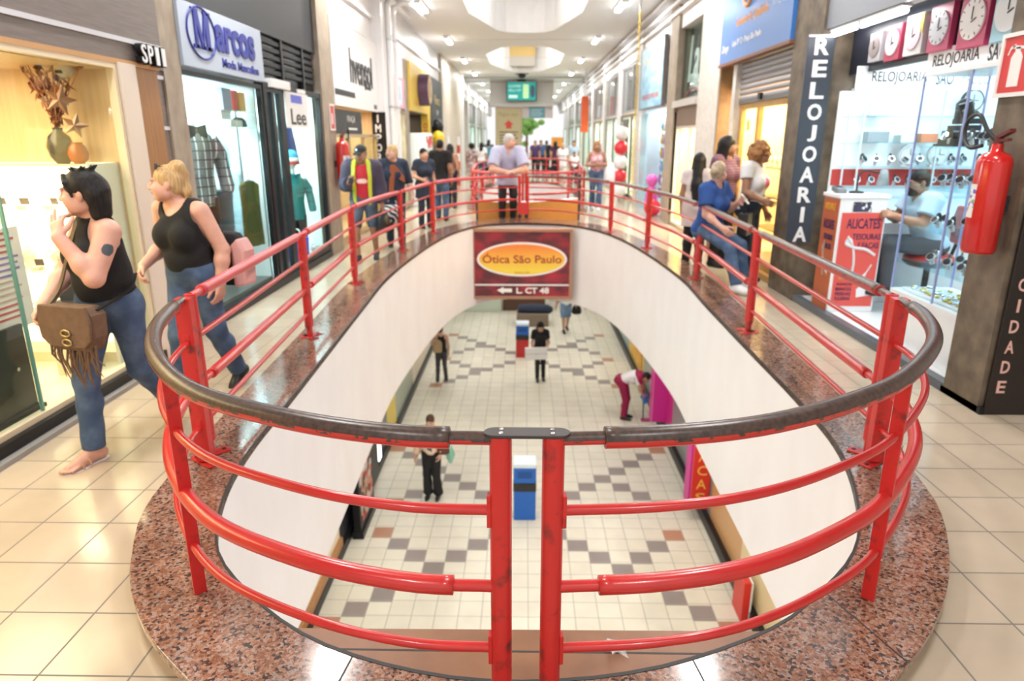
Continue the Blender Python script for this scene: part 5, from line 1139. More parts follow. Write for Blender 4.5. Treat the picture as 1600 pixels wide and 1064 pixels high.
t = board('small_blue_sign', 'small blue notice below the teal screen', 'sign', FC, (.62, 37.28, 3.02), .80, .52, .03, mat('notice_blue', (.12, .32, .42), .4))
for k in range(4): MB().box(-.32, .3-.1*(k % 2), .13-.1*k, .17-.1*k, .03, .034).obj('printed_line', mat('pale_print', (.5, .65, .7), .5), t)
struct(MB().box(-.85, .45, 32.3, 32.42, 5.2, 5.7), 'wall_recess_panel', mat('yellow_ochre', (.62, .43, .14), .5)); struct(MB().box(-.85, .45, 32.3, 32.42, 4.8, 5.2), 'wall_recess_panel_low', mat('warm_grey', (.5, .46, .40), .5))
t = thing('dome_camera', 'dark dome camera on the ceiling before the teal screen', 'camera', (-.15, 33.6, 4.6)); MB().lathe([(.16, 0), (.16, -.06), (.2, -.08), (.14, -.18), (.001, -.22)], n=18).obj('dome', DARK, t); MB().box(-.3, .3, -.05, .05, -.04, 0).obj('bracket', DARK, t)
t = thing('street_tree', 'small green tree in the daylight beyond the far exit', 'tree', (.2, 70, 0)); MB().cyl((0, 0, 0), (0, 0, 2.4), .12).obj('trunk', BROWN, t)
random.seed(2); m = MB()
for k in range(40): m.ell((random.gauss(0, .6), random.gauss(0, .6), 3+random.gauss(0, .5)), (.35, .35, .28), 8)
o = m.obj('crown', mat('leaf_green', (.25, .5, .12), .8), t); o['kind'] = 'stuff'
struct(MB().box(-12, 12, 66, 90, -.05, 0), 'floor_outside', mat('pavement', (.7, .7, .68), .8))
# ================================================================ lower hall
struct(MB().box(-2.95, -2.8, 0, 40, -4.5, -4.35), 'baseboard_lower_left', BLACK); struct(MB().box(3.05, 3.2, 0, 40, -4.5, -4.32), 'baseboard_lower_right', BLACK)
LEFTB = [(4, 9.3, (.80, .72, .55), 'w'), (9.3, 10.6, (.03, .03, .035), 'b'), (10.6, 13.2, (.05, .09, .11), 'g'), (13.2, 14.2, (.75, .6, .12), 'y'), (14.2, 16.6, (.35, .42, .34), 'g'), (16.6, 20, (.78, .72, .6), 'w'), (20, 25, (.42, .48, .42), 'g'), (25, 40, (.7, .7, .66), 'w')]
for k, (a, b, c, kind) in enumerate(LEFTB):
    struct(MB().box(-3.1, -2.86, a, b, -4.35, -1.5), f'wall_lower_left_{k+1}', mat(f'lowl{k}', c, .25 if kind == 'g' else .5))
struct(MB().box(-2.87, -2.81, 4, 9.3, -4.35, -4.2), 'baseboard_wood', WOOD)
RIGHTB = [(4, 8.6, (.75, .6, .35)), (8.6, 10.2, (.55, .3, .12)), (10.2, 13.4, (.25, .28, .27)), (13.4, 14.8, (.62, .03, .25)), (14.8, 17.0, (.3, .34, .32)), (17, 19.5, (.78, .5, .08)), (19.5, 22, (.35, .45, .42)), (22, 27, (.62, .58, .4)), (27, 40, (.7, .7, .66))]
for k, (a, b, c) in enumerate(RIGHTB):
    struct(MB().box(3.14, 3.4, a, b, -4.32, -1.5), f'wall_lower_right_{k+1}', mat(f'lowr{k}', c, .3))
struct(MB().box(-4, 4, 40, 40.2, -4.5, -1.5), 'wall_lower_end', WHITE)
t = board('light_strip', 'tall bright white light strip at a lower shop front', 'light', FL, (-2.855, 12.2, -3.0), .22, 2.6, .04, mat('strip_glow', (1, 1, 1), .5, em=2.5)); MB().box(-.14, .14, -1.34, -1.3, 0, .05).obj('end_cap', DARK, t)
t = board('black_column', 'black pillar panel beside the lower shop window', 'pillar', FL, (-2.85, 11.4, -3.0), .5, 2.7, .12, BLACK)
t = thing('poster_stand', 'black framed stand of small coloured pictures in front of the lower shop', 'stand', (-2.68, 10.2, -4.5))
MB().box(-.06, .06, -.5, .5, .12, 1.9).obj('frame', BLACK, t, .01); MB().box(.06, .066, -.42, .42, .25, 1.8).obj('pictures', spot_mat('poster_pics', [(.5, .05, .04), (.6, .55, .5), (.1, .08, .08), (.55, .3, .2)], 9), t); MB().box(-.09, .09, -.5, .5, 0, .12).obj('foot', BLACK, t)
t = board('red_sign', 'red sign with yellow outlined vertical letters on the lower shop corner', 'sign', FC, (2.98, 10.4, -3.4), .30, 1.7, .08, mat('sign_red2', (.62, .03, .02), .4)); vtxt('PLACAS', .17, (0, .62, .08), .25, mat('gold_letter2', (.8, .48, .08), .5), t, bold=.0, asp=.95)
t = board('magenta_sign', 'magenta sign panel on the lower shop by the cleaner', 'sign', FC, (2.98, 14.2, -3.4), .36, 1.6, .3, mat('magenta', (.66, .03, .32), .4)); MB().box(-.18, -.165, -.8, .8, .3, .305).obj('edge', mat('pink_edge', (.8, .25, .5), .4), t)
t = board('magenta_sign', 'tall magenta strip behind the red lettered sign', 'sign', FC, (2.84, 10.75, -3.4), .06, 1.7, .3, mat('magenta', (.66, .03, .32), .4)); MB().box(-.03, .03, -.85, -.83, .3, .31).obj('foot', DARK, t)
t = board('yellow_poster', 'yellow and orange poster at the lower shop front far along', 'poster', FR, (3.135, 18.2, -3.6), 1.8, 1.1, .02, mat('poster_yellow', (.8, .6, .1), .5, noise=(2, (.8, .35, .03), .4, .6))); MB().box(-.5, .5, -.1, .2, .02, .025).obj('print', WHITEG, t)
t = thing('red_display_box', 'red and white display box at the lower shop entrance', 'box', (2.99, 8.0, -4.5)); MB().box(-.05, .05, -.2, .2, 0, .62).obj('body', mat('sign_red2', (.62, .03, .02), .4), t, .01); MB().box(.05, .07, -.2, .2, 0, .62).obj('side', WHITEG, t)
def bin_(loc, lower, label, lid=None):
    t = thing('recycling_bin', label, 'bin', loc)
    MB().prism([(-.185, 0), (.185, 0), (.19, .55), (-.19, .55)], -.17, .17, axis='y').obj('body', lower, t, .015); MB().box(-.195, .195, -.18, .18, .55, .70).obj('liner_rim', RUBBER, t, .01)
    MB().box(-.19, .19, -.175, .175, .70, .98).obj('hood', BLUE, t, .015); MB().box(-.19, .19, -.175, .175, .98, 1.06).obj('lid', mat('bin_lid', (.70, .80, .88), .3), t, .01)
    MB().box(-.12, .12, -.178, -.174, .80, .92).obj('slot', mat('slot_blue', (.006, .07, .3), .4), t)
bin_((.03, 10.5, -4.5), BLUE, 'blue recycling bin directly behind the gate posts below')
bin_((-.04, 19.5, -4.5), REDPL, 'red bodied recycling bin beside the woman carrying a white box')
t = thing('bench', 'dark bench with a navy cushion beyond the red bin', 'bench', (.3, 23.2, -4.5))
MB().box(-.55, .55, -.4, .4, 0, .45).obj('seat_box', mat('bench_brown', (.20, .15, .11), .5), t, .02); m = MB(); m.tube([(-.5, -.1, .55), (0, -.12, .57), (.5, -.1, .54), (.62, .1, .5)], [.16, .19, .19, .12], 12); m.obj('cushion', mat('navy_cloth', (.015, .025, .05), .8), t)
t = thing('kiosk', 'dark brown kiosk counter at the far end of the lower hall', 'kiosk', (.0, 25.6, -4.5)); MB().box(-.8, .8, -.5, .5, 0, 1.1).obj('body', mat('kiosk_brown', (.09, .04, .025), .4), t, .02); MB().box(-.85, .85, -.55, .55, 1.1, 1.16).obj('counter_top', DARK, t); m = MB(); m.prism([(.1, .55), (.5, .6), (.55, .9), (.2, .85)], -.51, -.50, axis='y'); m.obj('emblem', mat('emblem_pale', (.6, .5, .45), .5), t)
t = thing('planter', 'long pale green low planter wall at the far lower hall', 'planter', (-1.75, 25.2, -4.5)); MB().box(-.9, .9, -.3, .3, 0, .9).obj('body', mat('planter_green', (.52, .58, .48), .4), t, .02); MB().box(-.92, .92, -.32, .32, .9, .96).obj('rim', mat('planter_rim', (.42, .48, .4), .4), t)
# ================================================================ people: smooth-blended bodies meshed as one surface
class SDF:
    def __init__(s): s.p = []; s.lo = np.array([9e9]*3); s.hi = -s.lo
    def _b(s, lo, hi): s.lo = np.minimum(s.lo, lo); s.hi = np.maximum(s.hi, hi)
    def cone(s, a, b, ra, rb, k=.02, flat=False):
        a, b = np.array(a, float), np.array(b, float); r = max(ra, rb)
        lo, hi = np.minimum(a, b)-r, np.maximum(a, b)+r; s._b(lo, hi); s.p.append(('F' if flat else 'C', lo, hi, k, (a, b, ra, rb))); return s
    def ell(s, c, r, k=.02, M=None, sub=False):
        c = np.array(c, float); r = np.array(r, float); m = r.max(); M = np.eye(3) if M is None else np.array(M)
        if not sub: s._b(c-m, c+m)
        s.p.append(('S' if sub else 'E', c-m, c+m, k, (c, r, M))); return s
    def cut(s, n, d): s.p.append(('P', None, None, 0, (np.array(n, float), d))); return s     # keep n.x < d
    def boxsub(s, lo, hi): s.p.append(('B', np.array(lo, float), np.array(hi, float), 0, None)); return s
    def mesh(s, h, wob=0, wf=40):
        lo = s.lo-3*h; n = np.ceil((s.hi-lo)/h).astype(int)+4
        ax = [(lo[i]+h*np.arange(n[i])).astype(np.float32) for i in range(3)]
        F = np.full(n, 1e3, np.float32)
        for t, plo, phi, k, q in s.p:
            if t == 'P':
                nn, d = q; D = nn[0]*ax[0][:, None, None]+nn[1]*ax[1][None, :, None]+nn[2]*ax[2][None, None, :]-d
                np.maximum(F, D.astype(np.float32), out=F); continue
            m = k+3*h
            i0 = np.clip(np.floor((plo-m-lo)/h).astype(int), 0, n); i1 = np.clip(np.ceil((phi+m-lo)/h).astype(int)+1, 0, n)
            if (i1 <= i0).any(): continue
            sl = tuple(slice(i0[j], i1[j]) for j in range(3)); A = F[sl]
            X, Y, Z = ax[0][sl[0]][:, None, None], ax[1][sl[1]][None, :, None], ax[2][sl[2]][None, None, :]
            if t == 'B':
                D = np.maximum(np.maximum(np.maximum(plo[0]-X, X-phi[0]), np.maximum(plo[1]-Y, Y-phi[1])), np.maximum(plo[2]-Z, Z-phi[2])); np.maximum(A, -D, out=A); continue
            if t in 'CF':
                a, b, ra, rb = q; ba = b-a; L2 = max(1e-9, ba @ ba)
                tt = ((X-a[0])*ba[0]+(Y-a[1])*ba[1]+(Z-a[2])*ba[2])/L2; tc = np.clip(tt, 0, 1)
                D = np.sqrt((X-a[0]-tc*ba[0])**2+(Y-a[1]-tc*ba[1])**2+(Z-a[2]-tc*ba[2])**2)-(ra+(rb-ra)*tc)
                if t == 'F':
                    L = math.sqrt(L2); rad = np.sqrt((X-a[0]-tt*ba[0])**2+(Y-a[1]-tt*ba[1])**2+(Z-a[2]-tt*ba[2])**2)-(ra+(rb-ra)*tc)
                    D = np.where(tt < 0, D, np.maximum(rad, (tt-1)*L))
            else:
                c, r, M = q; dx, dy, dz = X-c[0], Y-c[1], Z-c[2]
                u = [(M[0, j]*dx+M[1, j]*dy+M[2, j]*dz) for j in range(3)]
                k0 = np.sqrt(sum((u[j]/r[j])**2 for j in range(3))); k1 = np.sqrt(sum((u[j]/r[j]**2)**2 for j in range(3)))+1e-9
                D = k0*(k0-1)/k1
            D = D.astype(np.float32)
            if t == 'S': np.maximum(A, -D, out=A)
            elif k > 0:
                hh = np.maximum(k-np.abs(A-D), 0)/k; A[...] = np.minimum(A, D)-hh*hh*k/4
            else: np.minimum(A, D, out=A)
        if wob:
            X, Y, Z = ax[0][:, None, None], ax[1][None, :, None], ax[2][None, None, :]
            F += (wob*(np.sin(wf*X+wf*.4*Z)*np.sin(wf*.8*Z+1.3+wf*.5*Y)+.6*np.sin(wf*.6*Y-wf*.9*Z))).astype(np.float32)
        # surface nets
        S_ = F < 0; c = [slice(0, -1), slice(1, None)]
        cnt = np.zeros(np.array(F.shape)-1, np.uint8)
        for i in (0, 1):
            for j in (0, 1):
                for l in (0, 1): cnt += S_[c[i], c[j], c[l]]
        idx = np.argwhere((cnt > 0) & (cnt < 8)); 
        if not len(idx): return np.zeros((0, 3)), np.zeros((0, 4), int)
        I = np.full(cnt.shape, -1, np.int32); I[tuple(idx.T)] = np.arange(len(idx))
        acc = np.zeros((len(idx), 3)); num = np.zeros(len(idx))
        cor = [(i, j, l) for i in (0, 1) for j in (0, 1) for l in (0, 1)]
        V = {q: F[idx[:, 0]+q[0], idx[:, 1]+q[1], idx[:, 2]+q[2]] for q in cor}
        for a in cor:
            for d in range(3):
                if a[d] == 0:
                    b = list(a); b[d] = 1; b = tuple(b); va, vb = V[a], V[b]; m = (va < 0) != (vb < 0)
                    t = np.where(m, va/(va-vb+1e-12), 0); p = np.tile(np.array(a, float), (len(idx), 1)); p[:, d] += t
                    acc[m] += p[m]; num[m] += 1
        v = lo+h*(idx+acc/num[:, None]); fs = []
        for d in range(3):
            e = [slice(None)]*3; f = [slice(None)]*3; e[d] = slice(0, -1); f[d] = slice(1, None)
            a, b = S_[tuple(e)], S_[tuple(f)]; o1, o2 = [x for x in range(3) if x != d]
            w = np.argwhere(a != b); w = w[(w[:, o1] > 0) & (w[:, o2] > 0) & (w[:, o1] < cnt.shape[o1]) & (w[:, o2] < cnt.shape[o2])]
            flip = a[tuple(w.T)]
            def at(p, q):
                z = w.copy(); z[:, o1] -= p; z[:, o2] -= q; return I[tuple(z.T)]
            Q = np.stack([at(1, 1), at(0, 1), at(0, 0), at(1, 0)], 1)
            if d == 1: Q = Q[:, ::-1]
            Q[~flip] = Q[~flip][:, ::-1]
            fs.append(Q)
        f = np.concatenate(fs); f = f[(f >= 0).all(1)]
        return v, f

def sdf_obj(sd, h, name, mats, parent, paint=(), sc=1.0, wob=0, wf=40, label=None):
    v, f = sd.mesh(h, wob, wf)
    me = bpy.data.meshes.new(name); me.vertices.add(len(v)); me.vertices.foreach_set('co', (v*sc).ravel().astype(np.float32))
    me.loops.add(len(f)*4); me.loops.foreach_set('vertex_index', f.ravel().astype(np.int32))
    me.polygons.add(len(f)); me.polygons.foreach_set('loop_start', np.arange(0, len(f)*4, 4, dtype=np.int32)); me.polygons.foreach_set('loop_total', np.full(len(f), 4, np.int32))
    for m in mats: me.materials.append(m)
    mi = np.zeros(len(f), np.int32)
    if paint:
        c = v[f].mean(1)
        for (pc, pr, M, k) in paint:
            u = (c-np.array(pc)) @ (np.eye(3) if M is None else np.array(M)); mi[((u/np.array(pr))**2).sum(1) < 1] = k
    me.polygons.foreach_set('material_index', mi); me.polygons.foreach_set('use_smooth', np.ones(len(f), bool))
    me.update(calc_edges=True); me.validate()
    o = bpy.data.objects.new(name, me); COL.objects.link(o); o.parent = parent
    if label: o['label'] = label
    return o
def nrm(v): v = np.array(v, float); return v/np.linalg.norm(v)
def rotm(yaw=0, pitch=0, roll=0): return np.array(Matrix.Rotation(R(yaw), 3, 'Z') @ Matrix.Rotation(R(pitch), 3, 'X') @ Matrix.Rotation(R(roll), 3, 'Y'))
def frame(x, z):
    x = nrm(x); z = np.array(z, float); z = nrm(z-x*(z @ x)); return np.stack([x, np.cross(z, x), z], 1)
BASE = dict(pel=(0, .0, .95), che=(0, .0, 1.24), nek=(0, .015, 1.43), head=(0, -.015, 1.575),
            hipL=(.085, 0, .91), kneL=(.095, -.02, .50), ankL=(.095, .02, .085), hipR=(-.085, 0, .91), kneR=(-.095, -.02, .50), ankR=(-.095, .02, .085),
            shoL=(.165, .01, 1.385), elbL=(.215, .03, 1.10), wriL=(.225, -.03, .86), shoR=(-.165, .01, 1.385), elbR=(-.215, .03, 1.10), wriR=(-.225, -.03, .86))
SK = {}
def skin(k):
    c = dict(light=(.66, .38, .27), mid=(.50, .27, .17), tan=(.36, .18, .11), dark=(.20, .10, .065), pink=(.68, .37, .28))[k]
    return [mat('skin_'+k, c, .5, noise=(18, tuple(x*.9 for x in c), .35, .7)), mat('eye_white', (.75, .73, .70), .2), mat('eye_dark', (.03, .02, .018), .2), mat('lip_'+k, (c[0]*.8, c[1]*.45, c[2]*.5), .4), mat('brow', (.06, .04, .03), .8), mat('tattoo_ink', (.07, .085, .10), .6), mat('mouth_dark', (.08, .02, .02), .5)]
def hairm(k):
    c = dict(black=(.012, .010, .010), brown=(.06, .03, .018), blond=(.44, .29, .14), grey=(.42, .41, .40), curly=(.26, .12, .045), ash=(.33, .25, .17))[k]
    return mat('hair_'+k, c, .45, spec=.22, noise=(40, tuple(min(1, x*1.5+.004) for x in c), .4, .65), stretch=(2.5, 2.5, .3), bump=.35, bscale=60)
def hand(sd, w, d, n, t, s=1.0, curl=(18, 22, 15), spread=1.0, thumb=1.0, straight=()):
    d = nrm(d); n = np.array(n, float); n = nrm(n-d*(n @ d)); t = np.array(t, float); t = t-d*(t @ d)-n*(t @ n); w = np.array(w, float)
    cr = np.cross(d, n); t = nrm(t) if np.linalg.norm(t) > .15 else nrm(cr*(1 if cr[2] > 0 else -1))
    for i, (o, fl) in enumerate(((.030, .88), (.010, 1.0), (-.011, .94), (-.030, .74))):
        kn = w+d*(.085-.004*abs(i-1))*s+t*o*s; sd.cone(w+d*.01*s+t*o*.5*s, kn, .017*s, .0135*s, .014)
        a = 0; p = kn; cu = (4, 4, 4) if i in straight else curl; dd = nrm(d+t*o*2.4*spread)
        for L, c, r in ((.042, cu[0], .0098), (.028, cu[1], .0088), (.021, cu[2], .0080)):
            a += R(c*(1+.08*i)); q = p+(dd*math.cos(a)+n*math.sin(a))*L*fl*s; sd.cone(p, q, r*s, r*.93*s, .004); p = q
    p0 = w+d*.022*s+t*.022*s+n*.006*s; p1 = p0+nrm(d*.62+t*.62*thumb+n*.3)*.045*s; p2 = p1+nrm(d*.85+t*.35*thumb+n*.3)*.034*s; p3 = p2+nrm(d*.95+t*.1+n*.35)*.026*s
    sd.cone(p0, p1, .016*s, .0125*s, .010); sd.cone(p1, p2, .0118*s, .0105*s, .004); sd.cone(p2, p3, .0103*s, .009*s, .004)
def person(label, loc, rot, scale=1.0, res=.01, J=None, skin_='light', girth=None, head=(0, 0, 0), hair=('short', 'black'), top=None, jacket=None, bottom=None, shoes=None, hands=None, fem=True, footyaw=(0, 0), extra_paint=(), group=None, mask=None, glasses=False, zb=0, open_mouth=False, feet_pitch=(0, 0), foot=True):
    t = thing('person', label, 'person', (loc[0], loc[1], zb), R(rot), group)
    J = {k: np.array(v, float) for k, v in {**BASE, **(J or {})}.items()}
    g = dict(w=1.0, arm=1.0, leg=1.0, belly=0.0, hip=1.0, bust=1.0, chest=1.0); g.update(girth or {})
    if not fem: g['chest'] *= 1.08; g['arm'] *= 1.12; g['hip'] *= .94
    Rp = frame(J['hipL']-J['hipR'], J['che']-J['pel']); Rc = frame(J['shoL']-J['shoR'], J['nek']-J['che']); Rh = rotm(*head); hc = J['head']
    mid_ = (J['pel']*.48+J['che']*.52); Rm = frame(Rp[:, 0]+Rc[:, 0], J['che']-J['pel'])
    def torso(sd, o=0, shoulders=True):
        sd.ell(J['pel']+Rp @ (0, .005, 0), np.array((.165*g['hip'], .118*g['hip'], .135))+o, .05, Rp)
        sd.ell(mid_, np.array((.138*g['w'], .103*g['w'], .15))+o, .06, Rm)
        sd.ell(J['che']+Rc @ (0, 0, .02), np.array((.150*g['chest'], .108*g['chest'], .175))+o, .05, Rc)
        if g['belly']: sd.ell(mid_+Rm @ (0, -.055, -.06), np.array((.125, .10, .13))*g['belly']+o, .06, Rm)
        for s_ in (1, -1):
            if fem: sd.ell(J['che']+Rc @ (s_*.072, -.082, -.03), np.array((.072, .066, .075))*g['bust']+o, .035, Rc)
            sd.ell(J['pel']+Rp @ (s_*.07, .062, -.05), np.array((.088, .08, .095))*g['hip']+o, .04, Rp)
        if shoulders:
            sd.cone(J['shoL']*.94+J['shoR']*.06, J['shoR']*.94+J['shoL']*.06, .052+o, .052+o, .05)
            for s_ in 'LR': sd.cone(J['nek'], J['sho'+s_]*.7+J['nek']*.3, .048+o, .046+o, .04)
    def arm(sd, s_, o=0, upto=2, flat=False):
        a = g['arm']; S0, E0, W0 = J['sho'+s_], J['elb'+s_], J['wri'+s_]
        if upto >= 1: sd.cone(S0, E0, .052*a+o, .041*a+o, .03)
        else: sd.cone(S0, S0+(E0-S0)*upto, .054*a+o, (.054-.012*upto)*a+o*1.25, .03, flat)
        if upto > 1:
            q = W0 if upto >= 2 else E0+(W0-E0)*(upto-1); sd.cone(E0, q, .0405*a+o, (.0405-.013*(upto-1))*a+o, .02, flat and upto < 2)
            if upto >= 2: sd.ell(E0*.68+W0*.32, (.041*a+o,)*3, .03)
    def leg(sd, s_, o=0, upto=2, flare=0, flat=False):
        l = g['leg']; H, K, A = J['hip'+s_], J['kne'+s_], J['ank'+s_]
        if upto >= 1: sd.cone(H, K, .090*l+o, .058*l+o, .04)
        else: sd.cone(H, H+(K-H)*upto, .090*l+o, (.09-.03*upto)*l+o+flare, .04, flat)
        if upto > 1:
            q = K+(A-K)*(upto-1) if upto < 2 else A
            sd.cone(K, q, .056*l+o, .037*l+o+flare, .03, flat)
            kk = nrm(np.cross(np.cross(A-K, (0, -1, 0)), A-K)); sd.ell(K*.66+A*.34-kk*.018, (.048*l+o,)*3, .04)
    FD = {}
    for i, s_ in enumerate('LR'):
        fd = np.array((math.sin(R(footyaw[i])), -math.cos(R(footyaw[i])), 0)); p = R(feet_pitch[i]); FD[s_] = (fd*math.cos(p)+np.array((0, 0, -math.sin(p))), fd*math.sin(p)*-1*-1+np.array((0, 0, math.cos(p))))
    def feet(sd, s_, o=0):
        f, u = FD[s_]; u = nrm(u-f*(u @ f)); A = J['ank'+s_]; he = A-f*.035-u*.045; ba = A+f*.115-u*.055; to = A+f*.175-u*.06
        sd.cone(A, he, .037+o, .034+o, .02); sd.cone(A-u*.01, ba, .034+o, .030+o, .03); sd.cone(he, ba, .034+o, .032+o, .02); sd.cone(ba, to, .030+o, .022+o, .02)
    def hp(x, y, z): return hc+Rh @ np.array((x, y, z))
    # ---- body
    b = SDF(); torso(b); fine = res <= .009
    for s_ in 'LR':
        arm(b, s_); leg(b, s_)
        if foot: feet(b, s_)
        if foot and shoes and shoes.get('sandal'):
            f_, u_ = FD[s_]; u_ = nrm(u_-f_*(u_ @ f_)); sd_ = np.cross(f_, u_)*(1 if s_ == 'L' else -1); A_ = J['ank'+s_]
            for i_, (o_, l_, r_) in enumerate(((.026, .205, .0125), (.009, .205, .010), (-.007, .198, .0095), (-.021, .188, .009), (-.034, .176, .0085))): b.cone(A_+f_*.13-u_*.058+sd_*o_*-.9, A_+f_*l_-u_*.068+sd_*o_*-1.05, r_*1.15, r_, .006)
        hd = dict((hands or {}).get(s_, {})); sx = 1 if s_ == 'L' else -1
        fa = J['wri'+s_]-J['elb'+s_]
        hand(b, J['wri'+s_], hd.get('d', fa), hd.get('n', (-sx, .15, 0)), hd.get('t', (0, -1, 0)), hd.get('s', 1.0), hd.get('curl', (18, 22, 15)), hd.get('spread', 1.0), hd.get('thumb', 1.0), hd.get('straight', ()))
    b.cone(J['nek']-np.array((0, 0, .02)), hp(0, .03, -.06), .056 if fem else .062, .052 if fem else .06, .03)
    b.ell(hp(0, .018, .028), (.074, .094, .088), .02, Rh); b.ell(hp(0, -.03, -.035), (.059, .066, .082), .025, Rh); b.ell(hp(0, -.062, -.092), (.026, .024, .02), .03, Rh)
    for s_ in (1, -1):
        b.ell(hp(s_*.037, -.058, -.025), (.032, .032, .03), .025, Rh); b.ell(hp(s_*.05, -.02, -.06), (.022, .05, .035), .03, Rh)
        b.ell(hp(s_*.074, .012, -.008), (.011, .021, .032), .008, Rh @ rotm(s_*-20, 0, 0)); b.ell(hp(s_*.031, -.082, .012), (.016, .014, .010), .006, Rh)
        b.ell(hp(s_*.032, -.084, .032), (.024, .012, .008), .012, Rh); b.ell(hp(s_*.012, -.102, -.027), (.010, .010, .008), .008, Rh)
    b.cone(hp(0, -.092, .018), hp(0, -.113, -.022), .008, .0135, .012)
    b.ell(hp(0, -.092, -.048), (.022, .013, .0065), .006, Rh); b.ell(hp(0, -.089, -.061), (.019, .013, .007), .006, Rh)
    pt = [(hp(s_*.031, -.094, .012), (.0145, .012, .0062), Rh, 1) for s_ in (1, -1)] + [(hp(s_*.031, -.096, .012), (.0065, .014, .0066), Rh, 2) for s_ in (1, -1)] + [(hp(s_*.034, -.096, .0345), (.021, .016, .0045), Rh, 4) for s_ in (1, -1)]
    pt += [(hp(s_*.031, -.094, .020), (.017, .012, .0028), Rh, 4) for s_ in (1, -1)]
    pt += [(hp(0, -.098, -.054), (.023, .012, .011), Rh, 3)]
    pt += [(hp(0, -.1, -.0545), (.020, .014, .0025 if not open_mouth else .008), Rh, 6)]
    for ep in extra_paint: pt.append((ep[0], ep[1], None, 5))
    sdf_obj(b, res, 'body', skin(skin_), t, pt, scale)
    # ---- hair
    kind, hcol = hair
    hs = SDF(); hw = .0014 if kind != 'curly' else .010
    def capbase(r=(.083, .103, .097), z=.032):
        hs.ell(hp(0, .022, z), r, .01, Rh)
    def face(c=(0, -.105, -.042), r=(.072, .070, .092)): hs.ell(hp(*c), r, 0, Rh, True)
    if kind == 'short': capbase((.080, .100, .094)); hs.ell(hp(0, .05, -.02), (.07, .06, .06), .03, Rh); face(); hs.ell(hp(0, -.02, -.11), (.09, .085, .075), 0, Rh, True)
    elif kind == 'receding': capbase((.081, .10, .092), .03); hs.ell(hp(0, .055, -.02), (.072, .058, .065), .03, Rh); face((0, -.10, -.02), (.078, .07, .11)); hs.ell(hp(0, -.02, -.11), (.09, .085, .075), 0, Rh, True)
    elif kind in ('bun', 'highbun', 'lowpony'):
        capbase((.081, .100, .095)); hs.ell(hp(0, .05, -.03), (.068, .055, .06), .03, Rh); face(); hs.ell(hp(0, -.03, -.12), (.1, .085, .08), 0, Rh, True)
        if kind == 'bun': hs.ell(hp(0, .125, .0), (.05, .04, .045), .02, Rh)
        if kind == 'highbun': hs.ell(hp(0, .085, .115), (.05, .05, .04), .02, Rh); hs.ell(hp(.02, .10, .10), (.035, .04, .04), .015, Rh); hs.cone(hp(0, .115, .06), hp(0, .125, -.06), .035, .026, .03); hs.cone(hp(.0, .125, -.06), hp(0.01, .105, -.19), .026, .010, .03)
        if kind == 'lowpony': hs.cone(hp(0, .1, -.02), hp(0, .12, -.2), .035, .02, .02)
    elif kind == 'bob':
        capbase((.084, .106, .10)); hs.cone(hp(0, .065, 0), hp(0, .075, -.10), .075, .055, .04); hs.cone(hp(.04, .075, -.02), hp(.045, .07, -.12), .045, .03, .03); hs.cone(hp(-.04, .075, -.02), hp(-.045, .07, -.12), .045, .03, .03)
        pass
        face((0, -.105, -.035), (.085, .072, .098)); hs.ell(hp(.07, -.02, -.06), (.04, .062, .07), 0, Rh, True); hs.ell(hp(-.07, -.02, -.06), (.04, .062, .07), 0, Rh, True); hs.cone(hp(.02, -.066, .098), hp(.066, -.045, .06), .014, .012, .012); hs.cone(hp(.066, -.045, .06), hp(.074, -.025, -.01), .011, .007, .01)
        for a in np.linspace(0, 6, 9): hs.cone(hp(.03*math.cos(a), .03+.04*math.sin(a), .115), hp(.05*math.cos(a+.5), .03+.075*math.sin(a+.5), .140), .014, .004, .008)
    elif kind in ('long', 'verylong'):
        L = -.32 if kind == 'long' else -.62
        capbase((.086, .106, .10)); hs.cone(hp(0, .06, 0), hp(0, .085, L*.55), .08, .075, .04); hs.cone(hp(0, .085, L*.55), hp(0, .09, L), .085, .04, .04)
        for s_ in (1, -1): hs.cone(hp(s_*.062, .01, .02), hp(s_*.085, .03, -.18), .036, .03, .02); hs.cone(hp(s_*.085, .03, -.18), hp(s_*.08, .05, L*.7), .03, .012, .02)
        face((0, -.11, -.045), (.062, .075, .10))
    elif kind == 'curly':
        capbase((.105, .12, .112), .03)
        rs = random.Random(4)
        for q in range(70):
            a, e = rs.uniform(0, 6.283), rs.uniform(-.9, 1.5); hs.ell(hp(.105*math.cos(a)*math.cos(e), .025+.115*math.sin(a)*math.cos(e), .03+.105*math.sin(e)-.01), (rs.uniform(.02, .034),)*3, .008, Rh)
        hs.cone(hp(0, .07, -.02), hp(0, .07, -.10), .09, .07, .03); face((0, -.125, -.05), (.075, .08, .095)); hw = .004
    elif kind == 'afro':
        capbase((.12, .125, .125), .045); face((0, -.13, -.05), (.075, .08, .095)); hw = .006
    elif kind == 'cap':
        hs.ell(hp(0, .035, -.01), (.078, .09, .07), .02, Rh); face(); hs.cut(Rh @ np.array((0, 0, 1.)), float(hp(0, 0, .03) @ (Rh @ np.array((0, 0, 1.))))); hs.ell(hp(0, -.02, -.11), (.09, .085, .075), 0, Rh, True)
    sdf_obj(hs, max(.004, res*.9), 'hair', [hairm(hcol)], t, (), scale, hw, 70 if kind not in ('curly', 'afro') else 90)
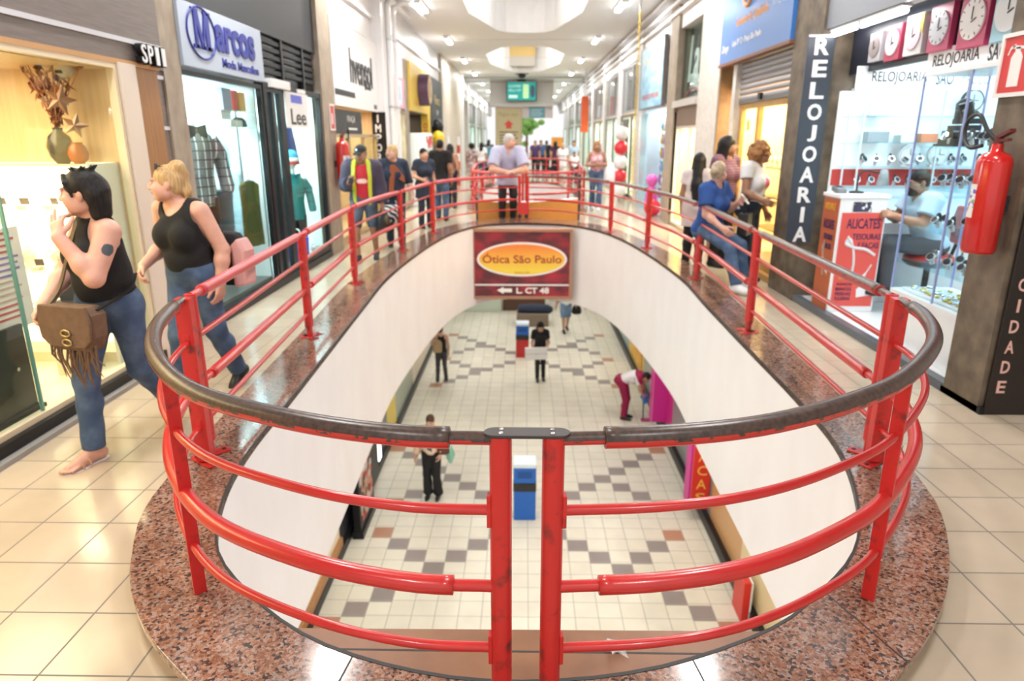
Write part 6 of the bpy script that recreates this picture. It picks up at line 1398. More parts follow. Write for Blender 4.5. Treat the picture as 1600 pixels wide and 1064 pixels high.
    if kind == 'cap':
        c = SDF(); c.ell(hp(0, .018, .045), (.088, .106, .085), .01, Rh); up = Rh @ np.array((0, 0, 1.)); c.cut(-up, -float(hp(0, 0, .04) @ up))
        c.cone(hp(-.03, -.08, .045), hp(-.03, -.155, .03), .012, .008, .01); c.cone(hp(.03, -.08, .045), hp(.03, -.155, .03), .012, .008, .01); c.ell(hp(0, -.11, .042), (.07, .065, .010), .015, Rh); c.ell(hp(0, .018, .13), (.012, .012, .006), .004, Rh)
        sdf_obj(c, max(.005, res*.8), 'cap', [mat('cap_black', (.012, .012, .013), .7), WHITEG], t, [(hp(-.03, -.085, .085), (.02, .03, .018), Rh, 1)], scale)
    if mask: m_ = SDF().ell(hp(0, -.05, -.065), (.068, .072, .062), .02, Rh).cone(hp(.06, -.03, -.04), hp(.078, .01, -.01), .008, .004, .01).cone(hp(-.06, -.03, -.04), hp(-.078, .01, -.01), .008, .004, .01).ell(hp(0, .0, .02), (.1, .08, .05), 0, Rh, True); sdf_obj(m_, max(.005, res*.8), 'face_mask', [mask], t, (), scale)
    if glasses:
        m_ = MB()
        for s_ in (1, -1):
            c_ = glasses_at = (0, 0, 0)
            z0, y0 = glasses if isinstance(glasses, tuple) else (.012, -.108)
            pts = [tuple(hp(s_*.033+.024*math.cos(a), y0, z0+.019*math.sin(a))*scale) for a in np.linspace(0, 6.283, 17)[:-1]]; m_.tube(pts, .003, 6, closed=True)
            if isinstance(glasses, tuple): m_.add(pts, [tuple(range(16))])
            m_.tube([tuple(hp(s_*.057, y0, z0)*scale), tuple(hp(s_*.08, .01, z0)*scale)], .0025, 6)
        m_.tube([tuple(hp(-.009, y0-.002, z0)*scale), tuple(hp(.009, y0-.002, z0)*scale)], .0025, 6)
        m_.obj('glasses', mat('glasses_frame', (.05, .035, .03), .3), t)
    # ---- clothes
    if bottom:
        m_ = SDF(); o = bottom.get('off', .014); up = bottom.get('upto', 2)
        m_.ell(J['pel']+Rp @ (0, .005, 0), np.array((.165*g['hip'], .118*g['hip'], .135))+o, .05, Rp)
        if g['belly']: m_.ell(mid_+Rm @ (0, -.055, -.06), np.array((.125, .10, .13))*g['belly']+o, .06, Rm)
        for s_ in (1, -1): m_.ell(J['pel']+Rp @ (s_*.07, .062, -.05), np.array((.088, .08, .095))*g['hip']+o, .04, Rp)
        w_ = J['pel']+Rp @ (0, 0, bottom.get('waist', .06)); m_.cut(Rp[:, 2], float(w_ @ Rp[:, 2]))
        for s_ in 'LR': leg(m_, s_, o, up, bottom.get('flare', .012), True)
        sdf_obj(m_, res, bottom.get('name', 'jeans'), [bottom['mat']], t, (), scale, .0022, 30)
    if top:
        for gi, q in enumerate([top]+([jacket] if jacket else [])):
            m_ = SDF(); o = q.get('off', .010); torso(m_, o)
            he = J['pel']+Rp @ (0, 0, q.get('hem', -.02))
            if q.get('hem', 0) < -.15:
                for sx in (-1, 1): m_.cone(J['pel']+Rp @ (sx*.06, 0, 0), (J['kneL']+J['kneR'])*.2+J['pel']*.6+np.array((sx*.07, 0, q['hem']-.05-(J['kneL'][2]+J['kneR'][2])*.2+J['pel'][2]*.4)), .115*g['hip']+o, .125*g['hip']+o, .06)
                m_.cut((0, 0, -1), -(J['pel'][2]+q['hem']))
            else: m_.cut(-Rp[:, 2], -float(he @ Rp[:, 2]))
            if q.get('tank'):
                for s_ in 'LR':
                    sx = 1 if s_ == 'L' else -1; m_.ell(J['sho'+s_]+Rc @ (sx*q.get('arm_in', .0), 0, .02), (.075, .13, .115), 0, Rc, True)
            else:
                for s_ in 'LR': arm(m_, s_, o+q.get('so', .004), q.get('sleeve', .45), True)
            nk = q.get('neck', (.075, .02)); nc = J['nek']+Rc @ (0, -nk[1]*1.6, .035); m_.ell(nc, (nk[0], nk[0]*1.0+nk[1], nk[0]*.85+nk[1]), 0, Rc, True)
            if q.get('v'): m_.ell(J['nek']+Rc @ (0, -.10, -.03), (.035, .05, q['v']), 0, Rc, True)
            if q.get('open'):
                c_ = J['che']+Rc @ (0, -.2, 0); m_.ell(c_+np.array((0, 0, -.1)), (q['open'], .2, .9), 0, None, True)
            pts = [(J['che']+Rc @ np.array(p[0]), p[1], Rc, 1+i) for i, p in enumerate(q.get('prints', ()))]
            if q.get('open'): pts = [(J['che']+Rc @ (0, -.12, -.1), (q['open']+.045, .12, .9), Rc, 1)]
            sdf_obj(m_, res, q.get('name', 'shirt'), [q['mat']]+[p[2] for p in q.get('prints', ())]+([q['lining']] if q.get('lining') else []), t, pts, scale, .0028, 26)
            if q.get('collar'):
                k = MB(); 
                for sx in (1, -1):
                    P = [J['nek']+Rc @ np.array(v_) for v_ in ((sx*.06, .02, .035), (sx*.05, -.05, .015), (sx*.012, -.085, -.03), (sx*.05, -.10, -.075), (sx*.085, -.06, -.02), (sx*.085, .02, .0))]
                    k.add([tuple(p*scale) for p in P]+[tuple((p+Rc @ np.array((0, -.008, .006)))*scale) for p in P], [(0, 1, 2, 3, 4, 5), (6, 7, 8, 9, 10, 11)]+[(i, (i+1) % 6, 6+(i+1) % 6, 6+i) for i in range(6)])
                k.obj('collar', q['mat'], t)
    if shoes and foot:
        for s_ in 'LR':
            if shoes.get('sandal'):
                f, u = FD[s_]; u = nrm(u-f*(u @ f)); A = J['ank'+s_]; side = np.cross(f, u); so = MB(); pl = []
                for (a, w_) in ((-.075, .0), (-.07, .025), (-.03, .036), (.03, .034), (.1, .046), (.16, .04), (.195, .02), (.20, 0)): pl.append((a, w_))
                ol = pl+[(a, -w_) for a, w_ in reversed(pl[1:-1])]
                P = [A+f*a+side*w_-u*.082 for a, w_ in ol]; n_ = len(P)
                so.add([tuple(p*scale) for p in P]+[tuple((p-u*.014)*scale) for p in P], [tuple(range(n_)), tuple(range(2*n_-1, n_-1, -1))]+[(i, (i+1) % n_, n_+(i+1) % n_, n_+i) for i in range(n_)])
                so.obj('sandal_sole', shoes['mat'], t)
                st_ = MB(); st_.tube([tuple((A+f*(.07 if q else .12)+side*(.047*math.cos(a))-u*(.075-.062*math.sin(a)))*scale) for q in (1,) for a in np.linspace(0, math.pi, 9)], .007*scale, 6); st_.tube([tuple((A+f*.115+side*(.045*math.cos(a))-u*(.08-.045*math.sin(a)))*scale) for a in np.linspace(0, math.pi, 9)], .006*scale, 6); st_.obj('sandal_strap', shoes.get('strap', shoes['mat']), t)
            else:
                m_ = SDF(); feet(m_, s_, shoes.get('off', .008)); f, u = FD[s_]; A = J['ank'+s_]; m_.cut(nrm(u-f*(u @ f)), float((A+u*.03) @ nrm(u-f*(u @ f)))); sdf_obj(m_, res, 'shoe', [shoes['mat']], t, (), scale)
    return t
def wpt(person_, p, scale=1.0):
    """a point given in a person's own frame, in the world"""
    a = person_.rotation_euler.z; x, y, z = (c*scale for c in p); L = person_.location
    return Vector((L.x+x*math.cos(a)-y*math.sin(a), L.y+x*math.sin(a)+y*math.cos(a), L.z+z))
JEANS = mat('denim_blue', (.045, .085, .17), .8, noise=(9, (.10, .16, .27), .4, .7, 6), bump=.2, bscale=30)
JEANSD = mat('denim_dark', (.014, .022, .05), .8, noise=(9, (.03, .05, .09), .4, .7, 6), bump=.2, bscale=30)
JEANSL = mat('denim_light', (.12, .20, .33), .8, noise=(7, (.2, .3, .45), .4, .7, 6))
KNIT = mat('black_knit', (.008, .008, .009), .85, bump=.3, bscale=120)
BLKT = mat('black_trousers', (.010, .010, .012), .8)
NAVY = mat('navy_cloth', (.015, .025, .05), .8)
WTEE = mat('white_tee', (.72, .72, .74), .8)
SHOED = mat('shoe_black', (.012, .012, .013), .4); SHOEW = mat('shoe_white', (.8, .8, .82), .4); SANDAL = mat('sandal_tan', (.5, .3, .18), .6)
# ---- woman with dark hair, hand at her mouth
w1 = person('dark haired woman in a black top with fingers at her mouth and a tattooed arm', (-2.36, 3.70), -8, .965, .005,
    dict(pel=(.03, .0, .95), che=(.045, -.03, 1.23), nek=(.06, -.03, 1.415), head=(.055, -.085, 1.555), shoL=(.185, -.10, 1.35), shoR=(-.085, .055, 1.36),
         elbL=(.165, -.235, 1.12), wriL=(.010, -.250, 1.335), elbR=(-.235, .03, 1.10), wriR=(-.205, -.20, .95),
         hipL=(.115, .01, .91), hipR=(-.055, -.01, .91), kneR=(-.06, -.17, .50), ankR=(-.07, -.19, .085), kneL=(.10, .08, .50), ankL=(.06, .36, .20)),
    'pink', dict(w=1.2, arm=1.28, leg=.94, belly=.85, hip=.91, bust=1.12, chest=1.06), (-72, 4, 0), ('bob', 'black'),
    top=dict(mat=KNIT, name='halter_top', tank=True, arm_in=-.01, hem=.02, off=.011, neck=(.06, .008)), bottom=dict(mat=JEANS, flare=.014), shoes=dict(sandal=True, mat=SHOEW, strap=SANDAL),
    hands=dict(L=dict(d=(-.30, .38, .86), n=(.1, .9, -.3), t=(.8, .1, .5), curl=(28, 30, 20), spread=1.5, straight=(2, 3)), R=dict(d=(-.15, -.6, -.75), n=(.8, 0, -.2), t=(.2, -.6, .6), curl=(35, 40, 30))),
    footyaw=(-4, -12), feet_pitch=(55, 0), extra_paint=[((.235, -.18, 1.265), (.034, .034, .032))], open_mouth=True)
SUEDE = mat('brown_suede', (.13, .075, .045), .85, noise=(20, (.17, .10, .06), .35, .7), bump=.2, bscale=80); STRAP = mat('bag_strap_brown', (.14, .10, .06), .7)
bc = wpt(w1, (.03, -.27, .83), .965)
t = thing('shoulder_bag', 'brown suede shoulder bag with a fringe and round metal clasps', 'bag', bc, R(-14))
m = MB(); m.prism([(-.16, -.02), (-.17, .10), (-.13, .14), (.13, .14), (.17, .10), (.16, -.02), (.12, -.10), (-.12, -.10)], -.05, .05, axis='y'); m.obj('bag_body', SUEDE, t, .015)
m = MB(); m.prism([(-.17, .06), (-.15, .15), (.15, .15), (.17, .06), (.16, -.03), (.11, -.075), (-.11, -.075), (-.16, -.03)], -.072, -.05, axis='y'); m.obj('flap', SUEDE, t, .008)
BR = mat('antique_brass', (.42, .32, .16), .35, .9)
for z in (.005, -.045): MB().tube([(.01+.028*math.cos(a), -.076, z+.017*math.sin(a)) for a in np.linspace(0, 6.283, 17)[:-1]], .006, 8, closed=True).obj('clasp', BR, t)
m = MB(); random.seed(6)
for k in range(40):
    x = random.uniform(-.13, .15); L_ = random.uniform(.13, .26)*(1.1-abs(x-.02)*2.5); m.tube([(x, random.uniform(-.05, .0), -.06), (x+random.uniform(-.02, .02), -.04, -.06-L_*.5), (x+random.uniform(-.03, .05), -.03, -.06-L_)], [.008, .006, .002], 5)
o = m.obj('fringe', SUEDE, t); o['kind'] = 'stuff'
m = MB(); rel = lambda p: tuple(Matrix.Rotation(R(14), 3, 'Z') @ (wpt(w1, p, .965)-bc))
def ribbon(pts, w=.016, th=.004, mt=STRAP, par=None, name='strap', up=None): return MB().tube(pts, 1, 4, sect=[(w, th), (-w, th), (-w, -th), (w, -th)], smooth=False).obj(name, mt, par)
ribbon(spline([(-.15, -.02, .12), rel((-.10, -.19, 1.05)), rel((-.035, -.165, 1.22)), rel((.0, -.09, 1.40)), rel((.02, -.01, 1.435))], 6), .013, .004, STRAP, t)
ribbon(spline([(.15, .0, .12), rel((.20, -.12, .99)), rel((.205, -.02, 1.03)), rel((.15, .10, 1.08))], 6), .013, .004, KNIT, t)
# ---- blonde woman
w2 = person('blonde woman with hair tied up in a black tank top and blue jeans', (-2.31, 4.60), -14, .955, .005,
    dict(pel=(.04, .0, .95), che=(.02, -.01, 1.235), nek=(.0, -.01, 1.42), head=(-.03, -.06, 1.56), shoL=(.18, -.02, 1.375), shoR=(-.16, .01, 1.385), elbL=(.27, .05, 1.10), wriL=(.27, -.01, .87),
         elbR=(-.225, .05, 1.11), wriR=(-.215, -.18, 1.00), hipL=(.125, 0, .91), hipR=(-.05, 0, .91), kneL=(.13, .05, .50), ankL=(.12, .26, .12), kneR=(-.03, -.14, .50), ankR=(-.03, -.16, .085)),
    'pink', dict(w=1.22, arm=1.25, leg=1.05, belly=.9, hip=1.04, bust=1.28, chest=1.06), (-58, 2, 0), ('highbun', 'blond'),
    top=dict(mat=KNIT, name='tank_top', tank=True, arm_in=.025, hem=-.075, off=.011, neck=(.095, .036)), bottom=dict(mat=JEANS, flare=.012), shoes=dict(mat=SHOED),
    hands=dict(R=dict(d=(.12, -.55, -.55), n=(.75, .1, -.4), t=(.2, -.5, .6), curl=(30, 35, 25)), L=dict(curl=(20, 25, 18))), glasses=(.118, -.045), feet_pitch=(35, 0))
t = thing('backpack', 'black and pink backpack hanging behind the blonde woman', 'bag', wpt(w2, (.22, .17, 1.0), .955), R(-10))
m = MB(); m.prism([(-.13, -.17), (.13, -.17), (.14, .1), (.09, .2), (-.09, .2), (-.14, .1)], -.06, .06, axis='y'); m.obj('pack', KNIT, t, .03)
m = MB(); m.prism([(.06, -.18), (.16, -.16), (.17, .08), (.12, .17), (.06, .12)], -.07, .07, axis='y'); m.obj('side_panel', mat('bag_pink', (.65, .35, .33), .7), t, .02)
rel = lambda p: tuple(Matrix.Rotation(R(10), 3, 'Z') @ (wpt(w2, p, .955)-t.location))
ribbon(spline([(-.02, .0, .18), rel((.135, .07, 1.42)), rel((.13, -.03, 1.445)), rel((.135, -.10, 1.38)), rel((.17, -.10, 1.28)), rel((.215, -.02, 1.13))], 6), .019, .004, KNIT, t)
# ---- young man in black cap
LIME = mat('lime_lining', (.52, .55, .03), .6); JK = mat('purple_jacket', (.055, .04, .075), .7, noise=(5, (.04, .03, .06), .4, .6))
w3 = person('young man in a black cap looking at his phone, open jacket over a red shirt', (-2.36, 10.15), 8, .99, .008,
    dict(elbR=(-.24, .0, 1.13), wriR=(-.17, -.22, 1.17), elbL=(.24, .05, 1.10), wriL=(.27, -.02, .85), kneR=(-.125, -.10, .5), ankR=(-.12, -.08, .085), kneL=(.12, .02, .5), ankL=(.13, .2, .11), hipL=(.095, 0, .91), hipR=(-.095, 0, .91), head=(0, -.04, 1.57), shoL=(.18, .01, 1.385), shoR=(-.18, .01, 1.385)),
    'tan', dict(w=1.0), (-18, 16, 0), ('cap', 'black'), fem=False, top=dict(mat=mat('red_tee', (.48, .015, .03), .8), name='t_shirt', sleeve=.5, hem=-.10, off=.016, prints=(((0.0, -.13, -.06), (.09, .06, .035), mat('tee_print', (.8, .55, .5), .7)),)),
    jacket=dict(mat=JK, name='jacket', sleeve=1.9, hem=-.12, off=.046, so=.010, open=.10, lining=LIME, neck=(.062, .012)), bottom=dict(mat=mat('denim_grey', (.055, .075, .11), .8, noise=(9, (.10, .13, .18), .4, .7, 6)), upto=.95, flare=.006, off=.014, name='shorts'), shoes=dict(mat=SHOED),
    hands=dict(R=dict(d=(.3, -.6, .4), n=(.1, .4, .8), t=(.7, .2, .2), curl=(40, 40, 30))), feet_pitch=(20, 0))
t = thing('phone', 'dark phone in the hand of the man in the cap', 'phone', wpt(w3, (-.135, -.32, 1.22), .99), R(8)); m = MB(); m.boxr((0, 0, 0), (.07, .012, .14), Matrix.Rotation(R(-50), 3, 'X')); m.obj('case', BLACK, t, .004); m = MB(); m.boxr((0, .008, .007), (.06, .002, .12), Matrix.Rotation(R(-50), 3, 'X')); m.obj('screen', mat('phone_screen', (.2, .3, .35), .1), t)
def tote(loc, label, mt, w=.3, h=.3, d=.1, rz=0, handle=.12, cat='bag', mt2=None):
    t = thing('carrier_bag', label, cat, loc, rz)
    m = MB(); n = 18; vs = []
    for z, kx, ky in ((0, .75, .8), (h*.15, 1.0, 1.1), (h*.55, .98, 1), (h*.85, .8, .75), (h, .62, .45)):
        vs += [(w/2*kx*math.cos(2*math.pi*k/n)*(1+.06*math.sin(5*k)), d*ky*math.sin(2*math.pi*k/n)*(1+.12*math.sin(3*k+z*20)), z) for k in range(n)]
    m.add(vs, [(i*n+k, i*n+(k+1) % n, (i+1)*n+(k+1) % n, (i+1)*n+k) for i in range(4) for k in range(n)]+[tuple(reversed(range(n))), tuple(range(4*n, 5*n))], 0, True); m.obj('bag_body', mt, t)
    MB().tube(spline([(-w*.2, 0, h*.98), (-w*.1, 0, h+handle), (w*.1, 0, h+handle), (w*.2, 0, h*.98)], 5), .008, 6).obj('handle', mt2 or mt, t); return t
tote(wpt(w3, (.27, .0, .43), .99), 'crumpled black carrier bag held by the man in the cap', mat('black_plastic', (.02, .02, .022), .2), .28, .32, .09, 1.3)
# ---- woman with rust scarf
RUST = mat('rust_scarf', (.30, .075, .025), .8)
w4 = person('blonde woman in a navy blouse with a rust coloured scarf', (-2.14, 11.4), 12, .99, .009,
    dict(head=(-.01, -.02, 1.57), kneL=(.09, -.1, .5), ankL=(.09, -.12, .085), kneR=(-.09, .04, .5), ankR=(-.09, .2, .12), elbL=(.25, .04, 1.1), wriL=(.30, -.04, .87)), 'light', dict(w=1.25, arm=1.15, bust=1.1, chest=1.1), (-42, 0, 0), ('lowpony', 'blond'),
    top=dict(mat=NAVY, name='blouse', sleeve=1.1, hem=-.08, off=.018), bottom=dict(mat=JEANSD), shoes=dict(mat=SHOED), feet_pitch=(0, 25))
t = thing('scarf', 'rust coloured scarf knotted round the blonde woman in navy', 'scarf', wpt(w4, (0, 0, 1.29), .99), R(12))
m = MB(); m.tube([(.075*math.cos(a), .02+.075*math.sin(a), .12-.03*math.sin(a+1.57)) for a in np.linspace(0, 6.283, 19)[:-1]], .022, 8, closed=True); m.obj('loop', RUST, t)
m = MB(); m.prism([(-.05, .08), (.03, .09), (.02, -.1), (-.02, -.42), (-.09, -.40)], -.165, -.135, axis='y'); m.prism([(-.02, .08), (.05, .06), (.17, -.1), (.18, -.2), (.08, -.14)], -.16, -.13, axis='y'); m.obj('scarf_ends', RUST, t, .008)
tote(wpt(w4, (-.05, -.30, .48), .99), 'black bag with white stripes held by the blonde woman in navy', stripe_mat('zebra_bag', (.02, .02, .022), (.7, .7, .7), 6, 'DIAGONAL', .72, .35), .38, .27, .12, .4)
# ---- beyond: woman in navy, man in black, woman with long hair
person('woman in a navy dress standing beyond the railing', (-2.02, 14.1), 30, .93, .013, dict(elbR=(-.26, -.02, 1.12), wriR=(-.12, -.18, 1.05)), 'light', dict(w=1.05), (10, 0, 0), ('lowpony', 'black'), top=dict(mat=NAVY, name='dress', sleeve=.6, hem=-.3, off=.025), bottom=dict(mat=NAVY), shoes=dict(mat=SHOED))
person('man in a black shirt and jeans seen from behind', (-1.84, 15.35), 175, 1.03, .013, dict(kneL=(.09, -.08, .5), ankL=(.09, -.1, .085)), 'tan', dict(w=1.12, arm=1.1), (0, 0, 0), ('short', 'black'), fem=False, top=dict(mat=KNIT, name='t_shirt', sleeve=.6, hem=-.06, off=.02), bottom=dict(mat=JEANS), shoes=dict(mat=SHOED))
person('woman with long dark hair walking away beside the man in black', (-1.92, 18.2), 170, .96, .016, dict(kneL=(.09, -.1, .5), ankL=(.09, -.12, .085)), 'tan', None, (0, 0, 0), ('verylong', 'black'), top=dict(mat=mat('brown_top', (.2, .09, .06), .8), tank=True, hem=-.05), bottom=dict(mat=BLKT), shoes=dict(mat=SHOED))
# ---- man leaning on the railing
OM = mat('lavender_shirt', (.40, .41, .60), .8, noise=(30, (.47, .47, .63), .4, .6), stretch=(1, 1, .05), bump=.2, bscale=20)
w8 = person('grey haired man in a pale lavender shirt leaning on the railing', (-.36, 15.10), 4, 1.20, .010,
    dict(pel=(0, .10, .92), che=(0, -.03, 1.15), nek=(0, -.10, 1.30), head=(.03, -.155, 1.425), shoL=(.20, -.10, 1.235), shoR=(-.20, -.10, 1.235), elbL=(.29, -.27, .945), wriL=(.06, -.36, .905), elbR=(-.29, -.27, .945), wriR=(-.02, -.37, .905), hipL=(.085, .10, .88), hipR=(-.085, .10, .88), kneL=(.1, .0, .49), kneR=(-.1, .0, .49), ankL=(.1, .08, .085), ankR=(-.1, .08, .085)),
    'pink', dict(w=1.35, arm=1.25, belly=1.25, chest=1.2), (62, 6, 0), ('short', 'grey'), fem=False, top=dict(mat=OM, name='shirt', sleeve=.8, hem=-.26, off=.024, so=.014, collar=True, neck=(.07, .015), v=.05), bottom=dict(mat=BLKT), shoes=dict(mat=SHOED),
    hands=dict(L=dict(d=(-.8, -.3, -.05), n=(0, .4, -.9), t=(-.1, .8, .4), curl=(30, 40, 30)), R=dict(d=(.75, -.1, .1), n=(.1, .4, -.9), t=(.1, .7, .5), curl=(30, 40, 30))))
t = thing('wrist_watch', 'dark watch on the wrist of the leaning man', 'watch', wpt(w8, (.095, -.345, .91), 1.20), R(-30)); MB().tube([(0, .036*math.cos(a), .036*math.sin(a)) for a in np.linspace(0, 6.283, 17)[:-1]], .009, 6, closed=True).obj('strap', BLACK, t); MB().cyl((0, -.01, .034), (0, -.012, .046), .018, n=12).obj('case', CHROME, t)
# ---- far shoppers
def shopper(label, loc, rot, sc, tm, bm_, hair, sk='mid', fem=True, hem=-.05, res=.02, **kw):
    return person(label, loc, rot, sc, res, dict(kneL=(.09, -.09, .5), ankL=(.09, -.11, .085), kneR=(-.09, .03, .5), ankR=(-.09, .16, .1)), sk, None, (0, 0, 0), hair, fem=fem, top=dict(mat=tm, name='top', sleeve=kw.pop('sl', .55), hem=hem, off=.02), bottom=dict(mat=bm_), shoes=dict(mat=SHOED), group='distant shoppers in the gallery')
PAT = spot_mat('patterned_cloth', [(.6, .58, .6), (.08, .08, .12), (.6, .25, .3), (.65, .63, .62)], 26)
shopper('woman with a round afro in a patterned dress, far along the gallery', (-1.95, 26.0), 160, .92, PAT, PAT, ('afro', 'black'), 'tan', hem=-.45)
shopper('dark haired woman in patterned white behind the woman with the afro', (-1.78, 29.2), 170, .94, mat('white_print', (.7, .7, .72), .8), JEANS, ('long', 'black'))
shopper('person in teal behind the leaning man', (-1.62, 31.5), 180, .94, mat('teal_cloth', (.05, .22, .28), .8), BLKT, ('short', 'black'))
shopper('man in a dark grey shirt beside the cream panel', (-1.72, 34.0), 180, 1.0, mat('grey_cloth', (.08, .085, .09), .8), BLKT, ('short', 'black'), fem=False)
shopper('man in purple among the far shoppers', (.50, 34), 0, .97, mat('purple_cloth', (.06, .03, .11), .8), BLKT, ('short', 'black'), fem=False)
shopper('man in blue beside the one in purple', (.80, 35), 10, .98, mat('blue_cloth', (.05, .08, .2), .8), BLKT, ('short', 'black'), fem=False)
shopper('person in black before the far red banner', (1.10, 35.8), 180, .97, KNIT, BLKT, ('short', 'black'), fem=False)
shopper('woman in dark purple near the orange stand', (1.42, 33), 200, .95, mat('plum_cloth', (.07, .015, .06), .8), BLKT, ('long', 'black'))
w10 = shopper('woman dressed in white with a dark handbag', (1.55, 28.8), -10, .92, WTEE, mat('white_trousers', (.68, .66, .62), .8), ('short', 'ash'), hem=-.3, sl=.7)
tote(wpt(w10, (-.27, -.03, .55), .92), 'dark handbag of the woman dressed in white', KNIT, .26, .2, .08)
shopper('child in a white top beside the woman in white', (1.92, 27.4), 0, .74, WTEE, BLKT, ('short', 'black'), sk='tan')
shopper('man in pale blue behind the child', (2.15, 31), 0, .98, mat('pale_blue_cloth', (.4, .5, .65), .8), JEANS, ('short', 'black'), fem=False)
FLOR = spot_mat('floral_cloth', [(.50, .24, .27), (.58, .46, .44), (.36, .08, .13), (.55, .32, .32)], 30)
w11 = person('woman in a pink floral top and blue jeans walking towards us', (1.80, 17.7), 0, 1.0, .012, dict(kneL=(.08, -.1, .5), ankL=(.06, -.12, .085), kneR=(-.08, .03, .5), ankR=(-.07, .14, .1), elbL=(.24, -.02, 1.12), wriL=(.06, -.2, 1.14), elbR=(-.24, .0, 1.12), wriR=(-.08, -.2, 1.12)), 'tan', dict(bust=1.05), (0, 4, 0), ('long', 'curly'),
    top=dict(mat=FLOR, name='floral_top', tank=True, arm_in=.02, hem=-.03, off=.012, neck=(.10, .04)), bottom=dict(mat=JEANS, flare=.03), shoes=dict(mat=SHOEW))
tote(wpt(w11, (.32, .02, .62), 1.0), 'white carrier bag beside the woman in the floral top', WHITEG, .32, .55, .1)
# ---- group on the right
w12 = person('woman with very long straight dark hair by the railing', (2.40, 9.75), 150, .93, .009, dict(kneL=(.09, -.03, .5)), 'tan', None, (10, 8, 0), ('verylong', 'black'), top=dict(mat=mat('rose_white', (.66, .56, .54), .8), name='tunic', sleeve=.5, hem=-.32, off=.022), bottom=dict(mat=BLKT), shoes=dict(mat=SHOED))
BLT2 = mat('royal_tee', (.018, .07, .27), .8, noise=(6, (.014, .055, .22), .4, .6))
w13 = person('woman with a blonde bun in a blue shirt perched on the railing', (2.27, 8.45), 42, 1.03, .007,
    dict(pel=(0, .02, .70), che=(0, -.02, .99), nek=(0, -.03, 1.18), head=(0, -.06, 1.325), hipL=(.085, -.01, .67), hipR=(-.085, -.01, .67), kneL=(.10, -.36, .50), ankL=(.10, -.46, .085), kneR=(-.12, -.36, .50), ankR=(-.14, -.50, .085), shoL=(.165, -.02, 1.135), shoR=(-.165, -.02, 1.135), elbL=(.20, -.12, .90), wriL=(.10, -.30, 1.0), elbR=(-.22, -.08, .86), wriR=(-.17, -.27, .72)),
    'pink', dict(w=1.15, arm=1.1, leg=1.05, hip=1.05), (98, 6, 0), ('bun', 'ash'), top=dict(mat=BLT2, name='t_shirt', sleeve=.65, hem=-.07, off=.022, so=.01), bottom=dict(mat=JEANS), shoes=dict(mat=SHOEW), zb=.02)
t = thing('phone', 'white phone held by the woman in the blue shirt', 'phone', wpt(w13, (.06, -.39, 1.04), 1.03), R(60)); m = MB(); m.boxr((0, 0, 0), (.075, .01, .15), Matrix.Rotation(R(-40), 3, 'X')); m.obj('case', WHITEG, t, .004); m = MB(); m.boxr((0, -.007, .0), (.02, .003, .02), Matrix.Rotation(R(-40), 3, 'X')); m.obj('camera_lens', BLACK, t)
PUR = stripe_mat('plum_stripe', (.15, .055, .10), (.22, .11, .16), 9, 'Z', .5)
w14 = person('woman with dark shoulder length hair in a plum striped top', (2.80, 9.85), 35, 1.06, .009, None, 'tan', dict(w=1.15, bust=1.15, arm=1.1), (35, 0, 0), ('long', 'black'), top=dict(mat=PUR, name='striped_top', sleeve=.5, hem=-.05, off=.016), bottom=dict(mat=BLKT), shoes=dict(mat=SHOED))
PINKF = mat('pink_flower_print', (.75, .18, .42), .7); GRNP = mat('green_print', (.2, .4, .15), .7)
w15 = person('woman with curly copper hair in a white shirt with a pink flower', (2.83, 8.75), 52, 1.03, .007,
    dict(pel=(0, .0, .95), che=(0, -.02, 1.24), nek=(0, -.03, 1.42), head=(.0, -.075, 1.555), elbR=(-.24, -.02, 1.10), wriR=(-.20, -.22, 1.02), elbL=(.24, .0, 1.10), wriL=(.27, -.10, .86)), 'tan', dict(w=1.12, belly=.85, bust=1.1, arm=1.1, hip=1.05), (28, 0, 0), ('curly', 'curly'),
    top=dict(mat=WTEE, name='t_shirt', sleeve=.45, hem=-.05, off=.014, prints=(((.02, -.15, -.02), (.055, .09, .055), PINKF), ((-.02, -.16, -.17), (.03, .09, .015), GRNP))), bottom=dict(mat=JEANSD), shoes=dict(mat=SHOED))
t = thing('handbag', 'black leather handbag hanging at the hip of the curly haired woman', 'bag', wpt(w15, (-.28, -.06, .80), 1.03), R(60)); m = MB(); m.prism([(-.15, -.2), (.15, -.2), (.13, .08), (-.13, .08)], -.06, .06, axis='y'); m.obj('bag_body', mat('black_leather', (.015, .015, .016), .35), t, .02); MB().tube(spline([(-.1, 0, .07), (-.08, 0, .26), (.08, 0, .26), (.1, 0, .07)], 6), .01, 8).obj('handle', BLACK, t)
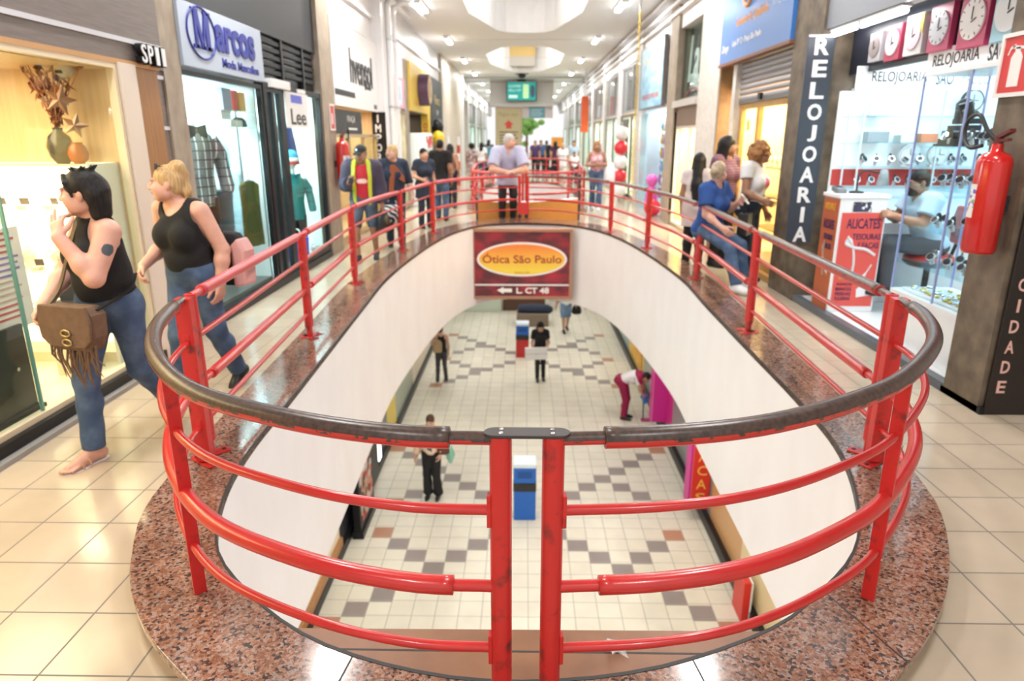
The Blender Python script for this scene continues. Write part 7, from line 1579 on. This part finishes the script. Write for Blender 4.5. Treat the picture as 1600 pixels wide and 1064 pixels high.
# ---- repairman on his chair
POLO = mat('pale_blue_polo', (.45, .60, .72), .8)
person('repairman with black face mask and glasses seated at the bright watch counter', (4.08, 7.0), -88, 1.0, .007,
    dict(pel=(0, .02, .70), che=(0, -.08, .97), nek=(0, -.13, 1.16), head=(0, -.19, 1.295), hipL=(.085, 0, .67), hipR=(-.085, 0, .67), kneL=(.10, -.43, .70), ankL=(.10, -.40, .27), kneR=(-.10, -.43, .70), ankR=(-.10, -.38, .27), shoL=(.18, -.11, 1.12), shoR=(-.18, -.11, 1.12), elbL=(.23, -.22, .90), wriL=(.14, -.44, .98), elbR=(-.23, -.22, .92), wriR=(-.10, -.44, 1.02)),
    'tan', dict(w=1.1, arm=1.1), (0, 14, 0), ('short', 'black'), fem=False, top=dict(mat=POLO, name='polo_shirt', sleeve=.6, hem=-.06, off=.02, so=.01, collar=True), bottom=dict(mat=mat('grey_trousers', (.06, .07, .085), .8)), shoes=dict(mat=SHOED), mask=mat('mask_black', (.012, .012, .014), .7), glasses=True, zb=.06,
    hands=dict(L=dict(d=(-.1, -.7, .2), n=(-.6, .2, -.5), t=(0, -.2, .9), curl=(25, 30, 20)), R=dict(d=(.1, -.7, .2), n=(.6, .2, -.5), t=(0, -.2, .9), curl=(25, 30, 20))))
# ---- lower hall
LZ = -4.5
p_ = person('woman with bare shoulders and a tan backpack in the lower hall', (-2.20, 17.3), 195, .90, .012, dict(kneL=(.10, -.03, .5), ankL=(.13, .05, .085), kneR=(-.1, -.05, .5), ankR=(-.13, .0, .085), elbL=(.25, -.02, 1.14), wriL=(.12, -.15, 1.25)), 'light', dict(w=1.05), (-20, 15, 0), ('bun', 'brown'), top=dict(mat=KNIT, tank=True, arm_in=-.01, hem=-.02, neck=(.12, .04)), bottom=dict(mat=mat('grey_leggings', (.05, .05, .06), .8), off=.008), shoes=dict(mat=SHOED), zb=LZ)
t = thing('backpack', 'tan backpack on the bare shouldered woman in the lower hall', 'bag', wpt(p_, (.13, .15, 1.15), .9), R(195)); m = MB(); m.prism([(-.11, -.17), (.11, -.17), (.12, .08), (.07, .16), (-.07, .16), (-.12, .08)], -.02, .12, axis='y'); m.obj('pack', mat('tan_leather', (.42, .29, .16), .6), t, .03); MB().tube(spline([(.0, .0, .15), (-.05, -.12, .26), (-.09, -.24, .1), (-.08, -.2, -.1)], 6), .014, 6).obj('strap', mat('tan_leather', (.42, .29, .16), .6), t)
p_ = person('woman dressed in black with long black hair carrying a white box', (.44, 17.4), 5, .97, .012, dict(kneL=(.08, -.03, .5), kneR=(-.08, -.07, .5), ankR=(-.08, -.04, .085), elbL=(.23, .0, 1.08), wriL=(.10, -.2, .92), elbR=(-.23, .0, 1.08), wriR=(-.2, -.2, .9), head=(0, -.03, 1.57)), 'light', None, (0, 40, 0), ('long', 'black'), top=dict(mat=KNIT, sleeve=.6, hem=-.05, off=.02), bottom=dict(mat=BLKT, off=.008), shoes=dict(mat=SHOED), zb=LZ)
t = thing('white_box', 'flat white box carried by the woman in black', 'box', wpt(p_, (-.14, -.26, .86), .97), R(5)); MB().box(-.29, .29, -.05, .05, -.16, .16).obj('carton', WHITEG, t, .006); MB().box(-.29, .29, -.052, -.05, -.005, .005).obj('lid_line', mat('grey_letter', (.35, .37, .4), .5), t)
p_ = person('man in a white shirt and denim shorts walking in the lower hall', (1.40, 22.2), 8, 1.0, .016, dict(kneR=(-.09, -.1, .5), ankR=(-.08, -.12, .085), kneL=(.09, .04, .5), ankL=(.09, .2, .12), elbR=(-.27, .02, 1.12), wriR=(-.34, .0, .9), elbL=(.27, .02, 1.12), wriL=(.33, -.04, .92)), 'mid', None, (0, 0, 0), ('short', 'black'), fem=False, top=dict(mat=WTEE, sleeve=.55, hem=-.1, off=.02), bottom=dict(mat=JEANSL, upto=.95, flare=.02, off=.02, name='shorts'), shoes=dict(mat=SHOED), zb=LZ)
tote(wpt(p_, (.36, -.04, .62), 1.0), 'black bag of the man in denim shorts', KNIT, .32, .28, .1)
MAG = mat('magenta_uniform', (.28, .008, .06), .8)
p_ = person('cleaner in magenta trousers bending down in the lower hall', (2.36, 14.8), 72, .97, .011, dict(pel=(0, .1, .96), che=(0, -.16, 1.11), nek=(0, -.34, 1.16), head=(0, -.46, 1.10), hipL=(.085, .08, .92), hipR=(-.085, .08, .92), shoL=(.17, -.3, 1.11), shoR=(-.17, -.3, 1.11), elbL=(.2, -.36, .86), wriL=(.1, -.42, .66), elbR=(-.2, -.36, .86), wriR=(-.12, -.42, .70)), 'mid', dict(w=1.05), (0, 55, 0), ('short', 'black'),
    top=dict(mat=WTEE, name='uniform_shirt', sleeve=.55, hem=-.05, off=.02, prints=(((0, -.02, .20), (.3, .3, .14), MAG),)), bottom=dict(mat=MAG, off=.022), shoes=dict(mat=SHOED), zb=LZ, hands=dict(L=dict(curl=(50, 50, 30)), R=dict(curl=(50, 50, 30))))
t = thing('floor_mop', 'dark mop handled by the bending cleaner', 'mop', wpt(p_, (0, -.44, 0), .97)); m = MB(); m.tube([(0, 0, .04), (-.02, .03, .75)], .014, 8); m.obj('pole', NAVY, t); m = MB(); m.box(-.05, .16, -.06, .06, 0, .05); m.obj('mop_head', mat('mop_pink', (.45, .08, .2), .8), t, .01)
t = thing('rubber_gloves', 'bright blue cleaning cloth in the hands of the cleaner', 'cloth', wpt(p_, (0, -.44, .62), .97)); MB().ell((0, 0, 0), (.09, .07, .08), 12).obj('cloth', mat('glove_blue', (.02, .18, .62), .5), t); MB().ell((.03, 0, -.1), (.05, .05, .09), 10).obj('hanging_fold', mat('glove_blue', (.02, .18, .62), .5), t)
CRP = spot_mat('cream_print_cloth', [(.72, .6, .48), (.72, .6, .48), (.12, .1, .09), (.75, .62, .5), (.74, .62, .5)], 22)
p_ = person('woman in wide black trousers and a cream printed blouse in the lower hall', (-1.64, 11.1), -5, .95, .010, dict(kneL=(.09, -.06, .5), ankL=(.11, .0, .085), ankR=(-.09, .0, .085), elbR=(-.25, .05, 1.1), wriR=(-.30, -.02, .86), elbL=(.24, .0, 1.1), wriL=(.2, -.1, .95)), 'light', dict(w=1.05), (0, 20, 0), ('short', 'brown'), top=dict(mat=mat('peach_cloth', (.72, .50, .36), .8), name='blouse', sleeve=1.85, hem=-.02, off=.022, so=.016, prints=(((0, -.14, -.08), (.14, .09, .2), CRP),)), bottom=dict(mat=BLKT, off=.02, flare=.035), shoes=dict(mat=SHOED), zb=LZ)
tote(wpt(p_, (.24, -.05, .95), .95), 'brown handbag of the woman in wide black trousers', mat('brown_leather', (.12, .04, .025), .5), .24, .18, .08)
t = thing('green_jacket', 'folded mint green jacket carried by the woman in wide black trousers', 'clothes', wpt(p_, (.36, -.02, .92), .95)); m = MB(); m.tube([(0, 0, .16), (.03, 0, .0), (.0, 0, -.16)], [.04, .06, .03], 10); m.obj('cloth', mat('mint_cloth', (.25, .55, .42), .8), t); m = MB(); m.tube([(.0, .0, .16), (-.05, 0, .02), (-.04, 0, -.1)], [.03, .04, .02], 8); m.obj('sleeve', mat('mint_cloth', (.25, .55, .42), .8), t)
# ================================================================ lamps
TUBE = mat('fluorescent_tube', (1, 1, 1), .5, em=14, emcol=(1, .99, .97))
fixt = None
def fixture(x, y, z, label, power):
    global fixt
    if fixt is None:
        t = thing('tube_light', label, 'ceiling light', (x, y, z), 0, 'fluorescent lights along the ceiling')
        MB().box(-.08, .08, -.62, .62, -.045, 0).obj('housing', WHITEG, t, .004)
        for sx in (-.045, .045): MB().cyl((sx, -.6, -.07), (sx, .6, -.07), .016, n=10).obj('tube', TUBE, t)
        for sy in (-.6, .6): MB().box(-.07, .07, sy-.015, sy+.015, -.09, -.04).obj('end_cap', WHITEG, t)
        fixt = t
    else: t = dup(fixt, (x, y, z), None, label)
    area('tube_light_glow', (x, y, z-.1), .25, power, (1, .985, .96), (0, 0, 0), 1.2)
ys = [-1.5, 3, 7, 11.5, 16.5, 22, 27.5, 33, 39, 45, 51, 57]
for k, y in enumerate(ys):
    for side, x in (('left-hand', -2.3), ('right-hand', 2.1)):
        fixture(x, y, 4.6, f'twin fluorescent ceiling light {["over the walkway", "along the gallery", "of the long row", "beside the ceiling recess"][k % 4]}, {side} row, position {k+1} from the front', 62)
# lower hall lamps on its own ceiling
for y in (5, 9.5, 14, 18.5, 23, 28, 34):
    for x in (-2.3, 2.5):
        area('lower_hall_light', (x, y, -1.6), .5, 20, (1, .97, .9), (0, 0, 0), 1.2)
for (y, l, pw) in ((15.7, 7, 140), (28.2, 6, 130)):  # added fill lights under the recess cap, to brighten the white recess walls
    area('recess_fill_light', (0, y, 5.97), 1.6, pw, (1, 1, 1), (0, 0, 0), l)
